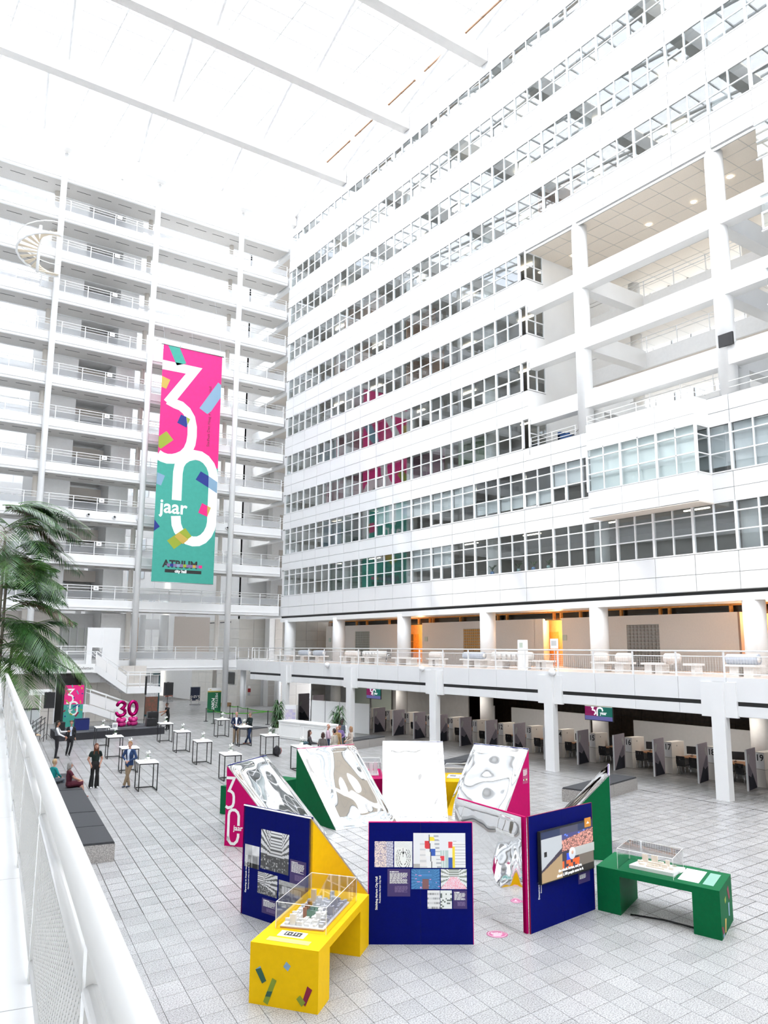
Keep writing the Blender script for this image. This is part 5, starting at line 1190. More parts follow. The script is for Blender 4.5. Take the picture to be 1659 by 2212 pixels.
def place(kind,fn,name,cat,lab,loc,rz,group):
    if kind not in proto: proto[kind]=thing(name,lab,cat,loc,rz,group); fn(proto[kind])
    else: dup(proto[kind],loc,rz,lab)
for k in list(range(-1,14))+[16,17]:
    y=19.12+2.217*k; num=str(19-k) if k<15 else {16:'3',17:'2'}[k]; x=31.36+(0 if k<15 else .45)
    if k<13 and k>=-0 or k>15: NW=num_word(19-k if k<15 else {16:3,17:2}[k]); place('div%d'%(k%2) if k<15 else 'divt',(lambda o,f=k%2:divider_parts(o,1.6,f)) if k<15 else (lambda o:divider_parts(o,2.0,0)),'divider','divider','grey felt divider with an ink blue angular print, beside counter number '+NW,(x,y,0),ANG,'felt dividers between the counters')
    NW=num_word(19-k if k<15 else {16:3,17:2}[k]); o=thing('counter_cabinet','cream counter cabinet showing the number '+NW,'cabinet',(x+1.34,y+.0,0),0,'numbered counter cabinets'); counter_parts(o,num)
    if k>15: continue
    place('desk',desk_parts,'counter_desk','desk','brown wooden desk at counter number '+NW,(x+1.75,y-.02,0),0,'wooden counter desks')
    place('chair',chair_parts,'visitor_chair','chair','black visitor chair at counter %s, nearer the cabinet'%NW,(x+1.52,y-.42,0),.15,'black visitor chairs')
    if k<11: place('chair',chair_parts,'visitor_chair','chair','black visitor chair at counter %s, farther from the cabinet'%NW,(x+1.52,y-1.12,0),-.1,'black visitor chairs')
    place('mon',monitor_parts,'monitor','monitor','black monitor on an arm, on the desk of counter number '+NW,(x+2.2,y-.5,.75),.5 if k%2 else .3,'counter monitors')
# hanging information screens
for i,(y0,lab,x) in enumerate(((28.85,'hanging screen showing 30 year in pink and teal, above counter 15',33.0),(49.3,'hanging screen showing 30 year, far left above counter 7',33.2))):
    o=thing('hanging_screen',lab,'screen',(x,y0,2.04),-PI/2,'hanging information screens'); o.rotation_euler=(0,0,-PI/2)
    b=MB(); b.box((-.03,0,-.03),(1.78,.06,.84),BLKP); b.obj('housing',o)
    def em(n,c): return mat('lit_'+n,c,.4,emit=.4)
    b=MB(); b.box((0,-.006,0),(.85,0,.66),em('magenta',srgb(150,20,95))); b.box((.85,-.006,0),(1.75,0,.66),em('teal',srgb(20,115,100))); b.box((0,-.006,.68),(1.75,0,.80),em('gold',srgb(190,160,30))); b.box((0,-.012,0),(1.75,-.006,.2),em('lavender',srgb(110,110,175))); b.box((0,-.012,.66),(1.75,-.006,.685),em('paleb',srgb(190,215,225))); b.obj('screen_image',o)
    b=MB(); W2=em('white',(.85,.85,.9)); rib([(.42,.62),(.55,.62),(.50,.5),(.66,.47),(.70,.34),(.60,.26)],.07,W2,b,.003); rib([(.80,.22),(.80,.5),(.86,.6),(1.0,.62),(1.12,.58),(1.16,.46)],.08,W2,b,.003); put(b.mesh('printed_numeral'),'printed_numeral',o,(0,-.013,0),(1,0,0),(0,0,1))
    put(text_mesh('year',.24,.002,W2,bold=.004),'lettering',o,(.98,-.016,.29),(1,0,0),(0,0,1))
    b=MB(); b.tube([(.4,.03,.8),(.4,.03,1.05)],.015,BLK,6); b.tube([(1.3,.03,.8),(1.3,.03,1.05)],.015,BLK,6); b.obj('hanger',o)
o=thing('wall_monitor','black screen on a white column of the terraces, upper right','monitor',(34.55,20.3,20.0)); b=MB(); b.box((0,0,0),(.1,.75,.62),BLKP); b.obj('housing',o); b=MB(); b.tube([(.1,.4,.3),(.6,.6,.3)],.03,STEEL,6); b.obj('bracket',o)
# ================================================================ WHITE PARTITION, RECEPTION DESK, PLANTS
o=thing('partition_screen','white four-panel partition screen behind the talking group','partition',(30.45,44.85,0),math.atan2(4.75,-1.0)); 
for i in range(4): b=MB(); b.box((i*1.42+.02,-.02,.02),(i*1.42+1.38,.02,1.95),WHITE); b.obj('panel',o)
for i in range(5): b=MB(); b.box((i*1.42-.02,-.025,0),(i*1.42+.02,.025,1.98),mat('aluminium',(.55,.56,.57),.4,metal=.6)); b.obj('post',o)
o=thing('reception_desk','long white panelled reception desk between the two potted plants','desk',(24.64,42.2,0),.0)
o.location=(24.55,46.3,0); o.rotation_euler[2]=-1.40
b=MB(); b.box((0,0,.02),(4.6,1.0,1.02),WHITE); b.box((-.04,-.05,1.02),(4.64,1.05,1.08),WHITE); b.obj('body',o)
for i in range(2):
    b=MB(); a=.15+i*2.25
    for q in ((a,.12,a+2.0,.17),(a,.85,a+2.0,.9),(a,.12,a+.05,.9),(a+1.95,.12,a+2.0,.9)): b.box((q[0],-.02,q[1]),(q[2],0,q[3]),WHITE)
    b.obj('panel_moulding',o)
LF=[mat('dracaena_leaf',(.025,.085,.02),.35,nscale=8,namt=.3),mat('dracaena_leaf_light',(.06,.15,.035),.35)]
def dracaena(lab,x,y,seed,h=2.3):
    o=thing('potted_dracaena',lab,'plant',(x,y,0),0,'potted dracaenas'); r=random.Random(seed)
    b=MB(); b.box((-.35,-.35,.05),(.35,.35,.42),PETAL); b.box((-.33,-.33,0),(.33,.33,.05),BLK); b.obj('planter',o); b=MB(); b.box((-.3,-.3,.42),(.3,.3,.44),mat('soil',(.05,.03,.02),.9)); b.obj('soil',o)
    st=[(r.uniform(-.15,.15),r.uniform(-.15,.15),r.uniform(.9,1)*h*t) for t in (.55,.75,.9,.4)]; b=MB()
    for s in st: b.tube([(s[0]*.5,s[1]*.5,.42),(s[0],s[1],s[2]-.2)],.025,mat('cane',(.25,.18,.1),.7),6)
    b.obj('cane',o)
    for s in st:
        for zz in (0,-.22,-.45,-.7):
            b=MB()
            for i in range(20):
                a=r.uniform(0,2*PI); L=r.uniform(.4,.62); up=r.uniform(.0,.45)-(.15 if zz<0 else 0); w_=.035; d=Vector((math.cos(a),math.sin(a),0)); sd=Vector((-d.y,d.x,0))*w_
                p0=Vector((s[0],s[1],s[2]-.2+zz)); p1=p0+d*L*.45+Vector((0,0,up*L+.12)); p2=p0+d*L+Vector((0,0,up*L-.15-.15*r.random()))
                b.add([tuple(p0-sd*.5),tuple(p0+sd*.5),tuple(p1+sd),tuple(p1-sd),tuple(p2)],[(0,1,2,3),(3,2,4)],LF[r.random()<.3])
            b.obj('leaf_rosette',o,kind='stuff')
dracaena('bushy dracaena in a white planter at the left end of the reception desk',25.6,48.3,1,2.5); dracaena('bushy dracaena in a white planter behind the talking group',27.0,43.2,2,2.2)
dracaena('dark leafy plant glimpsed through the foreground railing beyond the bench',6.35,37.6,5,1.8)
# ================================================================ PALM
PALM=[mat('palm_leaflet',(.022,.075,.015),.35,nscale=2,namt=.4),mat('palm_leaflet_light',(.07,.16,.03),.35),mat('palm_leaflet_brown',(.10,.075,.04),.5)]
o=thing('palm_tree','tall feathery palm rising at the left edge of the frame beyond the railing','palm',(4.3,24.4,0)); r=random.Random(21)
b=MB(); b.box((-.5,-.5,0),(.5,.5,.5),PETAL); b.obj('planter',o)
TR=mat('palm_trunk',(.25,.22,.17),.7,nscale=10,namt=.2)
for k,(dx,dy,hh) in enumerate(((0,0,8.2),(-.2,.3,6.9),(.15,-.2,5.6),(-.1,-.1,8.6))): b=MB(); b.tube([(dx*.4,dy*.4,.4),(dx,dy,hh*.5),(dx*1.5,dy*1.5,hh)],.055,TR,8,r2=.035); b.obj('trunk',o)
def frond(p0,az,L,el,droop,mi):
    b=MB(); pts=[]; N=22
    for i in range(N+1):
        t=i/N; s_=L*t; pts.append(p0+Vector((math.cos(az)*s_*(math.cos(el)*(1-.12*t)),math.sin(az)*s_*math.cos(el)*(1-.12*t),s_*math.sin(el)-droop*L*t*t)))
    b.tube(pts,.014,PALM[1],4,r2=.004)
    for i in range(3,N*2):
        t=i/(N*2); k=min(int(t*N),N-1); p=pts[k].lerp(pts[k+1],t*N-k); d=(pts[k+1]-pts[k]).normalized(); sd=d.cross(Vector((0,0,1))).normalized(); ll=L*.34*math.sin(PI*min(1,t*.85+.12))**.7
        for sg in (1,-1):
            q=p+(sd*sg*.80+d*.55)*ll+Vector((0,0,-.35*ll+r.uniform(-.04,.04))); mid=p.lerp(q,.5)+Vector((0,0,.05*ll)); wv=d*.021
            b.add([tuple(p),tuple(mid-wv),tuple(q),tuple(mid+wv)],[(0,1,2,3)],PALM[mi if r.random()>.12 else 1])
    return b
FR_=[]
for k in range(64):
    tz=r.choice((9.6,9.0,8.4,7.8,7.2,6.6,6.0,5.6)); az=r.uniform(-1.7,1.0) if k<50 else r.uniform(0,2*PI); el=r.uniform(.05,.85)
    frond(Vector((r.uniform(-.25,.25),r.uniform(-.25,.25),tz-r.uniform(0,.5))),az,r.uniform(1.6,2.7),el,r.uniform(.35,.85),0 if r.random()<.75 else (1 if r.random()<.6 else 2)).obj('frond',o)
# ================================================================ STAGE AREA
o=thing('stage','low black stage covered with charcoal carpet tiles','stage',(12.3,51.0,0),.0)
SH=.42; sd=(.99,.115); stx=Vector((12.55,51.55)); sl=Vector((6.9,.85)); sw_=Vector((.45,3.6))
def sp(a,c): return stx+sl*a+sw_*c
b=MB(); b.prism([tuple(sp(a,c)-Vector((12.3,51.0))) for a,c in ((0,0),(1,0),(1,1),(0,1))],0,SH,BLKC); b.obj('platform',o)
CT=[mat('carpet_tile_dark',(.045,.047,.052),.9,nscale=60,namt=.3),mat('carpet_tile_grey',(.085,.09,.10),.9,nscale=60,namt=.3)]
for i in range(7):
    for j in range(4):
        p=[sp((i+a)/7,(j+c)/4)-Vector((12.3,51.0)) for a,c in ((.005,.005),(.995,.005),(.995,.995),(.005,.995))]; b=MB(); b.prism([tuple(q) for q in p],SH,SH+.012,CT[(i+j)%2]); b.obj('carpet_tile',o)
o=thing('stage_steps','black metal steps with handrails at the left end of the stage','steps',(11.75,52.0,0))
b=MB()
for i in range(3): b.box((-.75+i*.25,0,.1+i*.13),(-.5+i*.25,.9,.13+i*.13),mat('plywood',(.62,.45,.28),.6))
b.obj('tread',o); b=MB()
for y in (.0,.9):
    for z in (.35,.65,.95): b.tube([(-.95,y,z-.35),(.2,y,z+.45)],.02,BLK,6)
    for x in (-.75,-.3,.15): b.tube([(x,y,0),(x,y,1.0+.45*(x+.75))],.02,BLK,6)
b.obj('handrail',o)
o=thing('roll_up_banner','pink and teal 30 jaar banner with confetti standing at the back of the stage','banner',(13.75,55.3,SH)); S=1.22
half_panel(o,(0,0,2.68),(1,.03,0),S,2.15,1.0,'printed_board')
b=MB(); 
f=lambda P:[(.12*S+x*S*.62,-y*S*.47-.06*S) for x,y in P]
for i_,P_ in enumerate(([(.03,.34),(.525,.34),(.115,.955)],P3,P0a)): rib(f(P_),.085*S,WHITE,b,.004+.0012*i_)
put(b.mesh('printed_numeral'),'printed_numeral',o,(0,-.003,2.68),(1,.03,0),(0,0,1)); put(text_mesh('jaar',.19,.003,WHITE,bold=.004),'lettering',o,(.3,-.01,1.05),(1,.03,0),(0,0,1))
b=MB(); rr=random.Random(4)
for i,(u,v,wd,hh,a,m) in enumerate(((.38,.05,.05,.14,-.4,TEAL),(.75,.02,.13,.05,.2,LIME),(.88,.17,.07,.1,-.3,PYEL),(.25,.32,.14,.07,-.3,PYEL),(.67,.38,.06,.22,-.5,LBLUE),(.92,.45,.08,.06,0,PBLUE),(.18,.85,.06,.28,-.8,LIME),(.5,.66,.06,.08,-.3,PBLUE),(.85,.88,.07,.16,-.3,PYEL),(.6,1.08,.06,.3,1.1,PBLUE),(.78,1.1,.1,.06,-.5,PBLUE),(.22,1.1,.08,.08,-.3,LBLUE),(.05,1.32,.06,.13,.7,CRIM),(.7,1.52,.08,.27,.6,CRIM),(.4,1.5,.16,.06,.5,LIME),(.92,1.3,.08,.06,.2,LIME),(.1,1.6,.07,.07,.5,PBLUE),(.78,1.86,.09,.09,-.2,LBLUE),(.62,1.28,.07,.08,.3,HOTP),(.05,.18,.06,.08,0,PBLUE))):
    c,s_=math.cos(a),math.sin(a); q=[(x*c-y*s_,x*s_+y*c) for x,y in ((-wd/2,-hh/2),(wd/2,-hh/2),(wd/2,hh/2),(-wd/2,hh/2))]; b.prism([((u+x)*S,-(v+y)*S) for x,y in q],.0,.003+.0005*i,m)
put(b.mesh('printed_confetti'),'printed_confetti',o,(0,-.006,2.68),(1,.03,0),(0,0,1)); b=MB(); b.box((-.02,-.12,0),(S+.02,.12,.06),STEEL); b.obj('base',o)
b=MB(); b.box((.34*S,0,0),(.66*S,.02,.05),BLACKP); put(b.mesh('printed_bar'),'printed_bar',o,(0,-.01,.42),(1,.03,0),(0,0,1))
def speaker(name,lab,x,y,z,w_,d_,h_,rz=0):
    o=thing(name,lab,'speaker',(x,y,z),rz,'stage loudspeakers'); b=MB(); b.prism([(-w_/2,-d_/2),(w_/2,-d_/2),(w_*.35,d_/2),(-w_*.35,d_/2)],0,h_,BLKP); b.obj('cabinet',o); b=MB(); b.box((-w_*.44,-d_/2-.012,h_*.06),(w_*.44,-d_/2,h_*.94),BLK); b.obj('grille',o); b=MB(); b.box((-.07,-.02,h_),(.07,.02,h_+.03),BLK); b.obj('handle',o)
def spole(lab,x,y,z,h): 
    o=thing('speaker_pole',lab,'stand',(x,y,z),0,'loudspeaker poles'); b=MB(); b.tube([(0,0,.02),(0,0,h)],.022,BLK,8); b.obj('pole',o); b=MB(); [b.tube([(0,0,.35),(.35*math.cos(a),.35*math.sin(a),.01)],.013,BLK,5) for a in (.3,2.4,4.5)]; b.obj('tripod_foot',o)
spole('black pole carrying the left loudspeaker beside the stage steps',12.35,53.2,0,1.85); speaker('loudspeaker','black loudspeaker on a pole left of the stage banner',12.35,53.2,1.85,.62,.42,.95,-.15)
speaker('loudspeaker','black floor loudspeaker behind the man in the grey waistcoat',12.95,52.6,SH,.55,.5,.62,-.2); speaker('loudspeaker','slim black column loudspeaker beside the stage banner',13.45,54.4,SH+.6,.12,.14,1.9); spole('thin black pole under the slim column loudspeaker',13.45,54.4,SH,.6)
speaker('loudspeaker','black subwoofer box at the right end of the stage',18.9,53.6,SH,.7,.6,.5); speaker('loudspeaker','large black loudspeaker case beside the man in the black polo shirt',19.35,54.7,SH,.75,.6,.85)
spole('black pole of the right loudspeaker',20.2,54.2,0,2.35); speaker('loudspeaker','black loudspeaker on a pole above the man in the black polo shirt',20.2,54.2,2.35,.6,.42,.85,.1); speaker('loudspeaker','slim black column loudspeaker on a tall pole, stage right',19.15,55.6,2.35,.11,.13,1.2); spole('tall thin black pole of the slim stage-right loudspeaker',19.15,55.6,0,2.35)
o=thing('equipment_box','royal blue box standing on the stage behind the suited woman','box',(14.0,53.2,SH)); b=MB(); b.box((0,0,0),(.85,.3,.72),mat('royal_blue',srgb(25,45,130),.6)); b.obj('body',o); b=MB(); b.box((.02,-.01,.66),(.83,0,.7),BLK); b.obj('lid_edge',o)
MAG=mat('magenta_foil',srgb(215,0,125),.12,metal=.75); PKB=mat('pink_latex',srgb(250,60,160),.25)
for ch,x,y in (('3',17.15,54.3),('0',18.0,54.55)):
    o=thing('foil_balloon','shiny magenta foil balloon shaped as the digit '+{'3':'three','0':'zero'}[ch],'balloon',(x,y,SH+.62),.08,'foil digit balloons'); b=MB()
    if ch=='0': pts=[(.27*math.cos(a),0,.52+.42*math.sin(a)) for a in [2*PI*k/28 for k in range(28)]]; b.tube(pts,.12,MAG,12,closed=True)
    else:
        pts=[(-.27,0,.78),(-.2,0,.9),(-.05,0,.96),(.12,0,.93),(.22,0,.82),(.22,0,.70),(.12,0,.58),(-.02,0,.54),(.14,0,.5),(.26,0,.38),(.26,0,.24),(.15,0,.11),(-.03,0,.07),(-.2,0,.12),(-.3,0,.24)]; b.tube(pts,.115,MAG,12); b.sph(pts[0],.115,MAG,10,8); b.sph(pts[-1],.115,MAG,10,8)
    b.obj('body',o); b=MB(); b.tube([(0,0,0),(0,0,-.08)],.012,PKB,5); b.obj('tail',o)
    o=thing('balloon_base','cluster of round pink balloons under the digit '+{'3':'three','0':'zero'}[ch],'balloon',(x,y,SH),0,'round pink balloon clusters'); 
    for i,(a,c,z) in enumerate(((-.2,0,.15),(.2,0,.15),(0,-.2,.15),(0,.2,.15),(-.15,-.1,.42),(.17,-.08,.42),(0,.15,.42),(.0,-.22,.34))): b=MB(); b.sph((a,c,z+.02),.165,PKB,14,10); b.obj('balloon',o)
o=thing('lectern','clear acrylic lectern with a white base on the stage','lectern',(16.2,53.0,SH+.012)); b=MB(); b.box((-.3,-.25,0),(.3,.25,.02),WHITE); b.obj('base',o); b=MB(); b.tube([(-.12,0,.02),(-.12,0,1.1)],.015,STEEL,6); b.tube([(.12,0,.02),(.12,0,1.1)],.015,STEEL,6); b.obj('post',o); b=MB(); b.hexa([(-.3,-.2,1.05),(.3,-.2,1.05),(.3,.2,1.2),(-.3,.2,1.2),(-.3,-.2,1.07),(.3,-.2,1.07),(.3,.2,1.22),(-.3,.2,1.22)],CLEAR); b.obj('reading_plate',o); b=MB(); b.box((-.05,-.28,.05),(.28,-.26,.4),WHITE); b.box((.0,-.285,.12),(.22,-.28,.3),mat('grey_photo',(.4,.4,.42))); b.obj('notice',o)
o=thing('photo_panel','teal framed photo panel standing behind the balloons','display board',(22.75,66.4,0),.0); b=MB(); TEF=mat('dark_teal_frame',srgb(0,85,95),.5)
for q in ((0,0,1.3,.12),(0,3.3,1.3,3.42),(0,0,.1,3.42),(1.2,0,1.3,3.42)): b.box((q[0],0,q[1]),(q[2],.08,q[3]),TEF)
b.obj('frame',o); put(picture(1.1,3.2,14,40,lambda u,v:(.45+.25*hsh(int(u*14),int(v*4)),)*3 if v>.45 else (.14+.12*hsh(int(u*14),int(v*30)),.09,.06)),'printed_photo',o,(.1,.03,.1),(1,0,0),(0,0,1))
o=thing('vending_cabinets','row of glass topped grey cabinets behind the foreground railing','cabinet',(11.6,59.3,0)); 
for i in range(3): b=MB(); b.box((i*.55,0,0),(i*.55+.5,.9,1.35),mat('pale_steel_cabinet',(.55,.58,.57),.3)); b.box((i*.55,-.02,1.35),(i*.55+.5,.9,1.4),BLK); b.obj('cabinet_body',o)
# ================================================================ SIGNS, POSTERS, BARRIERS
o=thing('meeting_point_banner','green roll-up banner reading MEETING POINT under a yellow stripe','banner',(28.45,66.75,0),-.25)
b=MB(); b.box((0,0,0.03),(1.15,.02,1.75),mat('banner_green',srgb(0,125,75),.5)); b.box((0,0,1.75),(1.15,.02,1.85),PYEL); b.box((0,0,1.85),(1.15,.02,2.1),WHITE); b.prism([(.15,-.001),(.3,-.001),(.3,0),(.15,0)],1.92,1.98,PYEL); b.obj('printed_board',o); b=MB(); b.box((0,-.1,0),(1.15,.12,.03),STEEL); b.obj('base',o)
put(text_mesh('MEETING',.30,.002,WHITE),'lettering',o,(.66,-.005,1.66),(0,0,-1),(1,0,0)); put(text_mesh('POINT',.34,.002,WHITE,bold=.01),'lettering',o,(.36,-.005,1.25),(0,0,-1),(1,0,0))
for i,(x,y,rz,lab,c) in enumerate(((31.0,83.0,-.3,'poster stand with a salmon coloured poster near the far columns',srgb(235,140,120)),(31.3,76.5,-.3,'poster stand with a dark blue photo poster left of the tiled wall',srgb(45,55,85)))):
    o=thing('poster_stand',lab,'poster stand',(x,y,0),rz,'grey poster stands'); b=MB(); b.box((-.5,-.25,0),(.5,.25,.12),STEEL); b.box((-.4,-.03,.12),(-.36,.03,.4),STEEL); b.box((.36,-.03,.12),(.4,.03,.4),STEEL); b.obj('base',o)
    b=MB(); b.box((-.48,-.04,.38),(.48,.04,1.75),STEEL); b.obj('frame',o); put(picture(.86,1.25,12,16,lambda u,v,c=c:c if (v>.35 or hsh(int(u*12),int(v*16))>.4) else (.8,.78,.75)),'printed_poster',o,(-.43,-.045,.44),(1,0,0),(0,0,1))
o=thing('leaflet_board','tilted lilac information poster on a stand behind the rear granite bench','poster',(28.1,52.2,0),-.35); b=MB(); b.box((0,-.02,.02),(.85,.02,1.55),WHITE); b.obj('frame',o); put(picture(.75,1.4,16,24,lambda u,v:(.75,.1,.3) if v<.1 else ((.9,.9,.93) if v>.85 else (.55+.2*hsh(int(u*6),int(v*9)),.5+.2*hsh(int(u*6),int(v*9)),.72))),'printed_poster',o,(.05,-.025,.08),(1,0,0),(0,0,1)); b=MB(); b.box((.2,.0,0),(.6,.3,.03),STEEL); b.obj('foot',o)
BP=[(25.26,59.42),(24.97,57.35),(24.9,55.85),(25.08,54.28),(27.93,60.98),(28.28,60.3),(27.99,57.9),(28.06,54.65),(29.5,53.6)]
SN=['first','second','third','fourth','fifth','sixth','seventh','eighth','ninth']
GRB=mat('lime_belt',srgb(95,190,50),.5)
for i,(x,y) in enumerate(BP):
    lab='black queue barrier post with green belt, %s in line from the green banner'%SN[i]
    place('post',lambda o:(lambda b:(b.cyl(0,0,0,.03,.17,BLK,16),b.cyl(0,0,.03,.95,.03,BLK,10),b.cyl(0,0,.88,1.0,.04,BLK,10),b.obj('pole',o)))(MB()),'barrier_post','barrier',lab,(x,y,0),0,'queue barrier posts')
for i,(a,c) in enumerate(((0,1),(1,2),(2,3),(3,7),(4,5),(5,6),(6,7),(7,8))):
    A,C=Vector((*BP[a],.93)),Vector((*BP[c],.93)); dd=(C-A).normalized()*.04; b=MB(); mm=(A+C)/2-Vector((0,0,.05))
    for p,q in ((A+dd,mm),(mm,C-dd)): b.hexa([(p.x,p.y,p.z-.03),(q.x,q.y,q.z-.03),(q.x,q.y+.006,q.z-.03),(p.x,p.y+.006,p.z-.03),(p.x,p.y,p.z+.03),(q.x,q.y,q.z+.03),(q.x,q.y+.006,q.z+.03),(p.x,p.y+.006,p.z+.03)],GRB)
    link('barrier_belt',b.mesh('barrier_belt'),None,(0,0,0),0,'lime green belt stretched between barrier posts, the %s of eight stretches from the banner'%SN[i],'belt','barrier belts')
o=thing('exit_sign','small green and white emergency exit sign left of the right gallery','sign',(30.6,63.2,3.55)); b=MB(); b.box((0,0,0),(.75,.06,.3),WHITE); b.box((.03,-.005,.03),(.36,0,.27),mat('exit_green',srgb(0,150,80),emit=.3)); b.prism([(0,0)]*3,0,0,WHITE) if 0 else None; b.obj('sign_box',o)
b=MB(); b.prism([(.42,.12),(.58,.12),(.58,.06),(.70,.15),(.58,.24),(.58,.18),(.42,.18)],0,.003,mat('exit_green2',srgb(0,150,80))); put(b.mesh('arrow'),'arrow',o,(0,-.004,0),(1,0,0),(0,0,1)); b=MB(); b.box((.16,-.008,.08),(.22,-.005,.2),WHITE); b.box((.17,-.008,.21),(.21,-.005,.25),WHITE); b.obj('running_figure',o)
o=thing('wall_screen','dark flat screen on the tiled wall behind the green banner','screen',(33.84,73.2,2.05)); b=MB(); b.box((0,0,0),(.06,2.6,1.15),mat('dark_screen',(.035,.04,.045),.2)); b.obj('housing',o); b=MB(); b.box((-.003,.05,.05),(0,2.55,1.1),BLACKP); b.obj('glass',o)
o=thing('fire_cabinet','small red and white fire point on the tiled corner wall','fire point',(35.0,72.52,1.3)); b=MB(); b.box((0,-.02,0),(.3,0,.35),mat('fire_red',srgb(190,30,35))); b.obj('red_box',o); b=MB(); b.box((.03,-.02,.4),(.25,0,.6),WHITE); b.box((.02,-.02,-.3),(.26,0,-.05),mat('notice_grey',(.5,.5,.5))); b.obj('notice',o)
o=thing('wooden_crate','small wooden crate on the floor by the tiled wall behind the green banner','crate',(32.6,72.9,0)); b=MB(); PLY=mat('crate_wood',(.40,.24,.12),.7,nscale=8,namt=.2); b.box((0,0,0),(.9,.5,.04),PLY); b.box((0,0,0),(.9,.03,.35),PLY); b.box((0,.47,0),(.9,.5,.35),PLY); b.box((0,0,0),(.03,.5,.35),PLY); b.box((.87,0,0),(.9,.5,.35),PLY); b.obj('box_board',o)
# ================================================================ GALLERY FURNITURE
STN=mat('white_terrazzo',(.80,.77,.73),.5,nscale=20,namt=.03); BGB=mat('blue_grey_cloth',(.45,.48,.54),.9,nscale=40,namt=.1); CRB=mat('cream_cloth',(.78,.70,.64),.9,nscale=40,namt=.06)
def gbench(y0,y1,x=31.6): 
    b=MB(); b.box((0,0,.40),(.75,y1-y0,.48),STN); L=y1-y0
    q=MB(); q.box((.1,L*.12,0),(.65,L*.12+min(.5,L*.3),.40),STN); q2=MB(); q2.box((.1,L*.88-min(.5,L*.3),0),(.65,L*.88,.40),STN); return b,q,q2
def yx(px,z=5.0): 
    d_=CF*F_PX+CR*(px-829.5)-CU*(1425-1106); t=31.6/d_.x; return d_.y*t
GB=[(585,628,'leftmost white bench on the gallery'),(640,692,'white bench with two blue-grey bolsters, left part of the gallery'),(733,768,'white bench with a cream bolster between the first two round columns'),(780,820,'white bench lined with a row of cream rolls beside the mesh office chair'),(845,890,'plain white bench right of the mesh office chair'),(920,948,'short white bench with one cream bolster before the first orange door'),(992,1040,'white bench with a long blue-grey bolster before the orange glass block window'),(1060,1138,'white bench with a row of cream rolls left of the white info post'),(1150,1180,'short plain white bench right of the white info post'),(1275,1352,'white bench with two cream bolsters before the fourth round column'),(1383,1432,'white bench with a cream bolster before the right glass block window'),(1474,1500,'short plain white bench right of the glass block window'),(1563,1630,'white bench with a long blue-grey bolster, rightmost on the gallery')]
for i,(p0,p1,lab) in enumerate(GB):
    ya,yb=yx(p0),yx(p1); y0,y1=min(ya,yb),max(ya,yb); o=thing('gallery_bench',lab,'bench',(31.6,y0,GZ),0,'white gallery benches'); b,q,q2=gbench(y0,y1); b.obj('seat_slab',o); q.obj('leg',o)
    if y1-y0>1.0: q2.obj('leg',o)
def bolster(px0,px1,m,r_,lab,roll=False):
    ya,yb=sorted((yx(px0),yx(px1))); o=thing('bolster',lab,'cushion',(31.95,ya,GZ+.48+r_),0,'bolsters on the gallery benches'); b=MB(); L=yb-ya
    if roll: b.tube([(-.3,L/2,0),(.3,L/2,0)],r_,m,16)
    else: b.tube([(0,0,0),(0,.03,0),(0,L-.03,0),(0,L,0)],r_,m,16)
    b.obj('cover',o); b=MB(); ( b.tube([(-.305,L/2,0),(-.3,L/2,0)],r_*.6,STN,12) if roll else b.tube([(0,-.005,0),(0,0,0)],r_*.6,STN,12)); b.obj('end_disc',o)
bolster(640,660,BGB,.2,'blue-grey bolster, left of the pair on the second gallery bench'); bolster(671,691,BGB,.2,'blue-grey bolster, right of the pair on the second gallery bench'); bolster(740,765,CRB,.2,'cream bolster between the first two round columns')
for i in range(6): bolster(781+i*6.6,787+i*6.6,STN,.2,'cream roll, %s from the left in the row beside the mesh office chair'%SN[i],True)
bolster(922,946,CRB,.2,'cream bolster on the short bench before the first orange door'); bolster(994,1036,BGB,.2,'long blue-grey bolster before the orange glass block window')
for i in range(7): bolster(1060+i*10.8,1070+i*10.8,CRB if i%2 else STN,.22,'cream roll, %s from the left in the row by the white info post'%SN[i],True)
bolster(1278,1300,CRB,.22,'left cream bolster before the fourth round column'); bolster(1325,1352,CRB,.22,'right cream bolster before the fourth round column'); bolster(1428,1456,CRB,.22,'cream bolster right of the right glass block window'); bolster(1562,1629,BGB,.22,'long blue-grey bolster on the rightmost gallery bench')
o=thing('office_chair','black mesh office chair standing on the gallery','chair',(31.7,yx(832),GZ)); b=MB(); b.box((-.25,-.25,.42),(.25,.25,.46),BLKP); b.obj('seat',o); b=MB(); 
for i in range(8): b.box((.2,-.24,.55+i*.06),(.23,.24,.58+i*.06),BLKP)
b.tube([(.22,-.25,.45),(.22,-.25,1.05)],.015,CHROME,6); b.tube([(.22,.25,.45),(.22,.25,1.05)],.015,CHROME,6); b.obj('backrest',o); b=MB(); b.tube([(-.1,-.3,.65),(.2,-.3,.65)],.015,CHROME,6); b.tube([(-.1,-.3,.65),(-.1,-.3,.42)],.015,CHROME,6); b.obj('armrest',o); b=MB(); b.cyl(0,0,.05,.42,.03,CHROME,8); [b.tube([(0,0,.08),(.28*math.cos(a),.28*math.sin(a),.03)],.02,CHROME,6) for a in [k*2*PI/5 for k in range(5)]]; b.obj('pedestal',o)
o=thing('info_post','white rectangular information post standing behind the gallery railing','post',(30.6,yx(1145)-.6,GZ)); b=MB(); b.box((0,0,0),(.25,.5,1.55),WHITE); b.obj('body',o); b=MB(); b.box((-.004,.12,1.15),(0,.36,1.4),mat('sage_print',(.55,.62,.52))); b.obj('pictogram',o)
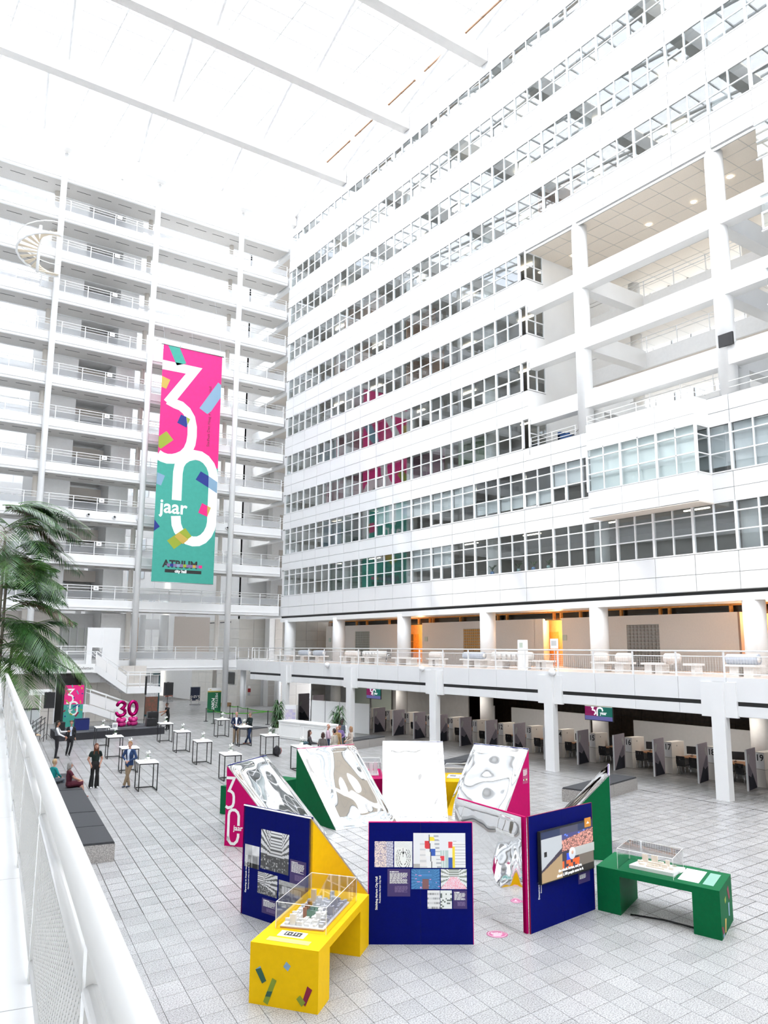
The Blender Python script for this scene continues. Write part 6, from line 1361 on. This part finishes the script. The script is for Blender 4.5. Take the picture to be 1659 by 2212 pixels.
o=thing('notice_stand','white notice on a thin stand before the second orange door','sign',(30.8,yx(1213)-.5,GZ)); b=MB(); b.box((0,0,1.1),(.05,.5,1.6),WHITE); b.box((-.004,.08,1.25),(0,.42,1.5),mat('notice_grey2',(.6,.6,.58))); b.obj('board',o); b=MB(); b.tube([(.03,.25,0),(.03,.25,1.1)],.02,STEEL,6); b.box((-.15,.05,0),(.2,.45,.02),STEEL); b.obj('stand',o)
for y,lab in ((63.0,'first'),(48.9,'second'),(34.9,'third')):
    link('wall_plaque',(lambda b:(b.box((0,0,0),(.02,.35,.35),mat('sage_print',(.55,.62,.52))),b.mesh('wall_plaque'))[1])(MB()),None,(38.46,y,6.1),0,'small square sage plaque on the beige gallery wall, %s from the left'%lab,'plaque','wall plaques')
# plants and sundries on office sills
for i,(px,lab) in enumerate(((1063,'first'),(1120,'second'),(1152,'third'),(1185,'fourth'))):
    d_=CF*F_PX+CR*(px-829.5)-CU*(1215-1106); t=34.95/d_.x; y=d_.y*t; o=thing('sill_plant','small leafy plant on the lowest office window sill, %s from the left'%lab,'plant',(34.95,y,10.2),0,'plants on the office sill'); r=random.Random(i)
    b=MB(); b.cyl(0,0,0,.2,.12,mat('pot_'+str(i%2),(.35,.5,.5) if i%2 else (.12,.25,.5)),12); b.obj('pot',o); b=MB()
    for k in range(24): a=r.uniform(0,2*PI); L=r.uniform(.2,.42); b.add([(0,0,.2),(math.cos(a)*L*.4-.02,math.sin(a)*L*.4,.2+L*.9),(math.cos(a)*L*.8,math.sin(a)*L*.8,.2+L*r.uniform(.6,1.2)),(math.cos(a)*L*.4+.02,math.sin(a)*L*.4,.2+L*.8)],[(0,1,2,3)],PALM[r.random()<.4])
    b.obj('foliage',o)
o=thing('terrace_sofa','blue upholstered high-backed sofa on the lower open terrace','sofa',(35.6,31.6,17.17)); b=MB(); BL=mat('blue_upholstery',srgb(70,110,175),.9); b.box((0,0,.3),(1.8,.8,.5),BL); b.obj('seat',o); b=MB(); b.box((0,.7,.3),(1.8,.9,1.3),BL); b.box((0,0,.3),(.1,.9,1.1),BL); b.obj('backrest',o); b=MB(); b.box((.05,.05,0),(1.75,.85,.3),BLKP); b.obj('plinth',o)
b=MB(); o=thing('pendant_lamp','black spider-like pendant lamps hanging on the lower open terrace','lamp',(36.6,30.9,19.1)); b.tube([(0,0,0),(-.8,.6,-1.0)],.012,BLK,4); b.tube([(0,0,0),(.6,-.7,-1.1)],.012,BLK,4); b.tube([(0,0,0),(.5,.5,-.5)],.012,BLK,4); b.obj('cable',o)
for p in ((-.8,.6,-1.0),(.6,-.7,-1.1)): b=MB(); b.tube([p,(p[0],p[1],p[2]-.14)],.05,BLK,10,r2=.09); b.obj('shade',o)
# ================================================================ PEOPLE
SKIN=[mat('skin_light',srgb(225,170,145),.5),mat('skin_tan',srgb(200,140,110),.5),mat('skin_dark',srgb(75,50,40),.5)]
DKE=mat('eye_dark',(.03,.02,.02),.3); LIP=mat('lip',srgb(175,90,85),.5)
def cloth(n,c,ns=40): return mat('cloth_'+n,c,.85,nscale=ns,namt=.12)
def capsule(b,p,q,r0,r1,m,sq=1.0,nrm=None,n=10):
    p=Vector(p);q=Vector(q);d=q-p; L=max(d.length,1e-4); d=d/L
    a=Vector(nrm).normalized() if nrm else d.orthogonal().normalized(); a=(a-d*a.dot(d)).normalized(); c=d.cross(a)
    st=[(-r0,.02),(-r0*.7,r0*.72),(0,r0)]+[(L*t,r0+(r1-r0)*t) for t in (.33,.66)]+[(L,r1),(L+r1*.7,r1*.72),(L+r1,.02)]
    vs=[];fs=[]
    for s,r in st:
        for k in range(n): t=2*PI*k/n; vs.append(p+d*s+a*(r*math.cos(t)*sq)+c*(r*math.sin(t)))
    for i in range(len(st)-1):
        for k in range(n): fs.append((i*n+k,i*n+(k+1)%n,(i+1)*n+(k+1)%n,(i+1)*n+k))
    fs.append(tuple(range(n))[::-1]); fs.append(tuple((len(st)-1)*n+k for k in range(n)))
    b.add([tuple(v) for v in vs],fs,m)
def remesh(b,voxel,smooth=2):
    me=b.mesh('body'); o=bpy.data.objects.new('tmp',me); COL.objects.link(o)
    m=o.modifiers.new('r','REMESH'); m.mode='VOXEL'; m.voxel_size=voxel; m.use_smooth_shade=True
    s=o.modifiers.new('s','SMOOTH'); s.factor=.5; s.iterations=smooth
    bpy.context.view_layer.update(); r=bpy.data.meshes.new_from_object(o.evaluated_get(bpy.context.evaluated_depsgraph_get())); bpy.data.objects.remove(o); return r
def V(*a): return Vector(a)
def person(label,loc,face,h=1.75,top=(.5,.5,.5),legs=(.02,.02,.02),shoe=(.02,.02,.02),skin=0,hair='short',hc=(.05,.03,.02),under=None,sleeve=1,pose='stand',arms=None,skirt=None,coat=0,lean=0,headturn=0,feet=None,nod=0,cname='a',fem=0,beltz=None,vest=None):
    """local frame: faces +Y. arms: {'L':(elbow,wrist),'R':...}"""
    s=h/1.75; o=thing('person',label,'person',loc,face-PI/2); b=MB(); seg=[]
    lv=V(0,0,0)
    hz=.93
    if pose=='sit': hz=.12
    hipw=.085; sh=.165 if fem else .19
    hip=V(0,0,hz); ld=V(0,lean,0)
    chest=hip+V(0,.0,.36)+ld*.6; neck=hip+V(0,-.01,.545)+ld; head=neck+V(0,.03+nod*.05,.165-nod*.01)
    def c(p,q,r0,r1,lab,sq=1,nrm=None,n=10): p,q=Vector(p),Vector(q); capsule(b,p*s,q*s,r0*s,r1*s,SKIN[0],sq,nrm,n); seg.append((p*s,q*s,r0*s,r1*s,lab))
    # torso : ellipsoidal capsules
    bw=1.45; c(hip+V(0,0,.0),hip+V(0,0,.10),.112 if not fem else .118,.102,'legs' if pose!='x' else 'top',bw,(1,0,0)); c(hip+V(0,0,.14)+ld*.2,chest-V(0,0,.05),.102,.118,'top',bw,(1,0,0),12); c(chest-V(0,0,.03),chest+V(0,0,.08),.115,.095,'top',1.5,(1,0,0),12)
    if fem: c(chest+V(-.06,.06,-.02),chest+V(.06,.06,-.02),.055,.055,'top')
    c(chest+V(-sh*.75,0,.10),chest+V(sh*.75,0,.10),.062,.062,'top'); c(neck-V(0,0,.04),neck+V(0,.01,.06),.05,.046,'skin')
    # head
    c(head+V(0,-.005,-.02),head+V(0,-.01,.03),.078,.082,'skin',.92,(1,0,0),14); c(head+V(0,.03,-.07),head+V(0,.02,-.02),.045,.06,'skin',.95,(1,0,0)); c(head+V(0,.075,.0),head+V(0,.09,-.03),.010,.016,'skin')
    for x in (-1,1): c(head+V(x*.078,0,.01),head+V(x*.078,-.005,-.03),.012,.010,'skin')
    # legs
    if pose=='sit': F_=feet or [((-.10,.42,.13),(-.12,.40,-.33)),((.10,.42,.13),(.12,.45,-.33))]
    else: F_=feet or [((-.10,.02,.49),(-.11,-.03,.08)),((.10,.02,.49),(.12,.0,.08))]
    for x,(kn,an) in zip((-1,1),F_):
        kn=Vector(kn);an=Vector(an); c(V(x*hipw,0,hz-.02),kn,.096,.070,'legs'); c(kn,an,.066 if not skirt else .05,.054 if not skirt else .040,'legs' if not skirt else 'shin'); c(an+V(0,-.03,-.045),an+V(x*.02,.15,-.05),.036,.030,'shoe',1.2,(1,0,0)); 
        if cname in('wide',): c(kn,an,.08,.10,'legs')
    # arms
    A=arms or {}
    for x,k in ((-1,'L'),(1,'R')):
        S_=chest+V(x*sh,0,.09); e,w_=A.get(k,(V(x*(sh+.055),-.03,hz+.22),V(x*(sh+.06),.04,hz-.03))); e=Vector(e);w_=Vector(w_)
        c(S_,e,.058,.048,'top' if sleeve else 'skin'); 
        if not sleeve: c(S_,S_.lerp(e,.45),.070,.066,'top')
        c(e,w_,.046,.033,'top' if sleeve==1 else 'skin')
        d=(w_-e).normalized(); sd=d.orthogonal().normalized(); sd=V(0,1,0)-d*d.y if abs(d.y)<.8 else V(0,0,1)-d*d.z; sd.normalize(); nn=d.cross(sd)
        pe=w_+d*.085; c(w_,pe,.026,.030,'skin',1.0)
        c(w_+d*.03+sd*.02,w_+d*.075+sd*.055,.011,.009,'skin',1,None,6)
        for i,L in enumerate((.065,.075,.07,.055)):
            q=pe+sd*(.030-i*.020); m1=q+d*L*.55+nn*(.012*x); m2=m1+d*L*.4+nn*(.025*x); c(q,m1,.0095,.009,'skin',1,None,6); c(m1,m2,.009,.008,'skin',1,None,6)
    if coat:      # jacket hem below the waist
        c(hip+V(0,0,.10),hip+V(0,0,-coat*.5),.118,.125,'top',1.42,(1,0,0),12)
    if skirt:
        if pose=='sit': c(V(0,.05,hz),V(0,.42,hz+.03),.13,.12,'skirt',1.5,(1,0,0),12); c(V(0,.42,hz+.02),V(0,.46,hz-.28),.11,.12,'skirt',1.5,(1,0,0),12)
        else: c(hip+V(0,0,.05),hip+V(0,0,-skirt),.115,.14,'skirt',1.4,(1,0,0),12)
    me=remesh(b,.0125*s)
    labs={'skin':SKIN[skin],'shin':SKIN[skin],'top':cloth('top_'+cname+label[:6],top),'legs':cloth('legs_'+cname+label[:6],legs),'shoe':mat('shoe_'+cname+label[:6],shoe,.5),'skirt':cloth('skirt_'+cname+label[:6],skirt and (under if (under and skirt) else top) or top),
          'under':cloth('under_'+cname+label[:6],under or (.8,.8,.8)),'lip':LIP,'eye':DKE,'sleeve':cloth('slv_'+cname+label[:6],vest or top)}
    keys=list(labs); me.materials.clear(); [me.materials.append(labs[k]) for k in keys]
    mi=[]; hs=head*s; cs_=chest*s
    for p in me.polygons:
        q=p.center; best=None;bd=1e9
        for a,e,r0,r1,lab in seg:
            ab=e-a; L2=ab.length_squared; t=0 if L2<1e-9 else max(0,min(1,(q-a).dot(ab)/L2)); dd=(q-a-ab*t).length-(r0+(r1-r0)*t)
            if dd<bd: bd=dd;best=lab
        r=(q-hs)/s
        if best=='skin' and q.y>hs.y+.05*s:
            if abs(abs(r.x)-.03)<.013 and abs(r.z-.015)<.011: best='eye'
            elif abs(r.x)<.024 and abs(r.z+.065)<.009: best='lip'
        if best=='top':
            if under and not skirt and q.y>cs_.y+.05*s and abs(q.x)<(.045+.25*max(0,(q.z-cs_.z)/s))*s and q.z>(hz+.05)*s: best='under'
            if vest and (abs(q.x)>sh*.9*s ): best='sleeve'
            if (q.z<(hz+.07)*s and not coat and pose!='sit' and abs(q.x)<.17*s): best='legs'
        if best=='legs' and coat and q.z>(hz-coat*.5)*s and pose!='sit': best='top'
        mi.append(keys.index(best))
    me.polygons.foreach_set('material_index',mi); me.update(); link('body',me,o)
    # hair
    if hair!='bald' or True:
        hb=MB(); HM=mat('hair_'+cname+label[:6],hc,.6,nscale=30,namt=.3)
        def hcaps(p,q,r0,r1,sq=1): capsule(hb,(head+Vector(p))*s,(head+Vector(q))*s,r0*s,r1*s,HM,sq,(1,0,0),12)
        if hair=='bald': hcaps((-.07,-.03,-.01),(-.06,-.06,-.02),.018,.02); hcaps((.07,-.03,-.01),(.06,-.06,-.02),.018,.02); hcaps((-.05,-.075,-.01),(.05,-.075,-.01),.02,.02)
        else:
            hcaps((0,-.035,.01),(0,-.015,.05),.083,.082); hcaps((0,-.04,-.03),(0,-.05,.03),.072,.078)
            if hair in('long','bob'):
                zl={'long':-.30,'bob':-.13}[hair]
                for x in (-1,1): hcaps((x*.074,-.025,.03),(x*.088,.0,zl),.024,.024)
                hcaps((0,-.06,.0),(0,-.075,zl),.06,.055,1.3)
            if hair=='tail': hcaps((0,-.09,.0),(0,-.12,-.06),.03,.02)
        hm=remesh(hb,.012*s,3); hm.materials.clear(); hm.materials.append(HM); link('hair',hm,o)
    return o
def fa(dx,dy): return math.atan2(dy,dx)
CAM=lambda x,y: fa(-x,-y)
# two staff at the left of the stage
person('man in a grey waistcoat pointing to the right, near the stage steps',(10.75,44.1,0),fa(1,-.35),1.84,top=srgb(150,152,158),vest=(.8,.8,.8),under=None,sleeve=1,legs=(.012,.012,.015),skin=1,hc=(.02,.015,.01),arms={'L':((-.26,.12,1.2),(-.2,.42,1.22)),'R':((.26,.1,1.15),(.2,.34,1.02))},cname='g')
person('woman in a black trouser suit beside the man in the grey waistcoat',(11.65,45.0,0),CAM(11.6,45),1.74,top=(.012,.012,.014),under=(.45,.5,.6),legs=(.012,.012,.014),hair='short',hc=srgb(120,85,55),fem=1,coat=.18,feet=[((-.07,.08,.49),(.02,.12,.08)),((.10,.0,.49),(.16,-.06,.08))],cname='s')
person('long-haired woman in a dark green top and wide black trousers, hands in pockets',(9.88,34.2,0),fa(-.05,-1),1.74,top=srgb(12,38,32),legs=(.01,.01,.01),shoe=(.85,.85,.85),sleeve=0,hair='long',hc=srgb(120,65,35),fem=1,nod=1,arms={'L':((-.27,-.06,1.13),(-.19,.04,.93)),'R':((.27,-.06,1.13),(.19,.04,.93))},cname='wide')
person('man in a blue blazer and beige chinos leaning on a high table',(11.12,33.75,0),fa(-.75,-.65),1.78,top=srgb(45,75,125),under=(.62,.70,.82),legs=srgb(185,160,130),shoe=srgb(70,85,110),hc=srgb(175,130,85),coat=.2,lean=.02,feet=[((-.02,.12,.49),(.10,.14,.08)),((.04,.06,.49),(-.06,.05,.08))],arms={'L':((-.3,.0,1.12),(-.12,.2,1.02)),'R':((.27,.08,1.15),(.02,.24,1.03))},cname='b')
person('older woman with short blond hair in a turquoise blouse seated on the left bench',(7.95,32.9,.50),fa(1,.35),1.66,pose='sit',top=srgb(0,165,165),legs=(.1,.12,.14),hair='short',hc=srgb(215,185,140),fem=1,lean=.06,arms={'L':((-.24,.1,.38),(-.12,.3,.24)),'R':((.24,.1,.38),(.12,.3,.24))},cname='t')
person('older woman with grey shoulder-length hair in a burgundy dress seated on the left bench',(8.25,31.7,.50),fa(1,.0),1.68,pose='sit',top=srgb(95,20,45),legs=srgb(95,20,45),under=srgb(95,20,45),skirt=.4,shoe=srgb(190,130,120),hair='bob',hc=(.28,.27,.26),fem=1,sleeve=0,arms={'L':((-.24,.12,.38),(-.10,.36,.26)),'R':((.24,.12,.38),(.10,.38,.25))},feet=[((-.10,.44,.13),(-.10,.62,-.35)),((.10,.44,.13),(.14,.50,-.36))],cname='u')
o=thing('handbag','black handbag with a yellow-green strap on the bench beside the burgundy dress','bag',(7.55,30.9,.50)); b=MB(); b.sph((0,0,.07),.2,BLKC,12,8,(1.1,.75,.38)); b.obj('body',o); b=MB(); b.tube([(-.1,-.02,.15),(0,-.12,.17),(.05,-.16,.05)],.012,LIME,5); b.obj('strap',o)
person('man in a black polo shirt reaching to the loudspeaker case, stage right',(20.6,55.0,0),fa(-1,-.1),1.80,top=(.015,.015,.015),legs=(.012,.012,.012),skin=1,hair='short',hc=(.1,.07,.05),sleeve=0,lean=.10,arms={'L':((-.22,.30,1.22),(-.2,.58,1.18)),'R':((.27,.02,1.15),(.22,.25,1.0))},cname='d')
person('white-bearded man in a navy blazer and beige trousers standing at a high table',(21.05,45.0,0),CAM(21,44.6),1.82,top=srgb(25,40,80),under=(.75,.78,.85),legs=srgb(175,150,125),shoe=(.02,.02,.02),hair='bald',hc=(.85,.84,.82),coat=.2,arms={'L':((-.27,.08,1.15),(-.12,.26,1.08)),'R':((.27,.08,1.15),(.12,.26,1.08))},cname='n')
person('man in a dark green jacket and jeans talking to the white-bearded man',(21.75,44.6,0),fa(-1,-.1),1.80,top=srgb(18,40,40),legs=srgb(35,60,100),shoe=srgb(125,65,45),hair='short',hc=(.16,.13,.11),coat=.16,feet=[((-.05,.08,.49),(.10,.22,.08)),((.06,.02,.49),(-.02,-.04,.08))],arms={'L':((-.27,.08,1.15),(-.14,.32,1.12)),'R':((.27,.08,1.15),(.16,.30,1.1))},cname='j')
G_=[('long-haired woman in a dark grey cardigan over a purple top, in the group',(20.05,34.65),fa(.9,-.6),1.68,srgb(75,75,78),srgb(110,15,85),(.05,.05,.06),'long',srgb(60,35,28),1,0,0),
('woman with brown hair in a patterned grey blouse seen from behind',(20.35,33.9),fa(.6,.8),1.62,srgb(125,118,115),None,(.03,.03,.04),'bob',srgb(75,45,35),1,0,0),
('bald man in a pale pink shirt and blue jeans in the group',(21.75,35.75),fa(.8,-.6),1.80,srgb(235,205,222),None,srgb(60,80,115),'bald',(.7,.68,.66),0,0,0),
('bald man in a camel jacket behind the man in the cream blazer',(21.95,35.2),fa(.9,.4),1.72,srgb(205,165,110),None,(.05,.05,.06),'bald',(.6,.55,.5),0,1,0),
('dark-haired man in a cream blazer seen from behind in the group',(21.1,34.1),fa(-.4,.9),1.74,srgb(215,205,190),None,(.04,.04,.05),'short',srgb(45,32,28),0,1,0),
('woman with dark hair in a lilac blouse and jeans in the group',(22.85,36.4),fa(-.6,-.8),1.68,srgb(155,130,190),None,srgb(90,120,150),'tail',srgb(35,25,25),1,0,1),
('dark-skinned man in a grey waistcoat over a white shirt behind the group',(23.55,37.3),CAM(23,36.5),1.86,srgb(95,105,120),None,(.02,.02,.02),'short',(.01,.01,.01),0,0,2),
('blonde woman in a long cream coat at the right of the group',(22.6,34.95),fa(-1,.15),1.70,srgb(232,215,200),None,(.6,.5,.45),'bob',srgb(195,150,105),1,2,0)]
for i,(lab,(x,y),fc_,h_,tp_,un,lg_,hr,hc_,fem_,ct,sk) in enumerate(G_):
    kw={}
    if i==0: kw['arms']={'L':((-.24,.1,1.12),(-.1,.38,1.1)),'R':((.24,.1,1.12),(.1,.38,1.1))}
    if i in(2,5,7): kw['arms']={'L':((-.26,.05,1.14),(-.08,.25,1.04)),'R':((.26,.05,1.14),(.08,.25,1.04))}
    if sk==2: kw['vest']=(.85,.85,.85)
    person(lab,(x,y,0),fc_,h_,top=tp_,under=un if ct!=2 else tp_,legs=lg_,hair=hr,hc=hc_,fem=fem_,coat=.2 if ct==1 else 0,skirt=.55 if ct==2 else None,skin=2 if sk==2 else (1 if sk else 0),cname='k%d'%i,**kw)
o=thing('shoulder_bag','dark teal bag lying on the high table before the purple-topped woman','bag',(19.55,34.25,1.086)); b=MB(); b.sph((0,0,.07),.17,mat('teal_leather',(.02,.06,.08),.5),12,8,(1.3,.8,.42)); b.obj('body',o); b=MB(); b.tube([(-.1,0,.13),(0,.02,.2),(.1,0,.13)],.01,BLK,5); b.obj('strap',o)
